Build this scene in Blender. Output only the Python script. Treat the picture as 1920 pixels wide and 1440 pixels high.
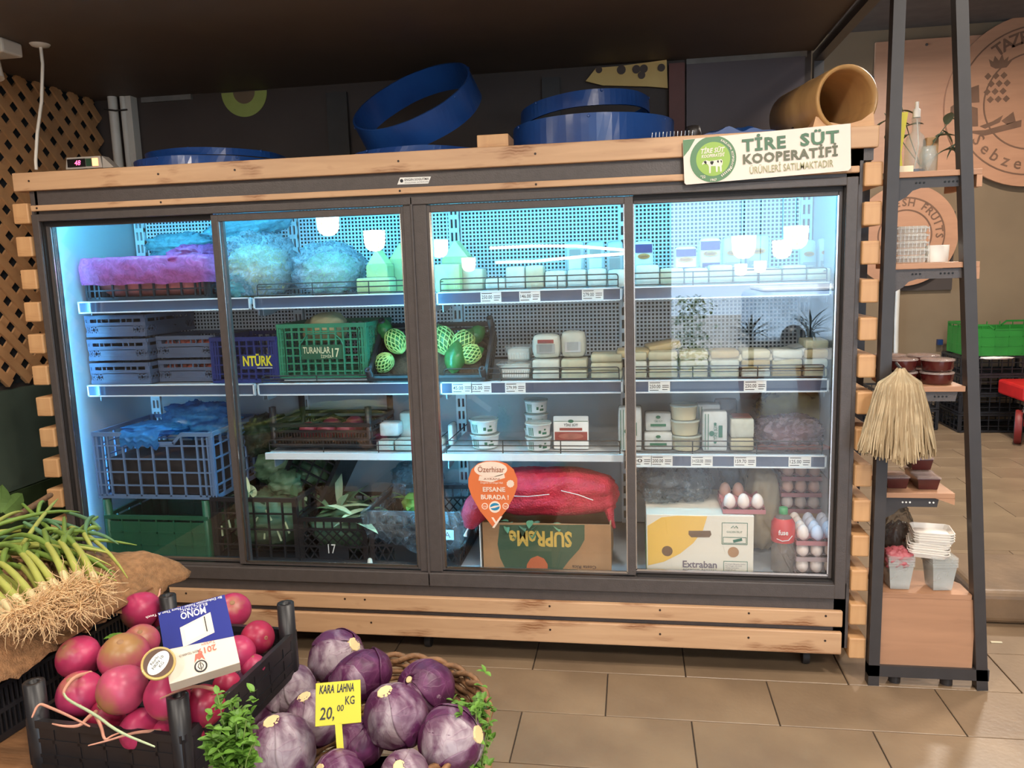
import bpy, bmesh, math, random
from mathutils import Vector, Matrix, noise
for _o in list(bpy.data.objects): bpy.data.objects.remove(_o)
scene = bpy.context.scene; COL = scene.collection
R = math.radians
# ---------------------------------------------------------------- camera
FPX = 1468.37
CAM = Vector((2.2635, -2.7204, 1.4766))
_cm = Matrix.Rotation(R(8.936), 3, 'Z') @ Matrix.Rotation(R(-8.394), 3, 'X') @ Matrix.Rotation(R(1.796), 3, 'Y')
RT, FW, UP = _cm.col[0].copy(), _cm.col[1].copy(), _cm.col[2].copy()
cd = bpy.data.cameras.new('camera'); cd.sensor_width = 36; cd.lens = FPX/1920*36; cd.clip_start = .05; cd.clip_end = 200
camo = bpy.data.objects.new('camera', cd); COL.objects.link(camo)
_m = Matrix((RT, UP, -FW)).transposed().to_4x4(); _m.translation = CAM
camo.matrix_world = _m; scene.camera = camo
# ---------------------------------------------------------------- world, exposure
scene.view_settings.view_transform = 'Standard'; scene.view_settings.look = 'None'
scene.view_settings.gamma = 1; scene.view_settings.use_curve_mapping = False
scene.view_settings.exposure = 0.55
w = bpy.data.worlds.new('sky'); scene.world = w; w.use_nodes = True
bg = w.node_tree.nodes['Background']; bg.inputs[0].default_value = (.62, .8, 1, 1); bg.inputs[1].default_value = 3.6
# ---------------------------------------------------------------- unseen ceiling lamps added as key lights (fixtures are built around them below)
ADDED_LAMPS = [(.5, -2.2, 3.2, 8), (2.9, -1.75, 3.2, 26), (4.2, -1.7, 3.2, 34), (1.5, -4.2, 3.2, 42), (3.6, -3.9, 3.2, 50), (4.3, .9, 3.2, 34), (4.8, 2.9, 3.2, 62), (-.1, -3.8, 3.2, 22)]
ADDED_DOWN = [(.35, -.88, 2.34, 8), (1.45, -.88, 2.34, 5), (2.6, -.88, 2.34, 8)]  # unseen downlights added to brighten the trellis and refrigerator top
for (x, y, z, e) in ADDED_LAMPS:
    ld = bpy.data.lights.new('added_light', 'AREA'); ld.shape = 'DISK'; ld.size = .3; ld.energy = e; ld.color = (1, .9, .78)
    lo = bpy.data.objects.new('added_light', ld); lo.location = (x, y, z-.035); COL.objects.link(lo)
for (x, y, z, e) in ADDED_DOWN:
    ld = bpy.data.lights.new('added_downlight', 'AREA'); ld.shape = 'DISK'; ld.size = .09; ld.energy = e; ld.color = (1, .88, .74)
    lo = bpy.data.objects.new('added_downlight', ld); lo.location = (x, y, z-.012); COL.objects.link(lo)
sd = bpy.data.lights.new('street_sun', 'SUN'); sd.energy = 11; sd.angle = .01; sd.color = (1, .95, .86)
so = bpy.data.objects.new('street_sun', sd); so.rotation_euler = (R(-38), 0, 0); COL.objects.link(so)

# ================================================================ helpers
def ray(px, py): return RT*((px-960)/FPX) + FW - UP*((py-720)/FPX)
def A(px, py, Y):
    d = ray(px, py); return CAM + d*((Y-CAM.y)/d.y)
def AZ(px, py, Z):
    d = ray(px, py); return CAM + d*((Z-CAM.z)/d.z)
def AD(px, py, dist):
    d = ray(px, py); return CAM + d.normalized()*dist
def PB(px0, py0, px1, py1, Y):
    my, mx = (py0+py1)/2, (px0+px1)/2
    return A(px0, my, Y).x, A(px1, my, Y).x, A(mx, py1, Y).z, A(mx, py0, Y).z
def srgb(r, g, b):
    f = lambda c: (c/255/12.92 if c/255 <= .04045 else ((c/255+.055)/1.055)**2.4)
    return (f(r), f(g), f(b), 1)
MATS = {}
def mat(name, col, rough=.5, metal=0, var=.12, scale=8, bump=0, bscale=None, spec=.5, emis=None, alpha=None, trans=0, col2=None, stretch=(1, 1, 1), sheen=0, coat=0, sss=0):
    if name in MATS: return MATS[name]
    m = bpy.data.materials.new(name); m.use_nodes = True; nt = m.node_tree; N = nt.nodes; L = nt.links
    p = N['Principled BSDF']
    c = srgb(*col)
    p.inputs['Roughness'].default_value = rough; p.inputs['Metallic'].default_value = metal
    p.inputs['Specular IOR Level'].default_value = spec; p.inputs['Coat Weight'].default_value = coat
    tc = N.new('ShaderNodeTexCoord'); mp = N.new('ShaderNodeMapping'); mp.inputs['Scale'].default_value = stretch
    L.new(tc.outputs['Object'], mp.inputs[0])
    nz = N.new('ShaderNodeTexNoise'); nz.inputs['Scale'].default_value = scale; nz.inputs['Detail'].default_value = 5
    L.new(mp.outputs[0], nz.inputs[0])
    cr = N.new('ShaderNodeValToRGB')
    c2 = srgb(*col2) if col2 else tuple(x*(1-var) for x in c[:3])+(1,)
    c1 = c if col2 else tuple(min(1, x*(1+var)) for x in c[:3])+(1,)
    cr.color_ramp.elements[0].position = .35; cr.color_ramp.elements[1].position = .65
    cr.color_ramp.elements[0].color = c2; cr.color_ramp.elements[1].color = c1
    L.new(nz.outputs[0], cr.inputs[0]); L.new(cr.outputs[0], p.inputs['Base Color'])
    if bump:
        b = N.new('ShaderNodeBump'); b.inputs['Strength'].default_value = bump; b.inputs['Distance'].default_value = .01
        n2 = N.new('ShaderNodeTexNoise'); n2.inputs['Scale'].default_value = bscale or scale*4; n2.inputs['Detail'].default_value = 3
        L.new(mp.outputs[0], n2.inputs[0]); L.new(n2.outputs[0], b.inputs['Height']); L.new(b.outputs[0], p.inputs['Normal'])
    if emis: p.inputs['Emission Color'].default_value = c; p.inputs['Emission Strength'].default_value = emis
    if sss: p.inputs['Subsurface Weight'].default_value = sss; p.inputs['Subsurface Radius'].default_value = (.01, .01, .01)
    if trans: p.inputs['Transmission Weight'].default_value = trans
    if alpha is not None:
        t = N.new('ShaderNodeBsdfTransparent'); mx = N.new('ShaderNodeMixShader'); mx.inputs[0].default_value = alpha
        L.new(t.outputs[0], mx.inputs[1]); L.new(p.outputs[0], mx.inputs[2]); L.new(mx.outputs[0], N['Material Output'].inputs[0])
    MATS[name] = m; return m
def film(name, col, alpha=.35, rough=.12, ridge=60, lo=.12):
    """thin crumpled plastic film: see-through with glossy creases"""
    if name in MATS: return MATS[name]
    m = bpy.data.materials.new(name); m.use_nodes = True; nt = m.node_tree; N = nt.nodes; L = nt.links
    p = N['Principled BSDF']; p.inputs['Base Color'].default_value = srgb(*col); p.inputs['Roughness'].default_value = rough
    t = N.new('ShaderNodeBsdfTransparent'); t.inputs[0].default_value = tuple(.35+.65*x for x in srgb(*col)[:3])+(1,)
    tl = N.new('ShaderNodeBsdfTranslucent'); tl.inputs[0].default_value = srgb(*col)
    ms = N.new('ShaderNodeMixShader'); ms.inputs[0].default_value = .35
    tc = N.new('ShaderNodeTexCoord'); nz = N.new('ShaderNodeTexNoise'); nz.inputs['Scale'].default_value = ridge*.45; nz.inputs['Detail'].default_value = 2
    nz.inputs['Distortion'].default_value = 2.2
    L.new(tc.outputs['Object'], nz.inputs[0])
    b = N.new('ShaderNodeBump'); b.inputs['Strength'].default_value = .5; b.inputs['Distance'].default_value = .006
    L.new(nz.outputs[0], b.inputs['Height']); L.new(b.outputs[0], p.inputs['Normal'])
    mr = N.new('ShaderNodeMapRange'); mr.inputs[1].default_value = .35; mr.inputs[2].default_value = .75; mr.inputs[3].default_value = lo; mr.inputs[4].default_value = min(1, alpha)
    L.new(nz.outputs[0], mr.inputs[0])
    mx = N.new('ShaderNodeMixShader')
    L.new(p.outputs[0], ms.inputs[1]); L.new(tl.outputs[0], ms.inputs[2])
    L.new(mr.outputs[0], mx.inputs[0]); L.new(t.outputs[0], mx.inputs[1]); L.new(ms.outputs[0], mx.inputs[2]); L.new(mx.outputs[0], N['Material Output'].inputs[0])
    MATS[name] = m; return m
def glassmat(name, tint=(1, 1, 1), ior=1.6, rough=0.0):
    m = bpy.data.materials.new(name); m.use_nodes = True; nt = m.node_tree; N = nt.nodes; L = nt.links
    N.remove(N['Principled BSDF'])
    t = N.new('ShaderNodeBsdfTransparent'); t.inputs[0].default_value = tint+(1,)
    g = N.new('ShaderNodeBsdfGlossy'); g.inputs['Roughness'].default_value = rough
    ge = N.new('ShaderNodeNewGeometry'); dp = N.new('ShaderNodeVectorMath'); dp.operation = 'DOT_PRODUCT'
    L.new(ge.outputs['Normal'], dp.inputs[0]); L.new(ge.outputs['Incoming'], dp.inputs[1])
    ab = N.new('ShaderNodeMath'); ab.operation = 'ABSOLUTE'; L.new(dp.outputs['Value'], ab.inputs[0])
    om = N.new('ShaderNodeMath'); om.operation = 'SUBTRACT'; om.inputs[0].default_value = 1; L.new(ab.outputs[0], om.inputs[1])
    pw = N.new('ShaderNodeMath'); pw.operation = 'POWER'; pw.inputs[1].default_value = 5; L.new(om.outputs[0], pw.inputs[0])
    f0 = ((ior-1)/(ior+1))**2
    fr = N.new('ShaderNodeMath'); fr.operation = 'MULTIPLY_ADD'; fr.inputs[1].default_value = 1-f0; fr.inputs[2].default_value = f0; L.new(pw.outputs[0], fr.inputs[0])
    mx = N.new('ShaderNodeMixShader'); L.new(fr.outputs[0], mx.inputs[0]); L.new(t.outputs[0], mx.inputs[1]); L.new(g.outputs[0], mx.inputs[2])
    L.new(mx.outputs[0], N['Material Output'].inputs[0]); MATS[name] = m; return m
def wood(name, col, dark, grain=(1.2, 14, 14), burn=.0, rough=.45, knots=True):
    m = bpy.data.materials.new(name); m.use_nodes = True; nt = m.node_tree; N = nt.nodes; L = nt.links
    p = N['Principled BSDF']; p.inputs['Roughness'].default_value = rough
    tc = N.new('ShaderNodeTexCoord'); mp = N.new('ShaderNodeMapping'); mp.inputs['Scale'].default_value = grain
    L.new(tc.outputs['Object'], mp.inputs[0])
    nz = N.new('ShaderNodeTexNoise'); nz.inputs['Scale'].default_value = 2.2; nz.inputs['Detail'].default_value = 6; nz.inputs['Distortion'].default_value = .6
    L.new(mp.outputs[0], nz.inputs[0])
    cr = N.new('ShaderNodeValToRGB'); cr.color_ramp.elements[0].position = .3; cr.color_ramp.elements[1].position = .72
    cr.color_ramp.elements[0].color = tuple(a*.72+b*.28 for a, b in zip(srgb(*col), srgb(*dark))); cr.color_ramp.elements[1].color = srgb(*col)
    L.new(nz.outputs[0], cr.inputs[0])
    # darker worn patches and scorched saw marks across the grain
    m2 = N.new('ShaderNodeMapping'); m2.inputs['Scale'].default_value = (2.6, 3, 9); L.new(tc.outputs['Object'], m2.inputs[0])
    n2 = N.new('ShaderNodeTexNoise'); n2.inputs['Scale'].default_value = 1.6; n2.inputs['Detail'].default_value = 3; L.new(m2.outputs[0], n2.inputs[0])
    wv = N.new('ShaderNodeTexWave'); wv.bands_direction = 'Z'; wv.inputs['Scale'].default_value = 30; wv.inputs['Distortion'].default_value = 5; L.new(tc.outputs['Object'], wv.inputs[0])
    r2 = N.new('ShaderNodeValToRGB'); r2.color_ramp.elements[0].position = .56; r2.color_ramp.elements[1].position = .70
    L.new(n2.outputs[0], r2.inputs[0])
    ml = N.new('ShaderNodeMath'); ml.operation = 'MULTIPLY'; L.new(r2.outputs[0], ml.inputs[0])
    ad = N.new('ShaderNodeMath'); ad.operation = 'MULTIPLY_ADD'; ad.inputs[1].default_value = .55; ad.inputs[2].default_value = .45; L.new(wv.outputs[1], ad.inputs[0])
    L.new(ad.outputs[0], ml.inputs[1])
    m3 = N.new('ShaderNodeMath'); m3.operation = 'MULTIPLY'; m3.inputs[1].default_value = burn; L.new(ml.outputs[0], m3.inputs[0])
    mx = N.new('ShaderNodeMixRGB'); mx.inputs[2].default_value = srgb(*dark); L.new(m3.outputs[0], mx.inputs[0]); L.new(cr.outputs[0], mx.inputs[1])
    L.new(mx.outputs[0], p.inputs['Base Color'])
    b = N.new('ShaderNodeBump'); b.inputs['Strength'].default_value = .15; b.inputs['Distance'].default_value = .004; L.new(nz.outputs[0], b.inputs['Height']); L.new(b.outputs[0], p.inputs['Normal'])
    MATS[name] = m; return m
def emit(name, col, s):
    m = bpy.data.materials.new(name); m.use_nodes = True; nt = m.node_tree; p = nt.nodes['Principled BSDF']
    p.inputs['Base Color'].default_value = col+(1,); p.inputs['Emission Color'].default_value = col+(1,); p.inputs['Emission Strength'].default_value = s
    MATS[name] = m; return m

class G:
    """collects shapes; build() links them as one mesh object"""
    def __init__(s): s.v = []; s.f = []; s.m = []; s.s = []; s.mi = 0; s.sm = False
    def add(s, vs, fs, smooth=None):
        o = len(s.v); s.v += [Vector(v) for v in vs]
        for f in fs: s.f.append([o+i for i in f]); s.m.append(s.mi); s.s.append(s.sm if smooth is None else smooth)
        return s
    def box(s, x0, x1, y0, y1, z0, z1, M=None):
        vs = [Vector((x, y, z)) for z in (z0, z1) for (x, y) in ((x0, y0), (x1, y0), (x1, y1), (x0, y1))]
        if M: vs = [M @ v for v in vs]
        return s.add(vs, [(0, 3, 2, 1), (4, 5, 6, 7), (0, 1, 5, 4), (1, 2, 6, 5), (2, 3, 7, 6), (3, 0, 4, 7)], False)
    def cbox(s, c, sz, M=None):
        c = Vector(c); h = Vector(sz)/2
        if M: return s.box(-h.x, h.x, -h.y, h.y, -h.z, h.z, Matrix.Translation(c) @ M.to_4x4())
        return s.box(c.x-h.x, c.x+h.x, c.y-h.y, c.y+h.y, c.z-h.z, c.z+h.z)
    def bar(s, p, q, w, t, n):
        """flat bar from p to q, width w in the plane square to n, thickness t along n"""
        p, q, n = Vector(p), Vector(q), Vector(n).normalized(); d = (q-p).normalized(); u = n.cross(d)*(w/2); k = n*(t/2)
        vs = [a+e+g for a in (p, q) for (e, g) in ((-u, -k), (u, -k), (u, k), (-u, k))]
        return s.add(vs, [(0, 1, 2, 3), (7, 6, 5, 4), (0, 4, 5, 1), (1, 5, 6, 2), (2, 6, 7, 3), (3, 7, 4, 0)], False)
    def tube(s, pts, r, n=8, caps=True, smooth=True):
        pts = [Vector(p) for p in pts]; k = len(pts); rs = r if isinstance(r, (list, tuple)) else [r]*k
        vs = []; ref = None
        for i, p in enumerate(pts):
            d = (pts[min(i+1, k-1)]-pts[max(i-1, 0)])
            d = d.normalized() if d.length > 1e-9 else Vector((0, 0, 1))
            if ref is None: ref = Vector((0, 0, 1)) if abs(d.z) < .9 else Vector((1, 0, 0))
            a = (ref - d*ref.dot(d)).normalized(); b = d.cross(a); ref = a
            vs += [p + (a*math.cos(2*math.pi*j/n)+b*math.sin(2*math.pi*j/n))*rs[i] for j in range(n)]
        fs = [(i*n+j, i*n+(j+1) % n, (i+1)*n+(j+1) % n, (i+1)*n+j) for i in range(k-1) for j in range(n)]
        s.add(vs, fs, smooth)
        if caps: s.add(vs[:n], [tuple(range(n-1, -1, -1))], False); s.add(vs[-n:], [tuple(range(n))], False)
        return s
    def lathe(s, prof, n=24, M=None, smooth=True, caps=(True, True), a0=0, a1=2*math.pi):
        vs = []; full = abs(a1-a0-2*math.pi) < 1e-6; c = n if full else n+1
        for (r, z) in prof:
            for j in range(c):
                a = a0+(a1-a0)*j/n; p = Vector((r*math.cos(a), r*math.sin(a), z)); vs.append(M @ p if M else p)
        k = len(prof)
        s.add(vs, [(i*c+j, i*c+(j+1) % c, (i+1)*c+(j+1) % c, (i+1)*c+j) for i in range(k-1) for j in range(n)], smooth)
        if full and caps[0] and prof[0][0] > 1e-5: s.add(vs[:c], [tuple(range(c-1, -1, -1))], False)
        if full and caps[1] and prof[-1][0] > 1e-5: s.add(vs[-c:], [tuple(range(c))], False)
        return s
    def grid(s, fn, nu, nv, wrap=False, smooth=True):
        c = nu if wrap else nu+1
        vs = [fn(i/nu, j/nv) for j in range(nv+1) for i in range(c)]
        return s.add(vs, [(j*c+i, j*c+(i+1) % c, (j+1)*c+(i+1) % c, (j+1)*c+i) for j in range(nv) for i in range(nu)], smooth)
    def prism(s, poly, o, u, vv, th):
        """flat outline poly (2D) at origin o with axes u, vv, thickness th backwards along u x vv"""
        o, u, vv = Vector(o), Vector(u), Vector(vv); n = u.cross(vv).normalized(); k = len(poly)
        a = [o+u*x+vv*y for x, y in poly]; b = [p-n*th for p in a]
        return s.add(a+b, [tuple(range(k)), tuple(range(2*k-1, k-1, -1))]+[(i, i+k, (i+1) % k+k, (i+1) % k) for i in range(k)], False)
    def text(s, st, o, u, vv, size, lift=.0006, align='LEFT', bold=0, sx=1, spacing=1, fit=None, shear=0):
        vs, fs = textgeo(st, bold, spacing, shear)
        x0, x1 = min(v[0] for v in vs), max(v[0] for v in vs)
        if fit: sx = fit/((x1-x0)*size)
        dx = {'LEFT': -x0, 'CENTER': -(x0+x1)/2, 'RIGHT': -x1}[align]
        o, u, vv = Vector(o), Vector(u).normalized(), Vector(vv).normalized(); n = u.cross(vv)
        return s.add([o+u*((v[0]+dx)*size*sx)+vv*(v[1]*size)+n*lift for v in vs], fs, False)
    def build(s, name, mats, parent=None, world=False, bevel=0, seg=2, smooth=False):
        me = bpy.data.meshes.new(name)
        off = parent.location if (world and parent) else Vector()
        me.from_pydata([tuple(v-off) for v in s.v], [], s.f)
        for m in (mats if isinstance(mats, (list, tuple)) else [mats]): me.materials.append(MATS[m] if isinstance(m, str) else m)
        me.polygons.foreach_set('material_index', s.m)
        me.polygons.foreach_set('use_smooth', [bool(x) or smooth for x in s.s]); me.update()
        o = bpy.data.objects.new(name, me); COL.objects.link(o)
        if parent: o.parent = parent
        if bevel:
            b = o.modifiers.new('b', 'BEVEL'); b.width = bevel; b.segments = seg; b.limit_method = 'ANGLE'; b.angle_limit = R(40)
        return o
_TX = {}
def textgeo(st, bold=0, spacing=1, shear=0):
    k = (st, bold, spacing, shear)
    if k not in _TX:
        cu = bpy.data.curves.new('t', 'FONT'); cu.body = st; cu.offset = bold; cu.resolution_u = 2; cu.space_character = spacing; cu.shear = shear
        o = bpy.data.objects.new('t', cu); COL.objects.link(o)
        dg = bpy.context.evaluated_depsgraph_get(); me = bpy.data.meshes.new_from_object(o.evaluated_get(dg))
        _TX[k] = ([tuple(v.co) for v in me.vertices], [tuple(p.vertices) for p in me.polygons])
        bpy.data.objects.remove(o); bpy.data.curves.remove(cu); bpy.data.meshes.remove(me)
    return _TX[k]
def tag(o, label, cat=None, group=None, kind=None):
    if label: o['label'] = label
    if cat: o['category'] = cat
    if group: o['group'] = group
    if kind: o['kind'] = kind
    return o
def thing(name, label, cat, loc=(0, 0, 0), group=None, rotz=0, kind=None):
    o = bpy.data.objects.new(name, None); o.empty_display_size = .05; COL.objects.link(o)
    o.location = loc; o.rotation_euler = (0, 0, rotz)
    return tag(o, label, cat, group, kind)
def struct(o): o['kind'] = 'structure'; return o
def copytree(o, loc=None, rot=None, label=None, group=None, name=None):
    c = o.copy(); COL.objects.link(c)
    if loc is not None: c.location = loc
    if rot is not None: c.rotation_euler = rot
    if label: c['label'] = label
    if group: c['group'] = group
    for ch in o.children:
        d = ch.copy(); COL.objects.link(d); d.parent = c
        for g in ch.children:
            e = g.copy(); COL.objects.link(e); e.parent = d
    return c
def chaikin(pts, k=3):
    pts = [Vector(p) for p in pts]
    for _ in range(k):
        q = [pts[0]]
        for a, b in zip(pts, pts[1:]): q += [a*.75+b*.25, a*.25+b*.75]
        pts = q+[pts[-1]]
    return pts
ORD = ['first', 'second', 'third', 'fourth', 'fifth', 'sixth', 'seventh', 'eighth', 'ninth', 'tenth']
X3, Y3, Z3 = Vector((1, 0, 0)), Vector((0, 1, 0)), Vector((0, 0, 1))
def nz3(p, s=1, seed=0): return noise.noise(Vector(p)*s+Vector((seed*7.3, seed*3.1, seed*1.7)))
# ================================================================ materials
wood('pine', (208, 168, 130), (128, 76, 38), burn=.85)
wood('pine_end', (212, 166, 118), (150, 92, 46), grain=(10, 10, 1.5), burn=.3)
wood('oak_panel', (186, 140, 108), (120, 82, 60), grain=(1, 8, 10), burn=.35, rough=.5)
wood('lattice_wood', (206, 156, 108), (140, 92, 54), grain=(6, 6, 6), burn=.2)
wood('bamboo', (200, 158, 104), (120, 80, 44), grain=(3, 10, 3), burn=.5, rough=.35)
wood('sign_wood', (190, 140, 108), (140, 98, 74), grain=(1.5, 4, 9), burn=.1)
mat('frame_grey', (80, 73, 71), .42, var=.06, scale=40, bump=.12, bscale=220)
mat('gasket', (38, 34, 33), .6, var=.1)
mat('steel_white', (226, 230, 232), .4, var=.03)
mat('steel_shelf', (166, 174, 182), .35, var=.04)
mat('inner_wall', (172, 181, 186), .42, var=.05, scale=3)
mat('void', (24, 30, 36), .8)
mat('chrome', (220, 220, 222), .18, metal=1, var=.03)
mat('wire_black', (40, 36, 34), .4, var=.1)
mat('rail_blue', (74, 88, 112), .12, var=.06, scale=4, spec=.8, coat=.6)
mat('tag_white', (236, 236, 232), .5, var=.03)
mat('ink', (36, 36, 40), .6)
mat('screw', (50, 34, 24), .5)
mat('black_metal', (58, 54, 54), .45, var=.06, scale=20)
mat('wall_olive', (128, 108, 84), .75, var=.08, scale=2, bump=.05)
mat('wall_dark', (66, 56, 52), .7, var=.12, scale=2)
mat('soffit', (92, 80, 72), .6, var=.08, scale=3)
mat('ceil', (84, 78, 74), .8)
mat('wall_cream', (186, 176, 160), .8)
mat('tile', (148, 125, 100), .34, var=.12, scale=3.2, bump=.06, bscale=60, col2=(126, 105, 84))
mat('grout', (74, 62, 52), .9)
glassmat('door_glass', (.985, .995, 1), 1.75)
emit('led_cool', (.13, .66, 1.0), 46)
emit('led_blue', (.14, .56, 1.0), 75)
emit('bulb_warm', (1.0, .80, .56), 26)
mat('lamp_white', (232, 228, 220), .4)

# ================================================================ floor, walls, ceiling
fl = struct(G().box(-1.2, 7.2, -6.6, 5.0, -.06, -.006).build('floor', 'grout'))
TW, TD = .558, .278
tg = G().box(.002, TW-.002, .002, TD-.002, -.006, 0)
tm = tg.build('tile', 'tile', fl, bevel=.0015, seg=1).data
first = True; BUILT = set()
for r in range(-12, 18):
    for c in range(-5, 13):
        x = (2.161 if r % 2 == 0 else 1.882)+(c-3)*TW; y = -.30+r*TD
        p = (Vector((x+TW/2, y+TD/2, 0))-CAM); d = p.dot(FW)
        if d < .6: continue
        px = 960+FPX*p.dot(RT)/d; py = 720-FPX*p.dot(UP)/d
        vis = 520 < px < 2150 and 1150 < py < 1620 or px > 1600 and px < 2150 and 700 < py < 1300
        if not vis: continue
        if first: o = bpy.data.objects['tile']; first = False
        else:
            o = bpy.data.objects.new('tile', tm); COL.objects.link(o); o.parent = fl
            b = o.modifiers.new('b', 'BEVEL'); b.width = .0015; b.segments = 1
        o.location = (x, y, 0); BUILT.add((r, c))
# the rest of the paving, out of the picture, in one piece
g = G()
for r in range(-23, 18):
    for c in range(-5, 13):
        x = (2.161 if r % 2 == 0 else 1.882)+(c-3)*TW; y = -.30+r*TD
        if (r, c) in BUILT: continue
        if x > -1.1 and x+TW < 7.1 and -6.5 < y < 4.7: g.box(x+.002, x+TW-.002, y+.002, y+TD-.002, -.006, 0)
o = g.build('paving', 'tile', fl); o['kind'] = 'stuff'

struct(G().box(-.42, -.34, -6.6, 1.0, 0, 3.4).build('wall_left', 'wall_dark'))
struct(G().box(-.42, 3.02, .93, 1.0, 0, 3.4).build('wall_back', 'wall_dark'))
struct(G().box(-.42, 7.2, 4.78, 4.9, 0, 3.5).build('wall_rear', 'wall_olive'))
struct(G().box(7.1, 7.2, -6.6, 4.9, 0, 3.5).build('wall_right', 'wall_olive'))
struct(G().box(-.42, 7.2, -6.6, 5., 3.4, 3.5).build('ceiling', 'ceil'))
struct(G().box(-.34, 3.03, -1.05, .93, 2.35, 3.4).build('ceiling_soffit', 'soffit'))
# shopfront wall behind the camera with a wide opening to the street
g = G().box(-.42, 2.7, -6.6, -6.45, 0, 3.4).box(2.7, 6.7, -6.6, -6.45, 2.65, 3.4).box(6.7, 7.2, -6.6, -6.45, 0, 3.4)
struct(g.build('wall_front', 'wall_cream'))
for i, (x, y, z, e) in enumerate(ADDED_LAMPS):
    t = thing('added_lamp', 'added round white ceiling lamp '+['over the spring onions', 'over the middle of the aisle', 'over the side of the shelf rack', 'over the back of the shop floor', 'over the shop entrance', 'beyond the shelf rack', 'near the stacked black crates', 'in the corner of the shop'][i], 'lamp', (x, y, z), 'added ceiling lamps')
    G().lathe([(.17, .04), (.17, .19), (.03, .2)], 24).build('housing', 'lamp_white', t)
    G().lathe([(.16, -.02), (.16, .04)], 24, caps=(True, False)).build('diffuser', 'bulb_warm', t) if 0 else G().lathe([(.185, -.02), (.185, .04), (.165, .04), (.165, -.02)], 24, caps=(False, False)).build('rim', 'lamp_white', t)

for i, (x, y, z, e) in enumerate(ADDED_DOWN):
    t = thing('downlight', 'added small round downlight under the dark soffit '+['at the lattice side', 'over the middle of the refrigerator', 'at the rack side'][i], 'lamp', (x, y, z), 'added downlights under the soffit')
    G().lathe([(.052, -.008), (.06, -.004), (.062, .0095), (.05, .0095), (.05, -.006)], 24, caps=(False, False)).build('ring', 'lamp_white', t)
# ================================================================ refrigerated display cabinet
fr = thing('display_refrigerator', 'long dark grey sliding-door display refrigerator clad with pine boards', 'refrigerator')
def part(g, name, m, **k): return g.build(name, m, fr, **k)
FT, FB = 1.868, .115
part(G().box(.02, 2.99, .02, .06, 1.71, FT), 'header_panel', 'frame_grey')
part(G().box(2.99, 3.03, .02, .06, 1.785, FT), 'header_end', 'frame_grey')
part(G().box(.02, 2.99, .02, .06, FB, .355), 'sill_panel', 'frame_grey')
part(G().box(.0, .031, .02, .06, FB, FT), 'jamb', 'frame_grey')
part(G().box(2.95, 3.0, .02, .06, FB, FT), 'jamb', 'frame_grey')
g = G().box(1.462, 1.548, .014, .06, .355, 1.71)
part(g, 'mullion', 'frame_grey', bevel=.003)
part(G().box(1.490, 1.5, .008, .014, .30, 1.735), 'mullion_bead', 'frame_grey', bevel=.003)
# raised outer frame trim with mitred look
part(G().box(.03, 2.95, .008, .02, 1.708, 1.735), 'frame_trim', 'frame_grey', bevel=.003)
part(G().box(.03, 2.95, .008, .02, .30, .352), 'frame_trim', 'frame_grey', bevel=.003)
part(G().box(.004, .034, .008, .02, .30, 1.735), 'frame_trim', 'frame_grey', bevel=.003)
part(G().box(2.948, 2.985, .008, .02, .30, 1.735), 'frame_trim', 'frame_grey', bevel=.003)
# insulated shell
part(G().box(0, .025, .06, .70, FB, FT), 'side_wall', ['inner_wall'])
part(G().box(2.972, 3.0, .06, .70, FB, FT), 'side_wall', ['inner_wall'])
part(G().box(-.006, -.001, .06, .70, FB, FT), 'side_skin', 'black_metal')
part(G().box(3.001, 3.006, .06, .70, FB, FT), 'side_skin', 'black_metal')
part(G().box(.025, 2.972, .675, .70, .30, FT), 'back_wall', 'void')
part(G().box(.025, 2.972, .06, .70, FT-.09, FT), 'roof_panel', 'inner_wall')
part(G().box(.025, 2.972, .06, .70, .30, .341), 'floor_pan', 'steel_shelf')
part(G().box(.025, 2.972, .60, .606, .37, 1.09), 'back_liner', 'inner_wall')
# perforated back panels, one to a bay: real square holes
BX = [.06, .79, 1.515, 2.23, 2.945]
for i in range(4):
    g = G(); x0, x1 = BX[i]+.025, BX[i+1]-.025; pit = .0158; n = int((x1-x0)/pit); k = int((1.775-1.10)/pit)
    for j in range(n+1): g.box(x0+j*pit, x0+j*pit+.0065, .600, .6025, 1.10, 1.775)
    for j in range(k+1): g.box(x0, x1, .6005, .603, 1.10+j*pit, 1.10+j*pit+.0065)
    part(g, 'perforated_panel', 'steel_white')
part(G().box(.03, 2.97, .66, .664, 1.09, 1.78), 'hole_shade', 'void')  # near-black sheet puts the shade behind the perforations into colour
for x in BX:   # slotted uprights
    g = G(); g.box(x-.022, x-.014, .585, .6, .37, 1.775).box(x+.014, x+.022, .585, .6, .37, 1.775).box(x-.004, x+.004, .585, .6, .37, 1.775)
    z = .37
    while z < 1.76: g.box(x-.022, x+.022, .5852, .598, z, z+.018); z += .055
    part(g, 'upright', 'steel_white')
    part(G().box(x-.02, x+.02, .5985, .6, .37, 1.775), 'upright_slot', 'void')
# LED tubes behind the frame
part(G().tube([(.05, .10, 1.752), (1.44, .10, 1.752)], .011, 10), 'led_tube', 'led_cool')
part(G().tube([(1.56, .10, 1.752), (2.94, .10, 1.752)], .011, 10), 'led_tube', 'led_cool')
part(G().tube([(.033, .074, .42), (.033, .074, 1.70)], .005, 10), 'led_tube', 'led_blue'); part(G().box(.0405, .0415, .062, .090, .40, 1.71), 'led_cover', 'frame_grey')  # cover strip added to shield the tube's glare from the front
part(G().tube([(1.508, .078, .42), (1.508, .078, 1.70)], .007, 10), 'led_tube', 'led_cool')
for x0, x1 in ((.05, 1.44), (1.56, 2.94)): part(G().box(x0, x1, .08, .12, 1.764, 1.775), 'led_channel', 'steel_white')
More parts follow.
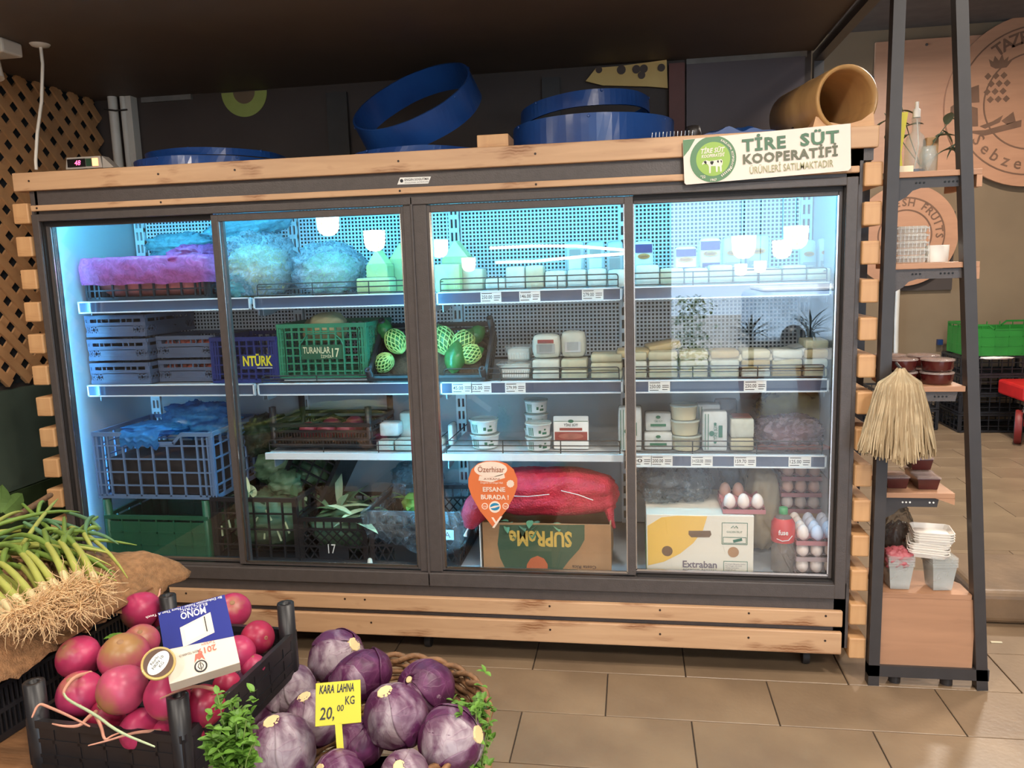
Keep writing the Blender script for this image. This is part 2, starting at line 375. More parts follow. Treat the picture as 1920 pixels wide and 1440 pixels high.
# sliding doors: outer pair on the rear track
def door(x0, x1, z0, z1, y, wl, wr, wt, wb):
    d = part(G().box(x0, x0+wl, y, y+.018, z0, z1).box(x1-wr, x1, y, y+.018, z0, z1).box(x0+wl, x1-wr, y, y+.018, z1-wt, z1).box(x0+wl, x1-wr, y, y+.018, z0, z0+wb), 'door', 'frame_grey', bevel=.002)
    G().box(x0+wl-.003, x1-wr+.003, y+.007, y+.011, z0+wb-.003, z1-wt+.003).build('glass_pane', 'door_glass', d)
    g = G()
    a, b, c, e = x0+wl, x1-wr, z0+wb, z1-wt
    g.box(a-.004, a+.004, y-.001, y+.003, c, e).box(b-.003, b+.001, y-.001, y+.003, c, e).box(a, b, y-.001, y+.003, c-.003, c+.004)
    g.build('bead', 'chrome', d)
    return d
door(.034, .765, .362, 1.702, .040, .018, .030, .014, .012)
door(.730, 1.466, .362, 1.706, .018, .028, .014, .026, .012)
door(1.545, 2.266, .362, 1.706, .018, .016, .030, .026, .010)
door(2.236, 2.946, .362, 1.702, .040, .030, .014, .022, .012)
part(G().box(2.266, 2.95, .0345, .0365, 1.693, 1.71), 'gap_shade', 'gasket'); part(G().box(.031, .732, .0345, .0365, 1.693, 1.71), 'gap_shade', 'gasket')  # dark strips painted in as the shade of the door track gap
for q in ((2.945, 2.952, .355, 1.708), (.029, .036, .355, 1.708), (2.27, 2.945, .352, .36)): part(G().box(q[0], q[1], .022, .06, q[2], q[3]), 'gasket', 'gasket')
# pine boards: two on top, two at the foot
def board(x0, x1, y0, y1, z0, z1, screws):
    c = Vector(((x0+x1)/2, y0, (z0+z1)/2))
    o = G().box(x0-c.x, x1-c.x, 0, y1-y0, z0-c.z, z1-c.z).build('board', 'pine', fr, bevel=.004, seg=2); o.location = c
    for sx, dz in screws: G().lathe([(.0042, -.001), (.0042, .0012)], 8, Matrix.Translation((sx-c.x, 0, dz)) @ Matrix.Rotation(R(90), 4, 'X')).build('screw', 'screw', o)
    return o
board(-.05, 3.04, 0, .09, 1.822, 1.890, [(x, .002) for x in (.02, .55, .85, 1.46, 1.94, 2.6)])
board(.012, 2.985, .0, .02, 1.746, 1.768, [(x, 0) for x in (.04, .55, 1.46, 1.94, 2.5)])
board(.016, 2.977, 0, .02, .200, .258, [(x, .012) for x in (.5, 1.16, 1.24, 1.95, 2.35, 2.66, 2.92)])
board(.016, 2.976, 0, .02, .098, .180, [(x, .01) for x in (.5, 1.26, 1.95, 2.35, 2.66, 2.92)])
# side boards: their sawn ends face the front
for i in range(14):
    z = 1.7397-i*.12422
    for x0, x1 in ((-.066, 0), (3.0, 3.056)):
        o = G().box(x0, x1, 0, .70, -.038, .038).build('side_board', 'pine_end', fr, bevel=.005, seg=2); o.location = (0, random.Random(i).uniform(-.002, .002), z)
for x in (.12, 1.45, 2.88):
    g = G().lathe([(.028, -.012), (.03, 0), (.028, .012)], 16, Matrix.Translation((x, .12, .03)) @ Matrix.Rotation(R(90), 4, 'Y')).box(x-.018, x+.018, .10, .14, .05, .115)
    part(g, 'caster', 'gasket')
# maker's sticker
g = G(); p = [A(745, 346, -.0005+.02), A(803, 344, .0195), A(808, 331, .0195), A(750, 333, .0195)]; c = sum(p, Vector())/4
u = X3; g.prism([((q-c).x, (q-c).z) for q in p], c, X3, Z3, .001)
g.mi = 1; g.lathe([(.006, 0), (.006, .0008)], 16, Matrix.Translation(c+Vector((-.045, -.001, .001))) @ Matrix.Rotation(R(90), 4, 'X'))
g.text('ENGIN SOGUTMA', c+Vector((-.034, 0, .0)), X3, Z3, .011, .001, fit=.088, bold=.01); g.text('SOGUTMA SISTEMLERI', c+Vector((-.034, 0, -.008)), X3, Z3, .005, .001, fit=.085)
part(g, 'maker_sticker', ['tag_white', 'ink'])
# shelves with price rails, guard wires and price tags
def shelf(x0, x1, z, y0, rail=True, guard=True, tags=(), m='steel_shelf', gh=.05):
    s = part(G().box(x0, x1, y0+.012, .585, z-.022, z-.004), 'shelf', m)
    g = G()
    if rail:
        g.box(x0+.004, x1-.004, y0+.004, y0+.012, z-.042, z-.002); g.build('price_rail', 'rail_blue', s)
        g = G().box(x0, x1, y0, y0+.014, z-.003, z+.002).box(x0, x1, y0, y0+.014, z-.046, z-.041).box(x0-.001, x0+.005, y0, y0+.014, z-.046, z+.002).box(x1-.005, x1+.001, y0, y0+.014, z-.046, z+.002)
        g.build('rail_lip', 'steel_white', s)
    else:
        g.box(x0, x1, y0, y0+.014, z-.026, z); g.build('front_lip', 'steel_white', s)
    for x in (x0, x1-.004): G().prism([(0, 0), (.36, 0), (.36, -.07), (.30, -.07), (0, -.012)], (x+.004, .585, z-.005), -Y3, Z3, .004).build('bracket', 'steel_shelf', s)
    if guard:
        g = G(); y = y0+.018; a, b = x0+.012, x1-.012
        for q in (gh, gh*.6, .008): g.tube([(a+.008 if q == gh else a, y, z+q), (b-.008 if q == gh else b, y, z+q)], .0022, 6)
        n = max(2, int((b-a)/.21))
        for i in range(n+1):
            xx = a+(b-a)*i/n; g.tube([(xx, y, z), (xx, y, z+gh-(.008 if i in (0, n) else 0))], .0022, 6)
        g.tube([(a, y, z+gh-.008), (a+.003, y, z+gh-.002), (a+.008, y, z+gh)], .0022, 6); g.tube([(b, y, z+gh-.008), (b-.003, y, z+gh-.002), (b-.008, y, z+gh)], .0022, 6)
        for xx in (a, b): g.tube([(xx, y, z+gh-.01), (xx, .56, z+gh*.7)], .0022, 6)
        g.build('guard_wire', 'wire_black', s)
    for (tx, txt) in tags:
        g = G(); tw, th = .078, .037; c = Vector((tx, y0+.003, z-.022)); g.cbox(c, (tw, .0012, th))
        g.mi = 1; o = c+Vector((-tw*.44, -.0006, -th*.16))
        g.text(txt, o, X3, Z3, .019, .0004, fit=tw*.5, bold=.008)
        for k, (dx, dz, ww) in enumerate(((0, .38, .5), (.58, .12, .32), (.58, -.06, .32), (0, -.36, .42), (.58, -.3, .26))):
            g.box(o.x+dx*tw, o.x+(dx+ww)*tw*.98, c.y-.0012, c.y-.0006, c.z+dz*th-.0012, c.z+dz*th+.0012)
        g.build('price_tag', ['tag_white', 'ink'], s)
    return s
S1, S2, S3, Y0 = 1.395, 1.054, .775, .158
def tx(px, py): return A(px, py, Y0).x
shelf(.045, .785, S1, Y0, guard=False)
shelf(.80, 1.505, S1, Y0)
shelf(1.535, 2.222, S1, Y0, tags=[(tx(920, 553), '250.00'), (tx(993, 552), '146.00'), (tx(1111, 548), '279.00')])
shelf(2.236, 2.945, S1, Y0)
shelf(.045, .775, S2, Y0, guard=False)
shelf(.79, 1.505, S2, Y0, gh=.03)
shelf(1.535, 2.222, S2, Y0, tags=[(tx(866, 728), '45.00'), (tx(902, 727), '32.00'), (tx(966, 727), '279.99')])
shelf(2.236, 2.945, S2, Y0, tags=[(tx(1236, 725), '250.00'), (tx(1416, 722), '250.00')])
shelf(.80, 1.508, S3, Y0, rail=False, m='steel_white')
shelf(1.53, 2.222, S3, Y0, rail=False, m='steel_white')
shelf(2.236, 2.945, S3, Y0, tags=[(tx(1202, 865), '00'), (tx(1241, 864), '200.00'), (tx(1316, 864), '1+150.00'), (tx(1397, 864), '159.70'), (tx(1500, 864), '125.00')])
# ================================================================ crates
def crate_wall(p, q, H, n, style, nx, nz, t=.008, notch=False):
    p, q = Vector(p), Vector(q); L = (q-p).length; d = (q-p)/L; g = G()
    P = lambda u, z: p+d*(u*L)+Z3*z
    b = .007
    g.bar(P(0, .008), P(1, .008), .016, t, n)
    if notch:
        for a, c in ((0, .24), (.76, 1)): g.bar(P(a, H-.008), P(c, H-.008), .016, t*1.4, n)
        g.bar(P(.24, H-.004), P(.32, H-.045), .012, t*1.3, n); g.bar(P(.76, H-.004), P(.68, H-.045), .012, t*1.3, n); g.bar(P(.31, H-.045), P(.69, H-.045), .012, t*1.3, n)
    else: g.bar(P(0, H-.008), P(1, H-.008), .016, t*1.5, n)
    if style == 'grid':
        for i in range(nx+1):
            u = i/nx; top = H-.045 if notch and .3 < u < .7 else H-.01
            g.bar(P(min(max(u, .008), .992), .01), P(min(max(u, .008), .992), top), b, t, n)
        for j in range(1, nz): g.bar(P(0, H*j/nz), P(1, H*j/nz), b*.8, t*.9, n)
        if nx > 7:
            for q in (.035, .075, .925, .965): g.bar(P(q, .01), P(q, H-.02), b, t, n)
    elif style == 'slots':
        k = int(L/.012)
        for j in (H*.36, H*.66): g.bar(P(0, j), P(1, j), .010, t, n)
        for i in range(k+1): g.bar(P(i/k, .01), P(i/k, H*.66), .004, t*.7, n)
    elif style == 'diamond':
        z0, z1 = H*.36, H*.74; k = max(3, int(L/.034))
        g.bar(P(0, z0), P(1, z0), .008, t, n); g.bar(P(0, z1), P(1, z1), .008, t, n)
        g.bar(P(.28, H*.2), P(.72, H*.2), H*.30, t*.6, n)
        for a in ((0, .28), (.72, 1)):
            kk = max(2, int(L*.28/.03))
            for i in range(kk):
                u0, u1 = a[0]+(a[1]-a[0])*i/kk, a[0]+(a[1]-a[0])*(i+1)/kk
                g.bar(P(u0, .012), P(u1, z0), .005, t*.6, n); g.bar(P(u1, .012), P(u0, z0), .005, t*.6, n)
        for i in range(k):
            u0, u1 = i/k, (i+1)/k; zm = (z0+z1)/2
            for a, c in ((z0, zm), (zm, z1)): g.bar(P(u0, a), P(u1, c), .005, t*.6, n); g.bar(P(u1, a), P(u0, c), .005, t*.6, n)
        for i in range(k+1): g.bar(P(i/k, z1), P(i/k, H-.01), .006, t*.7, n)
    elif style == 'tray':
        z0 = H*.5
        g.bar(P(.2, H*.3), P(.8, H*.3), H*.42, t*.6, n); g.bar(P(0, z0+.006), P(1, z0+.006), .016, t*.6, n)
        for a in ((0, .2), (.8, 1)):
            for i in range(3):
                u0, u1 = a[0]+(a[1]-a[0])*i/3, a[0]+(a[1]-a[0])*(i+1)/3
                g.bar(P(u0, .012), P(u1, z0), .006, t*.6, n); g.bar(P(u1, .012), P(u0, z0), .006, t*.6, n)
        for i in range(6): g.bar(P(i/5, z0), P(i/5, H-.01), .005, t*.7, n)
        if L > .2: # hand hole
            g.tube([P(.28+.1*math.cos(a)*.3 if 0 else (.30 if math.cos(a) < 0 else .66)+.03*math.cos(a), H*.74+H*.13*math.sin(a))-Vector(n)*0 for a in [2*math.pi*i/20 for i in range(21)]], .003, 6)
    else:
        g.bar(P(0, H*.45), P(1, H*.45), H*.8, t*.6, n)
        for j in (.3, .6): g.bar(P(0, H*j), P(1, H*j), .008, t, n)
        for i in range(nx+1): g.bar(P(i/nx, .01), P(i/nx, H-.01), .006, t, n)
    return g
def crate(name, label, W, D, H, m, loc, rotz=0, style='grid', nx=7, nz=5, post=0, group=None, notch=False, rot=None, extra=None, pr=.016):
    t = thing(name, label, 'crate', loc, group, rotz)
    if rot: t.rotation_euler = rot
    w, d = W/2, D/2
    g = G(); g.box(-w, w, -d, d, 0, .006)
    for i in range(5): g.box(-w, w, -d+D*i/4-.006*(i == 4), -d+D*i/4+.006, 0, .011)
    g.build('base', m, t)
    ns = max(3, int(nx*D/W))
    for k, (a, b, n, c) in enumerate((((-w, -d, 0), (w, -d, 0), (0, -1, 0), nx), ((w, d, 0), (-w, d, 0), (0, 1, 0), nx), ((w, -d, 0), (w, d, 0), (1, 0, 0), ns), ((-w, d, 0), (-w, -d, 0), (-1, 0, 0), ns))):
        o = crate_wall(a, b, H, n, style, c, nz, notch=notch and k < 2).build('side_panel', m, t)
        if k == 0 and extra: extra(o, w, d, H)
    for sx in (-1, 1):
        for sy in (-1, 1):
            hp = H+post; g = G()
            if post: g.lathe([(pr, 0), (pr, hp), (pr*.45, hp), (pr*.45, hp-.03)], 10, Matrix.Translation((sx*(w-pr*.6), sy*(d-pr*.6), 0)), caps=(True, True))
            else: g.box(sx*w-(.02 if sx > 0 else 0), sx*w+(.02 if sx < 0 else 0), sy*d-(.02 if sy > 0 else 0), sy*d+(.02 if sy < 0 else 0), 0, hp)
            g.build('corner_post', m, t)
    return t
mat('crate_black', (34, 33, 36), .38, var=.12, scale=20)
mat('crate_grey', (84, 94, 116), .4, var=.08)
mat('crate_blue', (36, 46, 108), .4, var=.08)
mat('crate_pale_blue', (100, 128, 166), .35, var=.08)
mat('crate_teal', (46, 128, 96), .4, var=.08)
mat('crate_dkgreen', (36, 92, 66), .4, var=.08)
mat('crate_green', (38, 122, 44), .4, var=.1)

# ================================================================ left side: trellis, pipes, cable, camera
tr = thing('lattice_trellis', 'diagonal wooden lattice trellis covering the side wall by the refrigerator', 'trellis', (-.33, .5, 1.06))
def clip(a, b, y0, y1, z0, z1):
    t0, t1 = 0, 1; d = b-a
    for p, q in ((-d.y, a.y-y0), (d.y, y1-a.y), (-d.z, a.z-z0), (d.z, z1-a.z)):
        if abs(p) < 1e-9:
            if q < 0: return None
        else:
            r = q/p
            if p < 0: t0 = max(t0, r)
            else: t1 = min(t1, r)
    return (a+d*t0, a+d*t1) if t0 < t1-1e-4 else None
for k, sgn in enumerate((1, -1)):
    c = -4.
    while c < 5:
        a = Vector((-.325+.012*k, -.6, c)); b = a+Vector((0, 3, 3*sgn)); r = clip(a, b, -.5, .92, 1.065, 2.35)
        if r: G().bar(r[0], r[1], .037, .010, X3).build('slat', 'lattice_wood', tr, world=True)
        c += .108
G().box(-.3395, -.333, -.5, .92, 1.06, 2.35).build('backing', 'void', tr, world=True)
mat('dull_green', (74, 86, 76), .35, var=.2, scale=3)
mat('dark_green', (44, 58, 34), .6, var=.25)
o = G().box(-.339, -.31, -.3, .92, .62, 1.04).build('wall_panel', 'dull_green'); tag(o, 'dull grey-green panel on the wall below the lattice trellis', 'panel')
o = G().box(-.339, -.30, -.3, .92, 0, .615).build('lower_wall_panel', 'dark_green'); tag(o, 'dark green low panel behind the spring onions', 'panel')
t = thing('white_pipe_run', 'white plastic pipes rising at the corner above the refrigerator', 'pipe', (-.17, .86, 1.87))
mat('pvc', (214, 208, 198), .4, var=.06)
G().tube([(-.20, .87, 1.6), (-.20, .87, 2.35)], .022, 14).build('pipe', 'pvc', t, world=True)
G().tube([(-.15, .88, 1.6), (-.15, .88, 2.35)], .016, 14).build('pipe', 'pvc', t, world=True)
G().box(-.135, -.105, .87, .92, 1.6, 2.35).build('cable_duct', 'pvc', t, world=True)
G().tube([(-.23, .845, 2.29), (-.17, .842, 2.28), (-.12, .86, 2.285)], .004, 6).build('clamp', 'wire_black', t, world=True)
t = thing('pendant_cable', 'white cable hanging from a ceiling rose down to the pine top board', 'cable', (.1, .03, 2.35))
G().lathe([(.035, -.001), (.03, -.008), (.01, -.012)], 20, Matrix.Translation((.107, .03, 2.35))).build('ceiling_rose', 'pvc', t, world=True)
pts = [A(76, 84, .03), A(80, 120, .03), A(78, 190, .03), A(70, 250, .03), A(67, 300, .03), A(68, 318, .03)]
G().tube(pts, .006, 8).build('cord', 'pvc', t, world=True)
t = thing('security_camera', 'white security camera bracket fixed under the dark ceiling', 'camera', AZ(-6, 70, 2.34))
c = AZ(2, 80, 2.345)
G().box(c.x-.10, c.x+.045, c.y-.05, c.y+.05, 2.30, 2.35).build('mount', 'pvc', t, world=True, bevel=.008)
G().tube([(c.x-.05, c.y, 2.30), (c.x-.03, c.y-.01, 2.22)], .028, 14).build('barrel', 'pvc', t, world=True)
G().lathe([(.012, -.004), (.022, 0), (.012, .004), (.012, -.004)], 14, Matrix.Translation((c.x-.02, c.y-.03, 2.215)) @ Matrix.Rotation(R(70), 4, 'X')).build('ring', 'pvc', t, world=True)

# ================================================================ wall above the refrigerator
mat('panel_purple', (78, 66, 70), .5, var=.1, scale=3); mat('post_maroon', (104, 62, 56), .6, var=.1); mat('post_dark', (52, 50, 50), .6)
mat('plaster_grey', (120, 116, 112), .8, var=.2, scale=10); mat('fruit_green', (158, 168, 90), .5, var=.08); mat('fruit_flesh', (116, 96, 76), .5)
mat('poster_yellow', (206, 166, 96), .55, var=.05, col2=(214, 184, 112), scale=5); mat('poster_brown', (74, 58, 50), .6)
def wallthing(name, label, cat, x0, x1, y0, y1, z0, z1, m): return tag(G().box(x0, x1, y0, y1, z0, z1).build(name, m), label, cat)
wallthing('wall_panel', 'dark purple panel on the wall above the dairy sign', 'panel', 2.50, 2.99, .905, .929, 2.03, 2.325, 'panel_purple')
wallthing('wall_post', 'reddish brown post between the yellow poster and the purple panel', 'post', 2.425, 2.492, .89, .929, 1.87, 2.33, 'post_maroon')
wallthing('wall_post', 'dark grey upright on the wall beside the yellow poster', 'post', 1.87, 1.95, .905, .929, 1.87, 2.31, 'post_dark')
wallthing('wall_post', 'dark grey upright behind the gap beside the tilted blue hoop', 'post', .86, .96, .905, .929, 1.87, 2.31, 'post_dark')
wallthing('plaster_patch', 'rough grey plaster strip under the ceiling above the purple panel', 'plaster', 2.5, 3.0, .915, .9285, 2.327, 2.349, 'plaster_grey')
wallthing('plaster_patch', 'torn grey plaster strip under the ceiling beside the white pipes', 'plaster', -.08, .18, .915, .9285, 2.325, 2.349, 'plaster_grey')
t = thing('fruit_sticker', 'round pale green fruit sticker cut off by the dark ceiling', 'sticker', (.44, .925, 2.2))
def disc(c, r0, r1, n=40, th=.003, a0=0, a1=2*math.pi): return G().lathe([(r0, 0), (r1, 0), (r1, th), (r0, th)] if r0 > 0 else [(0, 0), (r1, 0), (r1, th), (0, th)], n, Matrix.Translation(c) @ Matrix.Rotation(R(90), 4, 'X'), False, (False, False), a0, a1)
disc((.447, .928, 2.345), .055, .115, 36, a0=R(180), a1=R(360)).build('rind', 'fruit_green', t, world=True)
disc((.447, .928, 2.345), 0, .055, 36, a0=R(180), a1=R(360)).build('core', 'fruit_flesh', t, world=True)
tag(disc((1.40, .928, 2.36), 0, .06, 24, a0=R(190), a1=R(350)).build('leaf_sticker', 'fruit_green'), 'small green sticker peeking out above the tilted blue hoop', 'sticker')
t = thing('banana_poster', 'yellow poster with brown spots standing behind the wide blue hoops', 'poster', (2.24, .91, 2.2))
pl = [A(x, y, .9) for x, y in ((1098, 152), (1118, 127), (1160, 124), (1250, 112), (1252, 165), (1215, 162), (1130, 160))]
G().prism([(p.x-2.24, p.z-2.2) for p in pl], (2.24, .9, 2.2), X3, Z3, .01).build('sheet', 'poster_yellow', t, world=True)
for x, y, r in ((1123, 131, .018), (1165, 131, .024), (1193, 130, .022), (1207, 129, .022), (1240, 127, .02), (1203, 141, .02)):
    c = A(x, y, .898); disc(c, 0, r*.8, 14).build('spot', 'poster_brown', t, world=True)
# ================================================================ on top of the refrigerator
mat('vinyl_blue', (32, 74, 140), .28, var=.12, scale=5, bump=.25, bscale=9, col2=(24, 58, 118))
mat('vinyl_in', (30, 40, 70), .5)
def hoop(label, c, Rr, h, rot=(0, 0, 0), wob=.03, seed=0, sq=1, th=.008, arc=None):
    g = G(); n = 72
    def ring(u, v):
        a = 2*math.pi*u; k = [(0, 0), (0, 1), (1, 1), (1, 0), (0, 0)]; i = min(int(v*4+.5), 4); inn, up = k[i]
        r = (Rr-(th if inn else 0))*(1+wob*nz3((math.cos(a), math.sin(a), up*.7), 1.7, seed)); z = up*h*(1+.3*wob*nz3((math.cos(a), math.sin(a), 3), 2.3, seed))
        z += wob*.35*h*nz3((math.cos(a), math.sin(a), 5), 4, seed)
        return (r*math.cos(a), r*math.sin(a)*sq, z)
    g.grid(ring, n, 4, wrap=True, smooth=False)
    for i in range(6):   # wrinkles and rivets along the band
        a = 2*math.pi*(i+.3*seed)/6; g.lathe([(.006, 0), (.004, .003)], 8, Matrix.Translation((Rr*1.004*math.cos(a), Rr*1.004*sq*math.sin(a), h*.9)) @ Matrix.Rotation(a+R(90), 4, 'Z') @ Matrix.Rotation(R(90), 4, 'X'))
    o = g.build('plastic_hoop', 'vinyl_blue'); o.location = c; o.rotation_euler = rot
    return tag(o, label, 'hoop', 'blue vinyl hoops on top of the refrigerator')
part(G().box(.0, 3.0, .09, .70, 1.868, 1.885), 'top_sheet', 'black_metal')
hoop('low blue vinyl hoop lying flat beside the white pipes', (.54, .40, 1.889), .29, .05, wob=.05, seed=1)
hoop('thin blue vinyl hoop on the flat one beside the white pipes', (.56, .42, 1.945), .27, .026, wob=.06, seed=2)
hoop('crumpled flat blue vinyl hoop under the big tilted hoop', (1.45, .36, 1.889), .26, .035, wob=.07, seed=3)
hoop('big blue vinyl hoop tilted up on edge showing its dark inside', (1.46, .36, 2.055), .245, .108, (R(34), R(-20), R(4)), wob=.03, seed=4, sq=.95)
hoop('wide blue vinyl hoop lying flat in front of the yellow poster', (2.12, .34, 1.889), .30, .10, wob=.02, seed=5)
hoop('narrow blue vinyl hoop tilted on the wide flat one', (2.09, .38, 2.012), .245, .055, (R(-4), R(-4), 0), wob=.03, seed=6)
def vinyl(u, v):
    a = (u-.5)*.44; b = (v-.5)*.24
    return (a, b, .03+.022*math.cos(a*9)*math.cos(b*9)+.012*nz3((a, b, 0), 16))
g = G().grid(vinyl, 30, 16); g.add([(-.22, -.12, 0), (.22, -.12, 0), (.22, .12, 0), (-.22, .12, 0)], [(3, 2, 1, 0)])
for sgn in (-1, 1): g.grid(lambda u, v, s=sgn: ((u-.5)*.44, s*.12, (vinyl(u, 0 if s < 0 else 1)[2])*v), 30, 1)
for sgn in (-1, 1): g.grid(lambda u, v, s=sgn: (s*.22, (u-.5)*.24, (vinyl(0 if s < 0 else 1, u)[2])*v), 16, 1)
o = g.build('folded_vinyl', 'vinyl_blue'); o.location = (2.63, .38, 1.889); o.scale = (.8, 1, 1.35)
tag(o, 'folded blue vinyl sheet lying between the wide hoops and the bamboo tube', 'vinyl sheet')
t = thing('bamboo_tube', 'thick hollow bamboo tube lying on a wooden cradle on the refrigerator', 'bamboo', (2.9, .1, 1.89))
d = Vector((-.10, .36, -.0)).normalized(); M = Matrix.Translation(A(1590, 184, .03)) @ d.to_track_quat('Z', 'X').to_matrix().to_4x4()
G().lathe([(.101, 0), (.105, .003), (.106, .01), (.103, .12), (.101, .15), (.104, .17), (.101, .2), (.098, .36), (.088, .36), (.09, .2), (.092, .02), (.094, .003), (.101, 0)], 40, M, caps=(False, False)).build('tube_wall', 'bamboo', t, world=True)
G().lathe([(0, .355), (.089, .355), (.089, .345), (0, .345)], 30, M).build('node_wall', 'bamboo', t, world=True)
for k, (a, z) in enumerate(((-2.2, .2), (-2.5, .3), (2.6, .1))):
    G().lathe([(.008, 0), (.008, .004)], 8, M @ Matrix.Rotation(a, 4, 'Z') @ Matrix.Translation((.101, 0, z)) @ Matrix.Rotation(R(90), 4, 'Y')).build('knot', 'screw', t, world=True)
G().prism([(-.10, 0), (.09, 0), (.085, .045), (.05, .02), (0, .008), (-.05, .02), (-.09, .04)], (2.94, .02, 1.8905), X3, Z3, .2).build('cradle', 'pine_end', t, world=True)
tag(G().box(1.735, 1.845, .03, .16, 1.892, 1.935).build('wood_offcut', 'pine_end', bevel=.003), 'short pine offcut lying on the top board between two blue hoops', 'wood block')
t = thing('wire_comb', 'row of tiny metal pins on the top board beside the wide hoop', 'wire comb', (2.37, .03, 1.89))
for i in range(12): G().tube([(2.33+i*.012, .04, 1.889), (2.332+i*.012, .04, 1.912)], .0018, 5).build('pin', 'chrome', t, world=True)
tag(G().lathe([(.02, 0), (.028, .02), (.022, .045), (0, .05)], 10).build('black_lump', 'wire_black'), 'small black crumpled lump at the foot of the maroon post', 'scrap').location = (2.47, .1, 1.889)
# thermostat
t = thing('temperature_display', 'grey controller with a red digit display on the refrigerator top', 'thermostat', (.22, .03, 1.892))
mat('ctrl_grey', (150, 142, 134), .45); mat('ctrl_black', (16, 12, 14), .25); emit('led_red', (1, .08, .2), 4); emit('led_orange', (1, .35, .12), 2.2); mat('btn_green', (30, 60, 40), .4)
x0, x1, z0, z1 = PB(121, 292, 190, 309, .0); z0 = 1.892; z1 = 1.935
G().prism([(x0, z0), (x1, z0), (x1-.004, z1), (x0+.008, z1)], (0, .0, 0), X3, Z3, .05).build('housing', 'ctrl_grey', t, world=True, bevel=.002)
G().prism([(x1, z0), (x1+.045, z0), (x1, z1)], (0, .005, 0), X3, Z3, .04).build('end_cap', 'ctrl_grey', t, world=True)
s = G().box(x0+.012, x0+.085, -.003, .001, z0+.007, z1-.007).build('screen', 'ctrl_black', t, world=True)
G().text('48', (x0+.055, -.0035, z0+.013), X3, Z3, .025, align='CENTER', shear=.2).build('digits', 'led_red', s).location = -t.location
G().box(x0+.088, x0+.110, -.003, .001, z0+.008, z1-.008).build('button', 'btn_green', t, world=True)
G().box(x0+.114, x0+.136, -.003, .001, z0+.008, z1-.008).build('lamp_button', 'led_orange', t, world=True)
# dairy sign
mat('sign_white', (232, 222, 210), .5, var=.02); mat('sg1', (92, 134, 96), .5, var=.02); mat('sg2', (150, 186, 84), .5, var=.03); mat('sg3', (84, 108, 82), .5); mat('sgtext', (82, 118, 92), .5); mat('sgtext2', (104, 106, 86), .5); mat('sgtext3', (160, 158, 118), .5); mat('cow_black', (30, 34, 32), .6)
P0, P1 = Vector((2.434, -.016, 1.731)), Vector((2.954, -.016, 1.752)); u = (P1-P0).normalized(); vv = Vector((-u.z, 0, u.x)); SW, SH = .520, .145
t = thing('dairy_sign', 'white sign reading TIRE SUT KOOPERATIFI on the pine top boards', 'sign', P0)
SP = lambda a, b: P0+u*a+vv*b
g = G().prism([(.006, 0), (.512, 0), (SW, .008), (SW, SH), (.004, SH-.001), (0, SH-.008), (0, .006)], P0, u, vv, .004); g.build('board', 'sign_white', t, world=True)
n0 = -Y3*.0006
G().prism([(.0005, SH*.62), (.018, SH*.75), (.04, SH-.002), (.0005, SH-.002)], P0+n0, u, vv, .0004).build('corner_print', 'sg1', t, world=True)
def circ(cx, cy, r, n=44, a0=0, a1=2*math.pi): return [(cx+r*math.cos(a0+(a1-a0)*i/n), cy+r*math.sin(a0+(a1-a0)*i/n)) for i in range(n)]
C = (.094, .074)
for r, m, k in ((.077, 'sign_white', 1), (.0735, 'sg1', 2), (.054, 'sg2', 3)):
    pl = [(max(.001, x), min(SH-.001, max(.001, y))) for x, y in circ(C[0], C[1], r)]
    G().prism(pl, P0+n0*k*1.2, u, vv, .0004).build('roundel', m, t, world=True)
lf = P0+n0*5
G().text('TİRE SÜT', lf+u*C[0]+vv*(C[1]+.020), u, vv, .021, align='CENTER', bold=.03, fit=.076, shear=.25).build('roundel_text', 'sign_white', t, world=True)
G().text('KOOPERATİFİ', lf+u*C[0]+vv*(C[1]+.006), u, vv, .014, align='CENTER', bold=.03, fit=.074, shear=.25).build('roundel_text', 'sign_white', t, world=True)
cow = [(-.036, -.012), (-.030, -.004), (-.022, -.002), (-.012, -.006), (.018, -.004), (.026, -.003), (.030, -.008), (.029, -.02), (.026, -.024), (.026, -.042), (.021, -.042), (.020, -.026), (.014, -.024), (.013, -.042), (.008, -.042), (.007, -.023), (-.008, -.022), (-.009, -.044), (-.014, -.044), (-.014, -.024), (-.017, -.016), (-.024, -.012), (-.030, -.012), (-.034, -.016)]
G().prism(cow, lf+u*C[0]+vv*C[1], u, vv, .0004).build('cow_print', 'sign_white', t, world=True)
for pl in ([(-.031, -.006), (-.024, -.003), (-.021, -.008), (-.022, -.016), (-.026, -.012)], [(-.010, -.008), (-.004, -.006), (.002, -.008), (0, -.014), (-.004, -.019), (-.009, -.014)], [(.012, -.006), (.018, -.006), (.017, -.014), (.013, -.012)], [(.022, -.006), (.028, -.008), (.026, -.016)]):
    G().prism(pl, lf+n0+u*C[0]+vv*C[1], u, vv, .0004).build('cow_patch', 'cow_black', t, world=True)
def arctext(st, c, r, a0, a1, size, o, u, vv, g, flip=False, **k):
    for i, ch in enumerate(st):
        if ch == ' ': continue
        a = a0+(a1-a0)*i/max(1, len(st)-1); e = u*math.cos(a)+vv*math.sin(a)
        up = -e if flip else e; ri = (vv*math.cos(a)-u*math.sin(a))*(1 if flip else -1)
        g.text(ch, o+u*c[0]+vv*c[1]+e*r, ri, up, size, align='CENTER', **k)
    return g
g = arctext('KALKINMA KOOPERATİFİ', C, .060, R(62), R(-38), .0095, lf, u, vv, G(), bold=.02)
g.text('"22', lf+u*.052+vv*.016, u, vv, .012, bold=.02); g.text('1967', lf+u*.083+vv*.004, u, vv, .011, bold=.02)
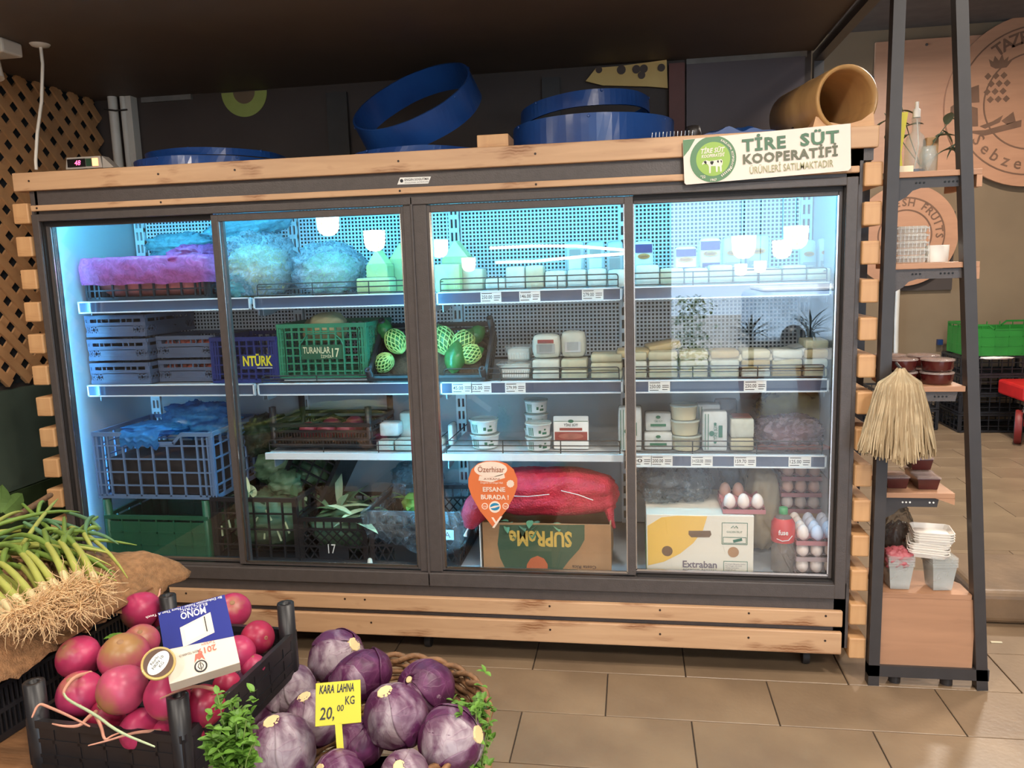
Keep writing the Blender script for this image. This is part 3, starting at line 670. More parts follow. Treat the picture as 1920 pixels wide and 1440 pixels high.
for i in range(7): g.bar(lf+u*(.122+i*.005)+vv*(.016+i*.0035), lf+u*(.118+i*.005)+vv*(.022+i*.0035), .003, .0004, Y3)
g.build('roundel_text', 'sign_white', t, world=True)
G().text('TİRE', lf+u*.186+vv*.0895, u, vv, .052, bold=.035, fit=.136, spacing=1.12).build('lettering', 'sgtext', t, world=True)
G().text('SÜT', lf+u*.366+vv*.0905, u, vv, .052, bold=.035, fit=.118, spacing=1.12).build('lettering', 'sgtext', t, world=True)
G().text('KOOPERATİFİ', lf+u*.188+vv*.0500, u, vv, .041, bold=.035, fit=.292, spacing=1.1).build('lettering', 'sgtext2', t, world=True)
G().text('ÜRÜNLERİ SATILMAKTADIR', lf+u*.208+vv*.0165, u, vv, .032, bold=.005, fit=.258).build('lettering', 'sgtext3', t, world=True)

# ================================================================ steel frame at the end of the refrigerator and ceiling beam
t = thing('steel_frame', 'black square steel frame beside the bamboo tube under the ceiling', 'frame', (3.06, .6, 2.33))
G().box(3.035, 3.075, .12, .98, 2.31, 2.35).build('beam', 'black_metal', t, world=True)
G().box(3.035, 3.075, .94, .98, 0, 2.31).build('post', 'black_metal', t, world=True)
# ================================================================ ladder shelf rack
rk = thing('ladder_shelf', 'black steel ladder shelf with wooden shelves beside the refrigerator', 'shelf rack', (3.24, .12, 0))
def rp(g, n, m, **k): return g.build(n, m, rk, world=True, **k)
xr = lambda z: 3.432-.078*z
rp(G().box(3.062, 3.098, -.02, .02, 0, 3.3), 'post', 'black_metal')
rp(G().box(3.062, 3.098, .29, .33, 0, 2.1), 'post', 'black_metal')
rp(G().bar((xr(.0), 0, 0), (xr(3.3), 0, 3.3), .036, .04, Y3), 'post', 'black_metal')
rp(G().box(3.062, 3.45, -.02, .02, .035, .075), 'bottom_rail', 'black_metal'); 
rp(G().box(3.10, xr(.19)-.018, -.008, .0, .07, .3195), 'kick_board', 'oak_panel')
o = G().prism([(3.10, -.008), (xr(.33)-.02, -.008), (xr(.33)-.02, .09), (xr(.33)-.09, .20), (3.10, .22)], (0, 0, .337), X3, Y3, .018).build('bottom_shelf', 'oak_panel', rk, world=True)
SH4 = [(1.740, 3.345), (1.453, 3.352), (1.052, 3.33), (.692, 3.315)]
for i, (z, x1) in enumerate(SH4):
    o = G().prism([(3.10, -.012), (x1, -.012), (x1, .25), (3.12, .27)], (0, 0, z), X3, Y3, .018).build('shelf', 'oak_panel', rk, world=True, bevel=.0015)
    if i < 2: G().box(x1-.016, x1, -.012, .25, z-.055, z-.018).build('lip', 'oak_panel', o).location = -rk.location
    if i == 3: G().prism([(x1-.06, -.018), (x1, -.018), (x1, -.04)], (0, -.012, z), X3, Z3, .02).build('lip', 'oak_panel', o).location = -rk.location
    zb = z-.019; bx = 3.31 if i < 3 else 3.27
    g = G().prism([(3.098, zb), (bx, zb), (bx-.006, zb-.032), (3.17, zb-.032), (3.145, zb-.04), (3.128, zb-.058), (3.098, zb-.075)], (0, -.002, 0), X3, Z3, .004)
    b = g.build('bracket', 'black_metal' if i in (0, 3) else 'frame_grey', o); b.location = -rk.location
    for hx in (3.155, 3.166, 3.178, 3.24, 3.252, 3.264, 3.276):
        if hx < bx-.01: G().lathe([(.0032, 0), (.0032, .001)], 8, Matrix.Translation((hx, -.003, zb-.016)) @ Matrix.Rotation(R(90), 4, 'X')).build('hole', 'void' if i != 3 else 'tag_white', o).location = -rk.location
for x in (3.16, 3.33): rp(G().lathe([(.02, 0), (.02, .035)], 12, Matrix.Translation((x, .02, 0))), 'foot', 'black_metal')
rp(G().tube([(3.1, .27, 2.0), (3.40, .02, 1.70)], .012, 6), 'brace', 'black_metal') if 0 else None
# things on the rack
mat('yellow_card', (214, 200, 52), .5, var=.04, bump=.2); mat('label_cream', (226, 212, 180), .5); mat('leaf_grey', (92, 104, 84), .5, var=.15); mat('jar_glass', (206, 214, 212), .05, alpha=.28); mat('jar_blue', (24, 50, 96), .4); mat('jam_red', (74, 27, 25), .18, var=.15, coat=.4); mat('clear_plastic', (214, 218, 216), .1, alpha=.35); mat('clear_plastic2', (200, 204, 200), .12, alpha=.55); mat('foam_white', (240, 234, 226), .55, var=.02); mat('mop', (180, 160, 128), .8, var=.18, scale=30); mat('mop2', (158, 136, 104), .85, var=.1); mat('paper_bag', (168, 132, 92), .7, bump=.2)
z = 1.741
x0, x1, a, b = PB(1669, 212, 1692, 298, .1)
g = G().prism([(x0-.0, z), (x1+.004, z), (x1-.004, z+.07), (x1+.012, b), (x0-.0, b)], (0, .09, 0), X3, Z3, .04); tag(g.build('yellow_carton', 'yellow_card'), 'yellow glittery card box standing on the top rack shelf', 'box')
tag(G().box(3.10, 3.155, .03, .035, z, z+.022).build('price_label', 'label_cream'), 'cream paper label at the front of the top rack shelf', 'label')
t = thing('glass_bottle', 'clear glass spray bottle with a blue base on the top rack shelf', 'bottle', (3.19, .13, z))
G().lathe([(.03, 0), (.032, .004), (.032, .10), (.026, .125), (.012, .14), (.012, .17), (.014, .172), (.014, .185)], 20).build('body', 'jar_glass', t)
G().lathe([(.0315, .001), (.0315, .018)], 20).build('blue_base', 'jar_blue', t)
G().lathe([(.012, .185), (.012, .21), (.006, .215), (.006, .235)], 12).build('cap', 'foam_white', t)
G().tube([(0, 0, .02), (.01, 0, .1), (.002, 0, .18)], .002, 6).build('straw', 'foam_white', t)
t = thing('glass_jar', 'small clear glass jar beside the spray bottle on the rack', 'jar', (3.215, .08, z))
G().lathe([(.0, .001), (.026, .0), (.027, .06), (.022, .075), (.022, .085), (.019, .085), (.019, .07), (.023, .058), (.0, .006)], 18).build('body', 'jar_glass', t)
tag(G().box(3.245, 3.285, .19, .23, z, z+.13).build('paper_packet', 'paper_bag', bevel=.006), 'brown paper packet standing behind the glass jar on the rack', 'packet')
t = thing('plant_cutting', 'eucalyptus sprig with grey-green round leaves on the top rack shelf', 'plant', (3.22, .16, z))
rnd = random.Random(4)
def leaf(c, d, L, W, up=Z3):
    d = Vector(d).normalized(); s = d.cross(up).normalized(); n = s.cross(d); c = Vector(c); P = []
    for i in range(7):
        v = i/6; w_ = W*math.sin(math.pi*min(1, .08+v*.92))**.8; b = c+d*L*v-n*(L*.25*v*v)
        P += [b-s*w_+n*w_*.3, b, b+s*w_+n*w_*.3]
    return P, [(i*3+j, i*3+j+1, i*3+j+4, i*3+j+3) for i in range(6) for j in range(2)]
for (ex, ez, nl) in ((-.12, .20, 4), (-.07, .23, 3), (.09, .17, 5), (.13, .10, 4)):
    pts = [Vector((ex*v, .02*math.sin(v*3), .03+ez*v-.02*v*v)) for v in [i/8 for i in range(9)]]
    G().tube(pts, .0016, 5).build('stem', 'leaf_grey', t)
    for k in range(nl):
        p = pts[min(8, 3+int(k*5/nl)+1)]; G().add(*leaf(p, (rnd.uniform(-1, 1), rnd.uniform(-.5, .3), rnd.uniform(-.5, .5)), .058, .016)).build('leaf', 'leaf_grey', t)
z = 1.454
def clamshells(label, x, y, n, W, D, h, z, grp=None):
    for i in range(n):
        zz = z+i*h; t = thing('plastic_clamshell', ORD[i]+' '+label+', counted upward', 'container', (x, y, zz), grp)
        G().lathe([(W*.60, .001), (W*.66, h*.55), (W*.72, h*.6), (W*.72, h*.66), (W*.6, h*.98), (0, h*.99)], 4, Matrix.Rotation(R(45), 4, 'Z'), False).build('tray', 'clear_plastic2', t)
        g = G()
        for k in range(9): g.box(-W*.5+k*W/8-.001, -W*.5+k*W/8+.001, -D*.52, -D*.50, h*.1, h*.9)
        g.build('ribs', 'clear_plastic', t)
clamshells('clear plastic clamshell box stacked on the second rack shelf', 3.175, .12, 5, .10, .10, .024, z, 'clear clamshells on the rack')
tag(G().lathe([(.034, 0), (.036, .055), (.033, .055), (.032, .003), (0, .003)], 24).build('paper_cup', 'foam_white'), 'small white pot beside the clear clamshells on the rack', 'pot').location = (3.262, .10, z)
z = 1.053
mat('lid_clear', (190, 170, 164), .12, alpha=.45)
def tub(label, x, y, z, grp, m='jam_red', r=.05, h=.042, n=20, sq=True):
    t = thing('jam_tub', label, 'tub', (x, y, z), grp)
    pf = [(0, 0), (r*.86, 0), (r*.95, h*.2), (r, h*.8), (r, h*.84)]
    G().lathe(pf, n, caps=(True, True)).build('tub_body', m, t); G().lathe([(r*1.06, h*.84), (r*1.06, h*.93), (r*.98, h*.97), (0, h*.97)], n).build('lid', 'lid_clear', t)
for i in range(2):
    for k in range(2):
        tub(['lower', 'upper'][k]+' dark red tub '+['at the front', 'at the back'][i]+' of the middle rack shelf beside the slanted post', 3.262-.004*i, .05+.12*i, z+k*.0435, 'dark red tubs on the middle rack shelf')
for i in range(2):
    for k in range(2): tub(['lower', 'upper'][k]+' dark red tub '+['just above', 'farther behind'][i]+' the mop head on the middle rack shelf', 3.155, .07+.12*i, z+k*.0435, 'dark red tubs behind the mop head')
z = .693
for k, (x, y, zz) in enumerate(((3.245, .06, z), (3.25, .14, z), (3.245, .13, z+.05), (3.15, .07, z))):
    t = thing('jam_box', ['dark red clear-lidded box at the front of the low rack shelf', 'dark red box behind the front one on the low rack shelf', 'dark red box stacked on another below the mop fringe', 'dark red box below the mop head beside the rack post'][k], 'tub', (x, y, zz), 'dark red boxes on the low rack shelf')
    G().lathe([(.042, 0), (.05, .034), (.05, .038)], 4, Matrix.Rotation(R(45), 4, 'Z'), False).build('box_body', 'jam_red', t)
    G().lathe([(.054, .038), (.054, .042), (.046, .046)], 4, Matrix.Rotation(R(45), 4, 'Z'), False).build('lid', 'lid_clear', t)
z = .338
for k, (x, r0) in enumerate(((3.165, 0), (3.30, .1))):
    t = thing('clear_cup_stack', ['stack of clear square cups with a pink bag in it', 'stack of clear square cups under the foam trays'][k], 'cup', (x, .05, z), None, r0)
    for i in range(4): G().lathe([(.043+.001*i, .002+i*.006), (.056, .085+i*.009), (.060, .087+i*.009), (.060, .094+i*.009), (.054, .094+i*.009)], 4, Matrix.Rotation(R(45), 4, 'Z'), False).build('cup', 'clear_plastic', t)
mat('pink_bag', (168, 84, 92), .5, bump=.3)
def blob(name, mats, c, sz, seed, amp=.15, fr=3, n=(40, 24), p=2.6, ridge=0, parent=None, rot=None, flat=0, rf=7):
    g = G()
    def fn(u, v):
        a, b = 2*math.pi*u, math.pi*(v-.5)
        cb = math.cos(b); d = Vector((math.cos(a)*cb, math.sin(a)*cb, math.sin(b)))
        k = (abs(d.x)**p+abs(d.y)**p+abs(d.z)**p)**(-1/p); k *= 1+amp*nz3(d, fr, seed)
        if ridge: k *= 1-ridge*abs(nz3(d, rf, seed+3))+ridge*.4*nz3(d, rf*2.6, seed+9)
        q = Vector((d.x*k*sz[0], d.y*k*sz[1], d.z*k*sz[2]))
        if flat and q.z < -sz[2]*flat: q.z = -sz[2]*flat
        return q
    g.grid(fn, n[0], n[1], wrap=True)
    o = g.build(name, mats, parent); o.location = c
    if rot: o.rotation_euler = rot
    return o
o = blob('pink_bag', 'pink_bag', (3.165, .05, .44), (.05, .045, .04), 5, .15, ridge=.35); tag(o, 'crumpled pink plastic bag stuffed in the clear cups', 'bag')
mat('foam2', (232, 228, 222), .5, var=.02)
def foamtray(x, y, z, rz, tilt, lab):
    W, D, h = .125, .095, .016; g = G()
    def prof(k, s, zz): return [(sx*(W*s), sy*(D*s), zz) for sx, sy in ((-1, -.8), (-.8, -1), (.8, -1), (1, -.8), (1, .8), (.8, 1), (-.8, 1), (-1, .8))]
    L = [prof(0, .42*2*.5+.02, 0), prof(0, .5, h), prof(0, .515, h), prof(0, .515, h-.004), prof(0, .43, -.004)] ; V = sum(L[:3], []); F = []
    for i in range(2): F += [(i*8+j, i*8+(j+1) % 8, (i+1)*8+(j+1) % 8, (i+1)*8+j) for j in range(8)]
    F.append(tuple(range(7, -1, -1))); g.add([Vector(v) for v in V], F)
    o = g.build('foam_tray', 'foam_white', bevel=0); o.location = (x, y, z); o.rotation_euler = (tilt, 0.02, rz)
    so = o.modifiers.new('s', 'SOLIDIFY'); so.thickness = .0022
    return tag(o, lab, 'tray', 'white foam trays on the rack base')
for i in range(9): foamtray(3.265+(.008 if i > 4 else -.004*(i % 2)), .06, .455+i*.0085+(.006 if i > 4 else 0), -.25 if i <= 4 else -.12, R(3), 'white foam food tray at the top of the stack on clear cups' if i == 8 else 'white foam food tray, '+ORD[i]+' from the bottom of the stack on clear cups')
t = thing('dark_bag', 'crumpled clear bag of dark goods behind the foam trays', 'bag', (3.20, .17, .338)); blob('film', film('filmgrey', (180, 176, 168), .4), (0, 0, .13), (.06, .05, .125), 8, .2, ridge=.3, parent=t, flat=.98); blob('contents', 'jam_red', (0, 0, .1), (.045, .04, .095), 9, .2, parent=t, flat=.98)
# mop hanging from the rack post
t = thing('mop_head', 'beige string mop head hanging on the rack post', 'mop', (3.11, -.07, 1.12)); rnd = random.Random(7)
for blk in range(2):
    g = G()
    for i in range(330):
        a = rnd.uniform(0, 2*math.pi); r = rnd.random()**.4; ca, sa = math.cos(a), math.sin(a); h0 = rnd.uniform(.2, 1)
        L = .305-rnd.uniform(0, .035)-.03*abs(ca)*r; w1 = .062+.050*r*abs(ca); pts = []
        for k in range(8):
            v = k/7; e = .45*math.sin(min(v*5, 1)*math.pi/2)+.55*v
            pts.append((ca*(.01+w1*e*(.35+.65*r))+.003*math.sin(v*8+i), sa*(.006+.052*e*(.35+.65*r)), .004-.012*r-L*v-.012*v*(1-v)))
        g.tube(pts, [.002, .0034, .0034, .0034, .0036, .0036, .0036, .0024], 4, caps=False)
    o = g.build('mop_strands', 'mop' if blk else 'mop2', t); o['kind'] = 'stuff'
G().tube([(0, .0, .0), (0, .045, .012)], .005, 6).build('hook', 'black_metal', t)
# ================================================================ rear of the shop
G1 = 4.77
t = thing('wood_wall_board', 'pale wooden board on the rear wall behind the round shop emblem', 'board', (5.0, G1, 2.7)); a, b = A(1560, 78, G1-.03), A(1700, 310, G1-.03)
G().box(A(1640, 90, G1).x, 6.4, G1-.03, G1, 2.2, A(1700, 77, G1).z).build('sheet', 'sign_wood', t, world=True)
G().lathe([(.012, 0), (.012, .01)], 10, Matrix.Translation(A(1737, 84, G1-.03)) @ Matrix.Rotation(R(90), 4, 'X')).build('screw', 'chrome', t, world=True)
mat('engraved', (116, 84, 64), .7)
def emblem(cpx, cpy, rad, Y, label, top, bottom, fruit):
    c = A(cpx, cpy, Y); t = thing('wooden_emblem', label, 'sign', c)
    disc(c, 0, rad, 64, .03).build('disc', 'sign_wood', t, world=True); f = Vector((c.x, Y-.032, c.z))
    for r in (.86, .56) if fruit else (.74, .5): disc((c.x, Y-.030, c.z), rad*r-.006, rad*r+.006, 56, .003).build('ring', 'engraved', t, world=True)
    rr = .68 if fruit else .58
    if top: arctext(top[0], (0, 0), rad*rr, R(top[1]), R(top[2]), rad*.2, f, X3, Z3, G(), bold=.02).build('lettering', 'engraved', t, world=True)
    if bottom: arctext(bottom[0], (0, 0), rad*.80, R(bottom[1]), R(bottom[2]), rad*.2, f, X3, Z3, G(), flip=True, bold=.01).build('lettering', 'engraved', t, world=True)
    return t, c, f
t, c, f = emblem(1936, 190, .70, G1-.035, 'large round wooden emblem with an engraved pineapple on the rear wall', ('TAZE MEYVE', 125, 55), ('Sebze Meyve', 215, 325), True)
g = G()
def ell(cx, cz, a, b, rot=0, n=18): return [(cx+a*math.cos(q)*math.cos(rot)-b*math.sin(q)*math.sin(rot), cz+a*math.cos(q)*math.sin(rot)+b*math.sin(q)*math.cos(rot)) for q in [2*math.pi*i/n for i in range(n)]]
K = .70/122
pp = lambda px, py: ((px-1936)*K*.98, -(py-190)*K)
def eng(poly): G().prism([pp(*q) for q in poly], f, X3, Z3, .002).build('engraving', 'engraved', t, world=True)
for i in range(3):
    for j in range(4): x, y = 1873+i*11+(j % 2)*5-3, 152+j*11; eng([(x, y+5), (x+5, y), (x, y-5), (x-5, y)])
eng([(1873, 138), (1870, 128), (1876, 132), (1878, 124), (1884, 131), (1888, 122), (1891, 131), (1897, 126), (1896, 133), (1902, 132), (1895, 141), (1880, 142)])
eng([(1836, 178), (1842, 168), (1858, 163), (1860, 188), (1846, 188)]); eng([(1820, 192), (1826, 188), (1838, 190), (1836, 198), (1826, 206), (1820, 202)]); eng([(1832, 206), (1846, 192), (1858, 196), (1860, 222), (1842, 222)])
eng([(1862, 222), (1880, 216), (1894, 208), (1890, 218), (1870, 226)]); eng([(1892, 216), (1908, 204), (1912, 218), (1900, 222)]); eng([(1838, 228), (1870, 228), (1920, 216), (1920, 226), (1870, 236)])
emblem(1694, 442, .44, G1-.035, 'round wooden emblem reading FRESH FRUIT low on the rear wall', ('FRESH FRUITS', 128, -2), None, False)
tag(G().box(A(1655, 540, G1).x, A(1783, 540, G1).x, G1-.02, G1, A(1700, 545, G1).z, A(1700, 400, G1).z).build('brown_board', 'wall_dark'), 'dark brown board behind the lower round emblem', 'board')
tag(G().tube([A(1684, 530, G1-.02), A(1681, 600, G1-.02), A(1679, 700, G1-.02)], .02, 8).build('wall_conduit', 'pvc'), 'thin white conduit running down the rear wall', 'pipe')
tag(G().box(A(1756, 640, G1).x, A(1765, 640, G1).x, G1-.04, G1, A(1760, 646, G1).z, A(1760, 636, G1).z).build('wall_socket', 'jar_blue'), 'small dark blue socket low on the rear wall', 'socket')
c0 = A(1800, 800, 4.05); x = A(1862, 700, 4.2).x
for k in range(4): crate('black_crate', ['lowest', 'second lowest', 'third lowest', 'uppermost'][k]+' black crate in the stack under the bright green crate', .62, .42, .155, 'crate_black', (x+.06, 4.40, .004+k*.16), .0, 'grid', 8, 3, group='black crates under the green crate')
crate('green_crate', 'bright green crate topmost on the black crate stack by the wall', .62, .42, .26, 'crate_green', (x+.10, 4.40, .645), .0, 'solid', 6, 3, notch=True)
for k in range(2): crate('black_crate', ['low black crate on the floor behind the rack', 'low black crate stacked on another behind the rack'][k], .5, .4, .17, 'crate_black', (x-.62, 4.5, .004+k*.175), 0, 'grid', 7, 3, group='low black crates by the rear wall')
tag(blob('white_sheet', 'foam_white', (x+.0, 4.15, .632), (.12, .03, .01), 3, .3), 'scrap of white film under the bright green crate', 'film')
# pallet jack at the edge of the picture
mat('jack_red', (196, 36, 34), .35); mat('wheel_red', (120, 30, 26), .5)
b = AZ(1905, 818, 0); t = thing('pallet_jack', 'red pallet jack with black wheels at the edge of the picture', 'pallet jack', (b.x+.0, b.y-.25, 0))
for dx in (-.10, .06):
    M = Matrix.Translation((dx, 0, .13)) @ Matrix.Rotation(R(90), 4, 'Y') @ Matrix.Rotation(R(25), 4, 'X')
    G().lathe([(.0, -.03), (.10, -.03), (.13, -.025), (.13, .025), (.10, .03), (0, .03)], 28, M).build('wheel', 'crate_black', t); G().lathe([(.131, -.024), (.136, -.01), (.136, .01), (.131, .024)], 28, M, caps=(False, False)).build('wheel_rim', 'wheel_red', t)
G().box(-.12, .30, -.1, .35, .34, .46).build('fork_carriage', 'jack_red', t, bevel=.02); G().box(-.02, .3, -.14, -.02, .18, .36).build('pump', 'crate_black', t, bevel=.02); G().box(.1, .3, .35, .5, .06, .12).build('fork', 'jack_red', t)
G().tube([(-.05, -.08, .3), (-.11, -.1, .33), (-.12, -.1, .27), (-.06, -.09, .24)], .012, 8).build('hose', 'chrome', t); G().tube([(.12, -.08, .3), (.14, -.3, 1.2)], .02, 10).build('handle_bar', 'crate_black', t)
mat('stone', (122, 98, 74), .45, var=.2, scale=6, bump=.2); mat('pale_strip', (200, 172, 138), .45)
tag(G().box(3.75, 6.2, 1.0, 1.085, .0005, .012).build('floor_strip', 'pale_strip'), 'pale strip across the floor behind the rack', 'floor strip')  # thin pale box lying on the tiles
tag(G().box(3.61, 4.9, .50, .96, .001, .14).build('stone_step', 'stone', bevel=.03, seg=4), 'worn brown stone block on the floor beside the rack', 'block')
tag(G().box(-.02, .02, -.004, .004, 0, .004).build('floor_scrap', 'label_cream'), 'small pale scrap of paper on the tiles beside the rack', 'scrap').location = AZ(1868, 1205, .001)
# ================================================================ contents of the refrigerator
def rbox(g, x0, x1, y0, y1, z0, z1, r=.008, puff=0):
    """box with rounded edges and slightly puffed faces"""
    nx = 8
    def P(d):
        s = max(abs(d.x), abs(d.y), abs(d.z)); d = d/s
        h = Vector(((x1-x0)/2, (y1-y0)/2, (z1-z0)/2)); q = Vector((d.x*h.x, d.y*h.y, d.z*h.z)); i = Vector([max(-h[k]+r, min(h[k]-r, q[k])) for k in range(3)])
        e = q-i; e = e.normalized()*r if e.length > 1e-6 else e
        q = i+e
        if puff: q += Vector((d.x*(1-d.y**2)*(1-d.z**2), d.y*(1-d.x**2)*(1-d.z**2), d.z*(1-d.x**2)*(1-d.y**2)))*puff
        return q+Vector(((x0+x1)/2, (y0+y1)/2, (z0+z1)/2))
    k = [-1, -.9, -.4, .4, .9, 1]
    for ax in range(3):
        for s in (-1, 1):
            a, b = (ax+1) % 3, (ax+2) % 3; vs = []
            for i in k:
                for j in k:
                    d = Vector((0, 0, 0)); d[ax] = s; d[a] = i; d[b] = j; vs.append(P(d))
            fs = [(i*6+j, i*6+j+1, (i+1)*6+j+1, (i+1)*6+j) for i in range(5) for j in range(5)]
            if s > 0: fs = [f[::-1] for f in fs]
            g.add(vs, fs, True)
    return g
film('film_clear', (212, 226, 236), .55, lo=.2); film('film_pink', (222, 120, 190), .85, lo=.5, ridge=70); film('film_blue', (70, 160, 230), .8, lo=.6, ridge=45); film('film_aqua', (150, 220, 232), .6, lo=.35, ridge=40); film('film_wrap', (226, 230, 230), .16, lo=.02, ridge=25)
film('film_thin', (214, 226, 234), .34, lo=.06, ridge=40); film('film_mauve', (206, 186, 196), .6, lo=.15, ridge=50)
mat('cheese_white', (234, 232, 216), .42, var=.03, sss=.1); mat('cheese_cream', (224, 212, 176), .4, var=.04); mat('cheese_tan', (206, 178, 126), .42, var=.05); mat('cheese_yellow', (212, 222, 150), .42, var=.05); mat('paper_white', (238, 238, 234), .4, var=.02); mat('print_green', (38, 110, 84), .5); mat('print_red', (150, 60, 54), .5); mat('print_grey', (150, 150, 146), .5); mat('print_navy', (48, 54, 110), .45); mat('print_gold', (206, 140, 70), .5); mat('pack_grey', (150, 150, 144), .4); mat('pack_silver', (190, 192, 190), .3)
def pack(name, label, cat, x0, x1, z0, z1, yf, dep, m='cheese_white', grp=None, wrap=True, lab=None, rot=None, r=.008, puff=.002, prt=None):
    c = Vector(((x0+x1)/2, yf+dep/2, z0)); t = thing(name, label, cat, c, grp); w_, h = x1-x0, z1-z0
    rbox(G(), -w_/2, w_/2, -dep/2, dep/2, 0, h, min(r, h*.3), puff).build('block', m, t)
    if wrap: rbox(G(), -w_/2-.002, w_/2+.002, -dep/2-.0025, dep/2+.0025, .0005, h+.0025, min(r, h*.3), puff+.001).build('film_wrap', 'film_wrap', t)
    if lab: lab(t, w_, h, dep)
    if rot: t.rotation_euler = rot
    return t
def flat(t, name, m, x0, x1, z0, z1, y): return G().box(x0, x1, y-.0008, y, z0, z1).build(name, m, t)
# ---- first shelf, behind the first two doors
t = crate('pink_lined_crate', 'black crate wrapped in shiny pink plastic film on the top shelf', .545, .34, .17, 'crate_black', (.318, .385, S1), 0, 'grid', 9, 4)
def drape(W, D, H, drop, seed, inner=.05, rag=.02, amp=.006, puff=.012):
    pl = []
    cs = [(-1, -1), (1, -1), (1, 1), (-1, 1)]
    per = 2*(W+D)
    def edge(u):
        s = u*per
        if s < W: return (-W/2+s, -D/2, 0, -1)
        s -= W
        if s < D: return (W/2, -D/2+s, 1, 0)
        s -= D
        if s < W: return (W/2-s, D/2, 0, 1)
        return (-W/2, D/2-(s-W), -1, 0)
    def fn(u, v):
        u = u % 1; x, y, nx_, ny_ = edge(u); d = drop(u)*(1+rag*4*nz3((u*9, seed, 0), 3)); 
        if v < .25: k = v/.25; z = H-inner*(1-k); o = -.018+.02*k
        elif v < .4: k = (v-.25)/.15; z = H+.006*math.sin(k*math.pi); o = .002+.014*k
        else: k = (v-.4)/.6; z = H-d*k; o = .016+puff*math.sin(k*math.pi)
        q = Vector((x, y, z)); n = amp*nz3(q, 34, seed)+amp*1.4*abs(nz3(q, 17, seed+4))
        return q+Vector((nx_, ny_, 0))*(o+n)+Vector((0, 0, n*.4))
    return G().grid(fn, 120, 16, wrap=True)
drape(.545, .34, .17, lambda u: .105 if u < .33 else (.14 if u < .52 else .06), 3, inner=.06).build('pink_film', 'film_pink', t)
blob('pink_film', 'film_pink', (.16, -.02, .165), (.115, .17, .055), 4, .15, ridge=.3, parent=t, n=(60, 30))
blob('contents', mat('rosy_fruit', (168, 96, 84), .5, var=.3, scale=14), (0, 0, .09), (.25, .155, .08), 6, .1, parent=t, p=5)
tag(blob('clear_bag', 'film_aqua', (.36, .46, S1+.215), (.17, .12, .06), 11, .2, ridge=.3, n=(64, 32)), 'pale blue clear bag lying on the pink-lined crate', 'bag')
mat('root_beige', (196, 182, 136), .5, var=.12, scale=9); mat('pale_green', (168, 196, 160), .5, var=.15, scale=8)
def bag(label, c, sz, seed, fm='film_clear', inner=None, ims=.8, grp=None, **k):
    t = thing('plastic_bag', label, 'bag', (c[0], c[1], c[2]-sz[2]*.9), grp); off = (0, 0, sz[2]*.9)
    blob('bag_film', fm, off, sz, seed, .16, ridge=.28, parent=t, n=(72, 40), flat=.9, **k)
    if inner: blob('contents', inner, (0, .01, sz[2]*.9*ims), tuple(s*ims for s in sz), seed+1, .12, fr=4, parent=t, flat=.98, n=(48, 28), ridge=.12)
    return t
bag('greenish clear bag lying low beside the pink-lined crate', (.655, .34, S1+.05), (.10, .10, .056), 21, 'film_aqua', 'pale_green')
c = A(482, 490, .36); bag('bulging clear bag of pale roots on the top shelf', (c.x+.0, .37, S1+.125), (.155, .15, .135), 22, 'film_clear', 'root_beige')
c = A(480, 440, .36); tag(blob('aqua_bag', 'film_aqua', (c.x-.06, .43, S1+.295), (.19, .12, .055), 23, .2, ridge=.25, n=(64, 32), rot=(0, R(-12), 0)), 'aqua plastic bag heaped above the bag of pale roots', 'bag')
c = A(615, 500, .36); bag('round clear bag of pale greens beside the yellow cartons', (c.x, .38, S1+.10), (.135, .14, .11), 24, 'film_clear', 'pale_green')
def carton(label, px0, px1, py, y, dep, gable=True, m='cheese_yellow', h=None, rz=0):
    x0, x1, a, b = PB(px0, py, px1, 540, y); w_ = x1-x0; h = h or b-S1; t = thing('cheese_carton', label, 'carton', ((x0+x1)/2, y+dep/2, S1+.001), 'pale yellow wrapped blocks on the top shelf'); t.rotation_euler = (0, 0, rz)
    if gable: G().prism([(-w_/2, 0), (w_/2, 0), (w_/2, h*.62), (0, h), (-w_/2, h*.62)], (0, -dep/2, 0), X3, Z3, dep).build('block', m, t, bevel=.004)
    else: rbox(G(), -w_/2, w_/2, -dep/2, dep/2, 0, h, .006, .002).build('block', m, t)
    rbox(G(), -w_/2-.003, w_/2+.003, -dep/2-.003, dep/2+.003, 0, h*(.66 if gable else 1)+.003, .006, .003).build('film_wrap', 'film_wrap', t)
carton('low pale yellow block at the front before the gabled carton', 668, 730, 522, .20, .09, False)
carton('tall pale yellow gabled carton beside the bag of greens', 686, 726, 468, .30, .09)
carton('pale yellow carton half hidden behind the door mullion', 727, 775, 455, .40, .09)
carton('yellow-green gabled carton just past the door mullion', 828, 880, 450, .36, .10)
carton('low yellow-green block in front of the gabled carton past the mullion', 815, 862, 496, .22, .10, False, 'cheese_yellow')
carton('short wrapped pale block beside the yellow-green gabled carton', 862, 905, 505, .26, .09, False, 'cheese_cream')
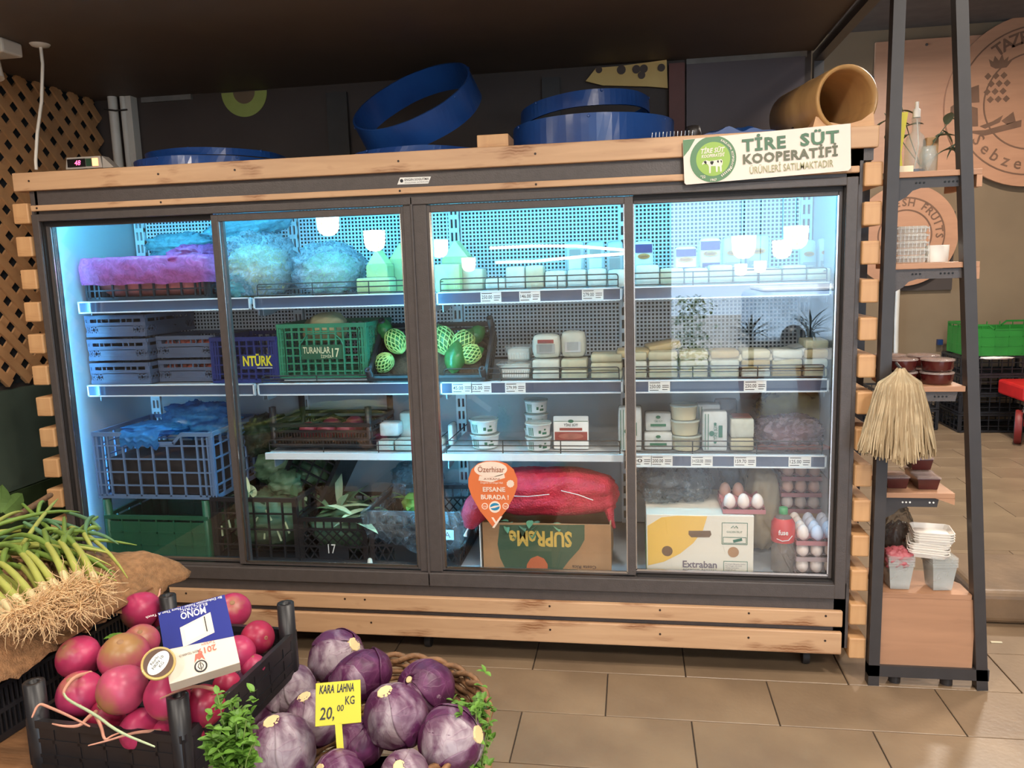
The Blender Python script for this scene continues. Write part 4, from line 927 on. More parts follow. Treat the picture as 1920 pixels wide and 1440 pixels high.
# ---- first shelf, third and fourth door: white packs
def onlabel(m1, m2, txt, col='ink', top=False):
    def f(t, w_, h, dep):
        y = -dep/2-.0045
        flat(t, 'label', m1, -w_*.34, w_*.34, h*.22, h*.62, y)
        if m2: flat(t, 'label_band', m2, -w_*.3, w_*.3, h*.66, h*.82, y)
        if txt: G().text(txt, (0, y-.001, h*.40), X3, Z3, h*.14, align='CENTER', fit=w_*.5).build('print', col, t)
    return f
for i, (p0, p1, py) in enumerate(((910, 948, 522), (948, 985, 500), (985, 1020, 498), (1022, 1062, 508), (1064, 1100, 506), (1102, 1138, 504), (1140, 1176, 506))):
    x0, x1, a, b = PB(p0, py, p1, 540, .22); pack('cheese_pack', ORD[i]+' white cheese pack from the mullion in the front row, top shelf, third door', 'cheese', x0, x1-.003, S1+.001, b, .22, .09, 'cheese_white' if i != 2 else 'cheese_cream', 'white cheese packs on the top shelf, third door')
for i, (p0, p1) in enumerate(((1062, 1098), (1100, 1136), (1138, 1170))):
    x0, x1, a, b = PB(p0, 452, p1, 530, .40); pack('cheese_pouch', ['pale grey pouch standing behind the white packs, nearest the middle', 'pale grey pouch standing between two others behind the white packs', 'grey pouch with a gold emblem beside the third door edge'][i], 'pouch', x0, x1-.004, S1+.001, b, .38, .045, 'pack_silver', None, False, onlabel('paper_white' if i < 2 else 'print_grey', 'pack_grey', None), r=.014)
def kpack(t, w_, h, dep, navy=True, txt='Kaanlar'):
    y = -dep/2-.0035; m = 'print_navy' if navy else 'print_grey'
    if navy: flat(t, 'label_band', m, -w_*.46, w_*.46, h*.74, h*.93, y)
    flat(t, 'label', m, -w_*.38, w_*.46, h*.16, h*.46, y)
    G().prism(ell(0, 0, w_*.34, h*.06), (0, y-.001, h*.66), X3, Z3, .0005).build('emblem', 'print_gold', t)
    G().text(txt, (0, y-.0016, h*.635), X3, Z3, h*.09, align='CENTER', fit=w_*.5, bold=.01).build('print', 'print_red', t)
    for k in range(3): flat(t, 'fine_print', 'paper_white', -w_*.26, w_*.3, h*(.22+.07*k), h*(.23+.07*k), y-.001)
for p0, p1, py, yy, nv, lab in ((1190, 1226, 452, .36, 1, 'navy and white cheese pouch just past the third door stile'), (1266, 1308, 462, .30, 1, 'shorter navy and white cheese pouch in the middle of the top shelf'), (1312, 1353, 446, .34, 1, 'tall navy and white cheese pouch beside the grey ones'), (1356, 1398, 444, .34, 0, 'grey cheese pouch beside the tall navy one'), (1399, 1444, 440, .38, 0, 'broad grey cheese pouch past the other grey one'), (1502, 1532, 450, .38, 0, 'grey pouch with a slanted label near the refrigerator corner'), (1534, 1570, 446, .40, 0, 'grey pouch in the corner end of the top shelf')):
    x0, x1, a, b = PB(p0, py, p1, 540, yy); pack('cheese_pouch', lab, 'pouch', x0, x1-.003, S1+.001, b, yy, .04, 'paper_white' if nv else 'pack_silver', None, False, (lambda t, w_, h, d, n=nv: kpack(t, w_, h, d, bool(n))), r=.014)
for i, p0 in enumerate(range(1192, 1560, 46)):
    x0, x1, a, b = PB(p0, 503 if i % 3 else 497, p0+44, 540, .215); pack('cheese_pack', ORD[i]+' low white cheese pack from the stile, top shelf, fourth door', 'cheese', x0, x1, S1+.001, b, .215, .09, ['cheese_white', 'cheese_cream'][i % 2], 'low white cheese packs on the top shelf, fourth door')
# ---- second shelf
for k in range(3):
    crate('grey_tray', ['lowest grey-blue tray of the stack beside the side wall', 'middle grey-blue tray of the stack beside the side wall', 'uppermost grey-blue tray of the stack beside the side wall'][k], .265, .36, .088, 'crate_grey', (.168, .385, S2+k*.098), 0, 'tray', 5, 3, group='grey trays on the second shelf')
    t = thing('tray_goods', ['dark goods heaped in the lowest grey tray', 'dark goods heaped in the middle grey tray', 'dark goods heaped in the uppermost grey tray'][k], 'produce', (.168, .385, S2+.012+k*.098)); blob('heap', mat('dark_goods', (44, 38, 36), .6, var=.3, scale=25), (0, 0, .025), (.12, .16, .035), 30+k, .25, fr=6, parent=t, flat=.7)
mat('tomato', (196, 96, 78), .3, var=.15)
for k in range(2):
    crate('grey_tray', ['lower grey tray of tomatoes beside the blue crate', 'upper grey tray of tomatoes beside the blue crate'][k], .255, .30, .090, 'crate_grey', (.437, .41, S2+k*.100), 0, 'tray', 5, 3, group='grey trays on the second shelf')
    for i in range(5):
        o = tag(blob('tomato', 'tomato', (.345+.045*i, .30+.02*(i % 2), S2+.05+k*.100), (.024, .024, .022), i, .05, n=(16, 10), p=2.1), ['tomato in the lower grey tray beside the blue crate', 'tomato in the upper grey tray beside the blue crate'][k], 'tomato', 'tomatoes in the grey trays')
mat('txt_yellow', (236, 220, 40), .5); mat('txt_cream', (224, 220, 180), .5)
def nt(o, w, d, H):
    G().box(-w*.1, w*.92, -d-.006, -d-.004, H*.30, H*.62).build('name_panel', 'crate_blue', o)
    G().text('NTÜRK', (-w*.02, -d-.0065, H*.38), X3, Z3, .055, bold=.03, fit=.125).build('lettering', 'txt_yellow', o); G().box(w*.4, w*.86, -d-.0075, -d-.0068, H*.32, H*.335).build('underline', 'tag_white', o)
crate('blue_crate', 'dark blue plastic crate lettered in yellow on the second shelf', .28, .34, .185, 'crate_blue', (.722, .37, S2), 0, 'grid', 9, 5, extra=nt)
def tu(o, w, d, H):
    G().box(-w*.46, w*.5, -d-.006, -d-.003, H*.36, H*.62).build('name_panel', 'crate_dkgreen', o)
    G().text('TURANLAR', (-w*.42, -d-.007, H*.47), X3, Z3, .036, bold=.012, fit=.112).build('lettering', 'txt_cream', o); G().text('17', (w*.24, -d-.007, H*.40), X3, Z3, .05, bold=.01, fit=.030).build('lettering', 'txt_cream', o); G().text('İZMİR', (-w*.02, -d-.007, H*.385), X3, Z3, .016, fit=.045).build('lettering', 'txt_cream', o)
    G().tube([(-w*.5+w*.12*0, -d-.006, .01), (-w*.5, -d-.006, H*.62), (-w*.4, -d-.006, H*.72), (-w*.3, -d-.006, H*.82), (w*.3, -d-.006, H*.82), (w*.44, -d-.006, H*.72), (w*.5, -d-.006, H*.62), (w*.5, -d-.006, .01)], .003, 5).build('arch_rib', 'crate_teal', o)
crate('green_crate', 'sea green crate lettered TURANLAR 17 on the second shelf', .362, .33, .22, 'crate_teal', (1.05, .37, S2+.012), 0, 'grid', 12, 7, extra=tu)
tag(blob('celeriac', 'root_beige', (1.04, .31, S2+.21), (.075, .07, .06), 40, .1, ridge=.1), 'pale round root lying in the sea green crate', 'root')
tag(blob('celeriac', 'root_beige', (.96, .40, S2+.19), (.06, .07, .055), 41, .1, ridge=.1), 'pale root at the side of the sea green crate', 'root')
tag(G().box(.88, 1.225, .21, .54, S2+.001, S2+.010).build('foam_sheet', 'foam_white'), 'white foam sheet lying under the sea green crate', 'sheet')
# avocado crate, tilted to the front
av = crate('avocado_crate', 'black crate tilted forward to show avocados in foam nets', .46, .28, .10, 'crate_black', (1.482, .315, S2+.045), 0, 'slots', 8, 3, post=.035, rot=(R(42), 0, 0), pr=.014)
Mav = Matrix.Translation(av.location) @ Matrix.Rotation(R(42), 4, 'X')
mat('straw', (76, 62, 48), .8, var=.4, scale=40, bump=.5); blob('lining', 'straw', (0, 0, .02), (.20, .13, .02), 50, .3, fr=8, parent=av)
mat('avocado', (46, 118, 58), .25, var=.2, scale=60, bump=.15, bscale=120); mat('foam_net', (190, 222, 130), .6, var=.04)
def avocado(label, px, py, s, spin, net, y=.30):
    c = A(px, py, y); t = thing('avocado', label, 'avocado', c, 'avocados in the tilted crate')
    prof = lambda v: (math.sin(math.pi*v)**.75)*(1.0-.32*v)
    n = 14; M = Matrix.Rotation(R(spin), 4, 'Y') @ Matrix.Rotation(R(-25), 4, 'X')
    G().lathe([(s*.62*prof(i/n), s*(-.8+1.75*i/n)) for i in range(n+1)], 20, M).build('fruit', 'avocado', t)
    if net:
        g = G(); v0, v1 = .0, .78; R_ = lambda v: s*.62*prof(v)+.0035
        for k in range(13):
            for sg in (1, -1):
                pts = [M @ Vector((R_(v)*math.cos(a), R_(v)*math.sin(a), s*(-.8+1.75*v))) for v, a in [(v0+(v1-v0)*j/10, 2*math.pi*k/13+sg*1.6*j/10) for j in range(11)]]
                g.tube(pts, .0024, 4, caps=False)
        g.build('foam_net', 'foam_net', t)
avocado('avocado in a green foam net at the upper corner of the tilted crate', 742, 640, 0.075, -35, True, .30)
avocado('avocado in a foam net low in the corner of the tilted crate', 720, 680, 0.064, -130, True, .26)
avocado('bare avocado tip behind the upper corner foam net', 722, 618, 0.064, -20, False, .34)
avocado('large avocado in a foam net just past the door mullion', 832, 638, 0.083, -25, True, .31)
avocado('avocado in a foam net behind the bare glossy avocado', 868, 642, 0.075, 35, True, .31)
avocado('small avocado in a foam net beside the crate corner post', 882, 664, 0.064, 70, True, .26)
avocado('bare glossy green avocado standing at the front of the crate', 853, 672, 0.081, 5, False, .235)
avocado('dull green avocado at the far upper corner of the crate', 893, 628, 0.064, 30, False, .36)
# tubs and cheeses behind the third door
def boxtub(label, x0, x1, z0, z1, y, dep, m='cheese_white'):
    t = thing('cheese_tub', label, 'tub', ((x0+x1)/2, y+dep/2, z0)); w_, h = x1-x0, z1-z0
    rbox(G(), -w_*.42, w_*.42, -dep*.42, dep*.42, .002, h*.85, .01).build('cheese', m, t)
    g = G(); V = []
    for s, zz in ((.42, 0), (.5, h*.9), (.56, h*.92), (.56, h)): V += [(sx*w_*s, sy*dep*s, zz) for sx, sy in ((-1, -.85), (-.85, -1), (.85, -1), (1, -.85), (1, .85), (.85, 1), (-.85, 1), (-1, .85))]
    g.add([Vector(v) for v in V], [(i*8+j, i*8+(j+1) % 8, (i+1)*8+(j+1) % 8, (i+1)*8+j) for i in range(3) for j in range(8)]+[tuple(24+j for j in range(8))])
    g.build('tub_shell', 'clear_plastic', t); g = G()
    for k in range(16): g.box(-w_*.40+k*w_*.8/15-.0008, -w_*.40+k*w_*.8/15+.0008, -dep*.47, -dep*.455, h*.15, h*.8)
    o = g.build('ribs', 'paper_white', t); o['kind'] = 'stuff'; return t
x0, x1, a, b = PB(934, 682, 996, 712, .22); boxtub('ribbed clear tub of white cheese at the front of the second shelf', x0, x1, S2+.001, b, .22, .11)
x0, x1, a, b = PB(948, 654, 996, 682, .30); boxtub('small clear tub of white cheese set behind the ribbed one', x0, x1, S2+.062, b+.008, .30, .10); tag(G().box(x0, x1, .34, .44, S2+.001, S2+.06).build('foil_block', 'paper_white', bevel=.004), 'white wrapped block under the small clear tub', 'cheese')
x0, x1, a, b = PB(998, 674, 1050, 712, .20); hh = b-S2
for k in range(2): pack('cheese_pack', ['white cheese pack at the bottom beside the ribbed tub', 'white cheese pack lying on another beside the ribbed tub'][k], 'cheese', x0, x1-.003, S2+.001+k*hh/2, S2-.002+(k+1)*hh/2, .20, .11)
xa, xb, a, b = PB(1000, 628, 1051, 674, .24); pack('cheese_pack', 'white cheese pack with a red emblem standing on two packs', 'cheese', xa, xb-.003, S2+hh+.003, b, .215, .08, lab=onlabel('print_grey', 'print_red', None), r=.016, puff=.004)
xa, xb, a, b = PB(1052, 622, 1098, 674, .25); pack('cheese_pack', 'white cheese pack with a red seal standing next to the emblem pack', 'cheese', xa+.002, xb-.003, S2+hh+.003, b, .23, .08, lab=onlabel('pack_silver', None, None), r=.016, puff=.004)
x0, x1, a, b = PB(1052, 674, 1102, 712, .20)
for k in range(2): pack('cheese_pack', ['cream cheese block at the bottom under the sealed pack', 'cream cheese block lying under the sealed pack'][k], 'cheese', x0, x1-.003, S2+.001+k*hh/2, S2-.002+(k+1)*hh/2, .20, .11, 'cheese_cream')
x0, x1, a, b = PB(1108, 668, 1166, 712, .20)
for k in range(3): pack('cheese_pack', ['bottom', 'middle', 'top'][k]+' cream cheese block in the stack before the third door stile', 'cheese', x0, x1, S2+.001+k*.032, S2+.031+k*.032, .20, .11, 'cheese_cream', 'cream blocks before the third door stile')
# fourth door: rows of stacked blocks
rnd = random.Random(9); cols = [1145, 1190, 1215, 1272, 1332, 1390, 1448, 1508, 1566]; cx = [A(p, 690, .2).x for p in (1142, 1214, 1272, 1330, 1388, 1446, 1506, 1564)]
for i in range(7):
    nst = 3 if i < 6 else 4
    for k in range(nst):
        a, b = max(cx[i], 2.245)+.003, min(cx[i+1], 2.955)-.002
        pack('cheese_block', ['bottom', 'second', 'third', 'fourth'][k]+' film-wrapped cheese block up in the '+ORD[i]+' stack from the stile, second shelf, fourth door', 'cheese', a+rnd.uniform(0, .003), b-rnd.uniform(0, .003), S2+.001+k*.034, S2+.033+k*.034, .20+rnd.uniform(0, .006), .12, ['cheese_cream', 'cheese_white', 'cheese_tan'][(i+k) % 3 if i > 2 else k % 2], 'stacked cheese blocks behind the fourth door')
def lyingpack(label, px, py, w_, yaw, tilt, m, lab, y=.28, dep=.12):
    c = A(px, py, y); t = thing('cheese_block', label, 'cheese', (c.x, y, c.z)); rbox(G(), -w_/2, w_/2, -dep/2, dep/2, 0, .028, .006, .002).build('block', m, t); rbox(G(), -w_/2-.003, w_/2+.003, -dep/2-.003, dep/2+.003, -.001, .031, .006, .003).build('film_wrap', 'film_wrap', t)
    if lab: G().box(-w_*.4, w_*.4, -dep*.4, dep*.4, .0325, .0335).build('label', lab, t)
    t.rotation_euler = (0, R(tilt), R(yaw))
lyingpack('tan cheese block on top of the stack past the third stile', 1187, 668, .12, 0, 0, 'cheese_tan', None, .27)
lyingpack('tilted tan cheese block leaning on the stack top', 1243, 655, .12, 8, -10, 'cheese_tan', None, .32)
lyingpack('flat white pack with a dark label on the stack, first of two', 1363, 676, .14, 0, 0, 'cheese_cream', 'pack_grey', .27)
lyingpack('flat white pack with a dark label on the stack, second of two', 1427, 674, .13, 0, 0, 'cheese_cream', 'pack_grey', .27)
lyingpack('white labelled pack tilted up at the stack end', 1482, 668, .15, 6, -13, 'paper_white', 'pack_silver', .27)
# ---- third shelf
def rad_in(c, s, i, lab): return tag(blob('radish', mat('beet_pink', (150, 56, 76), .4, var=.2), c, (s, s, s*.95), i, .06, n=(20, 14), p=2.1), lab, 'radish', 'radishes in the low black crate')
def l17(o, w, d, H): pass
bc = crate('low_black_crate', 'low black crate with corner posts and radishes on the third shelf', .42, .30, .10, 'crate_black', (1.018, .36, S3+.012), 0, 'slots', 6, 3, post=.065, pr=.014)
G().text('17', (.211+.004, -.02, .045), Y3, Z3, .05).build('lettering', 'tag_white', bc)
for i, (dx, dy) in enumerate(((-.08, -.08), (0, -.085), (.08, -.08), (-.02, .02), (.07, .05))): rad_in((1.018+dx, .36+dy, S3+.065), .04, i, 'pink radish in the low black crate on the third shelf')
for i, (p0, p1, t0, b0, y, m) in enumerate(((706, 738, 828, 850, .20, 'cheese_white'), (740, 774, 826, 850, .20, 'cheese_white'), (712, 748, 794, 826, .24, 'paper_white'), (750, 775, 775, 822, .30, 'cheese_white'), (840, 850, 800, 838, .30, 'paper_white'))):
    x0, x1, a, b = PB(p0, t0, p1, b0, y); pack('cheese_cube', ['white cheese cube at the shelf front next to the low crate', 'white cheese cube at the shelf front by the mullion', 'glossy white cheese cube stacked on the front pair', 'tall white cheese piece behind the front cubes', 'white cheese cube just past the mullion on the third shelf'][i], 'cheese', x0, x1-.002, S3+.001 if i in (0, 1, 4) else (S3+.052 if i == 2 else S3+.03), b if i != 4 else S3+.085, y, .07, m, 'white cheese cubes on the third shelf', r=.006)
pack('cheese_cube', 'white block supporting the tall piece behind the front cubes', 'cheese', 1.44, 1.50, S3+.001, S3+.029, .30, .07, 'cheese_white')
mat('lid_glass', (200, 216, 212), .12, alpha=.5)
def rtub(label, x, y, z, r, h, mats=('paper_white', 'lid_glass', 'print_green'), grp=None, txt=True):
    t = thing('round_tub', label, 'tub', (x, y, z), grp); t.rotation_euler = (0, 0, R(-90))
    G().lathe([(r*.86, 0), (r*.88, .002), (r*.97, h*.8), (r*1.03, h*.82), (r*1.03, h*.86)], 32).build('tub_body', mats[0], t)
    G().lathe([(r*1.05, h*.84), (r*1.05, h*.93), (r*.98, h*.96), (r*.95, h*.90), (0, h*.89)], 32).build('lid', mats[1], t)
    if txt:
        G().lathe([(r*.875, h*.02), (r*.89, h*.06)], 32, caps=(False, False)).build('green_band', mats[2], t)
        def wrap(a0, a1, z0, z1, nm): G().lathe([(r*(.885+.105*z0), h*.8*z0), (r*(.885+.105*z1), h*.8*z1)], 6, caps=(False, False), a0=R(a0), a1=R(a1)).build(nm, mats[2], t)
        wrap(8, 20, .35, .62, 'print_dot'); wrap(26, 50, .25, .45, 'print_leaf'); wrap(34, 44, .6, .75, 'print_mark')
        for k in range(4): wrap(-46+k*8, -42+k*8, .15, .85, 'print_line')
    return t
c = A(906, 828, .24)
rtub('green and white tub, lower of the pair on the third shelf', c.x, .28, S3+.001, .057, .060); rtub('green and white tub stacked on its twin on the third shelf', c.x-.003, .28, S3+.060, .057, .060)
c = A(1005, 845, .22)
for k in range(2): rtub(['green and white tub at the foot of the tall front stack', 'green and white tub second in the tall front stack'][k], c.x+.008, .245, S3+.001+k*.055, .05, .056)
rtub('small green and white tub third in the stack behind', c.x-.01, .34, S3+.075, .046, .056); rtub('small green and white tub topmost of the tall stack', c.x-.01, .34, S3+.13, .046, .056); rtub('small green and white tub at the bottom of the rear stack', c.x-.01, .345, S3+.001, .05, .072)
x0, x1, a, b = PB(1038, 780, 1104, 846, .26)
t = thing('meat_pack', 'flat white pack of sliced pastirma reading TIRE SUT', 'pack', ((x0+x1)/2, .25, S3+.001)); w_, h = x1-x0, b-S3
rbox(G(), -w_/2, w_/2, -.006, .006, 0, h, .005).build('card', 'paper_white', t); flat(t, 'meat_window', 'print_red', -w_*.46, w_*.46, h*.27, h*.52, -.0065); flat(t, 'green_line', 'print_green', -w_*.48, w_*.48, h*.83, h*.845, -.0065)
G().prism(ell(0, 0, w_*.08, h*.05), (0, -.0075, h*.84), X3, Z3, .0005).build('emblem', 'print_green', t); G().text('TİRE SÜT', (0, -.007, h*.69), X3, Z3, h*.10, align='CENTER', fit=w_*.4, bold=.02).build('lettering', 'ink', t); flat(t, 'ribbon', 'print_red', -w_*.32, w_*.32, h*.56, h*.64, -.0072)
G().prism(ell(0, 0, w_*.36, h*.09), (0, -.008, h*.39), X3, Z3, .0005).build('meat_slices', 'rosy_fruit', t); t.rotation_euler = (R(-6), 0, 0)
# fourth door, third shelf
def tpack(label, p0, p1, py, y, m='paper_white', vert=True, dep=.05, zb=None, txt='TİRE SÜT'):
    x0, x1, a, b = PB(p0, py, p1, 850, y); zb = zb or S3+.001; h = b-zb; w_ = x1-x0-.003
    t = pack('cheese_pack', label, 'cheese', x0, x1-.003, zb, b, y, dep, m, None, True, None, r=.007)
    yy = -dep/2-.0045
    if vert:
        for sx in (-.42, -.30): flat(t, 'print_line', 'print_green', w_*sx, w_*(sx+.03), h*.05, h*.95, yy)
        G().prism(ell(0, 0, w_*.11, w_*.11), (-w_*.14, yy-.001, h*.46), X3, Z3, .0005).build('emblem', 'print_green', t)
        G().text(txt, (w_*.08, yy-.001, h*.30), Z3, -X3, w_*.18, fit=h*.38, bold=.02).build('lettering', 'print_green', t); flat(t, 'leaf_print', 'print_green', w_*.14, w_*.30, h*.36, h*.66, yy)
        for zz in (.24, .70): G().prism(ell(0, 0, w_*.06, w_*.06), (0, yy-.001, h*zz), X3, Z3, .0005).build('seal', 'print_green', t)
    else:
        G().prism(ell(0, 0, w_*.09, h*.09), (0, yy-.001, h*.8), X3, Z3, .0005).build('emblem', 'print_green', t); G().text(txt, (0, yy-.001, h*.52), X3, Z3, h*.14, align='CENTER', fit=w_*.34).build('lettering', 'print_green', t); flat(t, 'ribbon', 'print_green', -w_*.3, w_*.3, h*.28, h*.42, yy)
    return t
tpack('white printed pack half hidden by the third door stile', 1160, 1204, 764, .22)
tpack('white pack with a green emblem at the bottom beside the cream tubs', 1208, 1262, 812, .24, vert=False)
z1 = A(1235, 812, .24).z
tpack('white pack with a green emblem lying on another beside the cream tubs', 1210, 1260, 775, .26, vert=False, zb=z1+.003)
c = A(1287, 850, .24); z = S3+.001
for k in range(3): rtub(['cream plain tub at the foot of the stack behind the fourth door', 'cream plain tub in the middle of its stack of three', 'cream plain tub with a dark lid topmost of its stack'][k], c.x-.004*k, .27, z+k*.058, .057-.003*k, .06, ('cheese_cream', 'lid_glass', 'ink'), None, False)
tpack('upright white and green pack reading TIRE SUT next to cream tubs', 1318, 1365, 772, .22); tpack('white and green pack standing behind the upright one', 1306, 1352, 758, .30)
x0, x1, a, b = PB(1370, 786, 1414, 850, .23); hm = (b-S3)
pack('cheese_pack', 'square cream cheese pack at the bottom beside the bagged sausages', 'cheese', x0, x1, S3+.001, S3+hm*.40, .23, .10, 'cheese_cream'); pack('cheese_pack', 'square white cheese pack with a reddish label on another pack', 'cheese', x0, x1, S3+hm*.41, b, .23, .10, 'cheese_white', lab=lambda t, w_, h, d: G().box(-w_*.4, w_*.4, -d*.42, d*.42, h+.0045, h+.0052).build('label', 'rosy_fruit', t))
x0, x1, a, b = PB(1340, 748, 1382, 772, .40); pack('black_tray', 'black tray standing behind the green and white packs', 'tray', x0, x1, S3+.001, b, .40, .03, 'crate_black', None, False)
mat('sausage', (112, 60, 48), .4, var=.2)
t = bag('mauve clear bag of dark sausages at the shelf corner', (A(1480, 830, .27).x, .29, S3+.062), (.125, .09, .068), 61, 'film_mauve', 'sausage', ims=.72)
for i in range(7):
    p = Vector((-.11+.036*i, -.085, .018)); G().tube([p+Vector((-.025, 0, 0)), p+Vector((0, -.006, .004)), p+Vector((.025, 0, 0))], [.006, .012, .006], 8).build('sausage', 'sausage', t)
mat('pasta', (196, 180, 104), .5, var=.15, scale=20); x = A(1500, 770, .46).x
t = bag('clear bag of yellowish dried pasta behind the sausages', (x, .47, S3+.105), (.17, .09, .115), 63, 'film_wrap', 'pasta', ims=.93)
# ---- refrigerator floor
FZ = .342; DY = -.055   # the floor load stands right behind the glass
def loops(u): return .085 if (.05 < u < .2) else .05
gc = crate('dark_green_crate', 'dark green crate with corner posts under the pale blue crate', .46, .40, .18, 'crate_dkgreen', (.328, .31, FZ), 0, 'solid', 6, 3, post=.066, pr=.017)
bl = crate('pale_blue_crate', 'pale blue crate holding a blue plastic bag beside the side wall', .52, .40, .275, 'crate_pale_blue', (.342, .31, FZ+.252), 0, 'grid', 8, 5, notch=True)
G().box(-.22, .22, -.17, .17, .012, .16).build('dark_infill', 'dark_goods', bl)  # plain dark box makes the crate's inside dark
t = thing('blue_bag', 'bright blue plastic bag spilling over the pale blue crate', 'bag', (.38, .28, FZ+.492))
blob('bag_film', 'film_blue', (.05, .06, .045), (.16, .11, .075), 71, .25, ridge=.3, parent=t, n=(72, 36)); blob('bag_film', 'film_blue', (-.08, -.06, .03), (.13, .10, .028), 72, .25, ridge=.3, parent=t, n=(64, 30))
def flap(u, v): x = -.17+.17*u; return Vector((x, -.166-.012*v-.012*math.sin(v*3)+.006*nz3((x, v, 0), 30), .04-(.055+.045*abs(nz3((x*3, 0, 0), 9)))*v+.01*nz3((x, v, 1), 20)))
G().grid(flap, 30, 12).build('bag_flap', 'film_blue', t)
tag(blob('dark_bundle', mat('dark_leaf', (44, 60, 42), .6, var=.4, scale=20, bump=.4), (.66, .46, FZ+.44), (.09, .12, .09), 73, .3, fr=5, ridge=.2), 'dark green leafy bundle beside the blue bag', 'greens')
mat('leek_green', (92, 130, 92), .5, var=.2, scale=6); mat('leek_pale', (188, 204, 164), .5, var=.1); mat('cauli_leaf', (84, 112, 84), .55, var=.25, scale=10)
b1 = crate('black_crate', 'black crate full of leafy greens beside the dark green crate', .365, .38, .262, 'crate_black', (.757, .30, FZ), 0, 'grid', 6, 4)
def greens(parent, n, cx, cy, W, D, z, L, seed, m=('leek_green', 'leek_pale', 'cauli_leaf'), up=.5, wd=.016):
    r = random.Random(seed)
    for i in range(n):
        p = Vector((cx+r.uniform(-W, W), cy+r.uniform(-D, D), z+r.uniform(-.01, .02))); G().add(*leaf(p, (r.uniform(-1, 1), r.uniform(-.8, .3), r.uniform(up-.4, up+.3)), L*r.uniform(.6, 1.2), wd*r.uniform(.6, 1.3))).build('leaf', m[i % len(m)], parent)
t = thing('leafy_greens', 'loose leafy greens with white stalks filling the black crate', 'greens', (.757, .30, FZ+.012)); blob('heap', 'cauli_leaf', (0, 0, .11), (.165, .165, .115), 75, .2, fr=5, ridge=.2, parent=t); greens(t, 22, 0, -.05, .15, .08, .2, .09, 3)
for i in range(9): r_ = random.Random(i+80); p = Vector((-.15+.036*i, -.178, r_.uniform(.05, .18))); G().tube([p, p+Vector((r_.uniform(-.02, .02), -.004, r_.uniform(.02, .05)))], [.005, .004], 6).build('stalk', 'leek_pale', t)
for k, (x, y, s) in enumerate(((.74, .40, .10), (.90, .40, .085), (.82, .30, .075))): tag(blob('cauliflower', 'cauli_leaf', (x, y, FZ+.315-.02*k), (s, s, s*.75), 90+k, .2, fr=4, ridge=.25), ['large grey-green cauliflower in its leaves on the greens', 'grey-green cauliflower nearest the leaning black crate', 'small pale green cauliflower at the heap front'][k], 'cauliflower')
crate('leaning_crate', 'black crate leaning on its side against the greens', .34, .30, .20, 'crate_black', (1.01, .44, FZ+.27), 0, 'grid', 8, 4, rot=(R(0), R(-62), R(0)))
def t17(o, w, d, H): G().text('17', (-w*.15, -d-.006, H*.22), X3, Z3, .055, fit=.032).build('lettering', 'tag_white', o)
b2 = crate('black_crate', 'black diamond-mesh crate marked 17 holding leeks', .282, .36, .185, 'crate_black', (1.083, .29, FZ), 0, 'diamond', 6, 4, extra=t17)
t = thing('leek_bundle', 'pale green leeks lying in the crate marked 17', 'leeks', (1.083, .29, FZ+.012)); blob('heap', 'cauli_leaf', (0, 0, .08), (.14, .15, .09), 76, .2, parent=t); greens(t, 20, .02, -.04, .10, .10, .15, .17, 5, ('leek_green', 'leek_pale'), .45, .018)
def tl12(o, w, d, H):
    G().text('12', (w*.1, -d-.006, H*.60), X3, Z3, .04, fit=.026).build('lettering', 'tag_white', o)
    G().box(w*.55, w*.9, -d-.007, -d-.004, H*.50, H*.68).build('paper_label', 'tag_white', o); G().text('A', (w*.7, -d-.0075, H*.54), X3, Z3, .035).build('lettering', 'print_red', o)
b3 = crate('black_crate', 'black diamond-mesh crate lined with a clear bag beside the mullion', .36, .38, .215, 'crate_black', (1.585, .37, FZ), 0, 'diamond', 6, 4, extra=tl12); b3.location = (1.412, .30, FZ)
drape(.36, .38, .215, lambda u: .10+.07*math.sin(u*9)**2 if u < .36 else .06, 8, inner=.05, rag=.05, puff=.02).build('clear_liner', 'film_thin', b3)
blob('clear_liner', 'film_thin', (-.05, .06, .27), (.11, .09, .085), 77, .25, ridge=.35, parent=b3, n=(64, 32))
t = thing('herb_bunch', 'yellow-green herb bunch in the clear bag by the mullion', 'greens', (1.40, .24, FZ+.21)); mat('herb', (120, 144, 62), .5, var=.3); greens(t, 16, 0, 0, .04, .03, .0, .07, 9, ('herb',), .6, .010); blob('heap', 'herb', (0, 0, .0), (.06, .05, .04), 78, .2, parent=t)
tag(G().lathe([(.012, 0), (.009, .02), (.006, .025)], 8).build('garlic_clove', 'cheese_white'), 'small white clove between the black crates on the refrigerator floor', 'clove').location = (1.233, .10, FZ)
crate('black_crate', 'tall black crate standing behind the clear bag under the third shelf', .36, .20, .33, 'crate_black', (1.70, .48, FZ), 0, 'grid', 3, 2) if 0 else None
# cardboard box printed upside down, red net sack
mat('kraft', (176, 132, 92), .7, var=.08, scale=12); mat('card_green', (72, 94, 70), .65, var=.05); mat('card_orange', (210, 112, 72), .6); mat('card_yellow', (214, 178, 88), .6); mat('card_brown', (92, 66, 52), .6)
x0, x1, a, b = PB(906, 982, 1146, 1078, .10); zt = b
t = thing('supreme_box', 'brown cardboard box printed SUPREME upside down under the red sack', 'cardboard box', ((x0+x1)/2, .10, FZ)); w_, h = x1-x0, zt-FZ
G().box(-w_/2, w_/2, 0, .005, 0, h).box(-w_/2, w_/2, .30, .305, 0, h).box(-w_/2, -w_/2+.005, .005, .30, 0, h).box(w_/2-.005, w_/2, .005, .30, 0, h).box(-w_/2, w_/2, .005, .30, 0, .004).build('carton', 'kraft', t)
U = lambda px, py: (A(px, py, .10).x-(x0+x1)/2, A(px, py, .10).z-FZ)
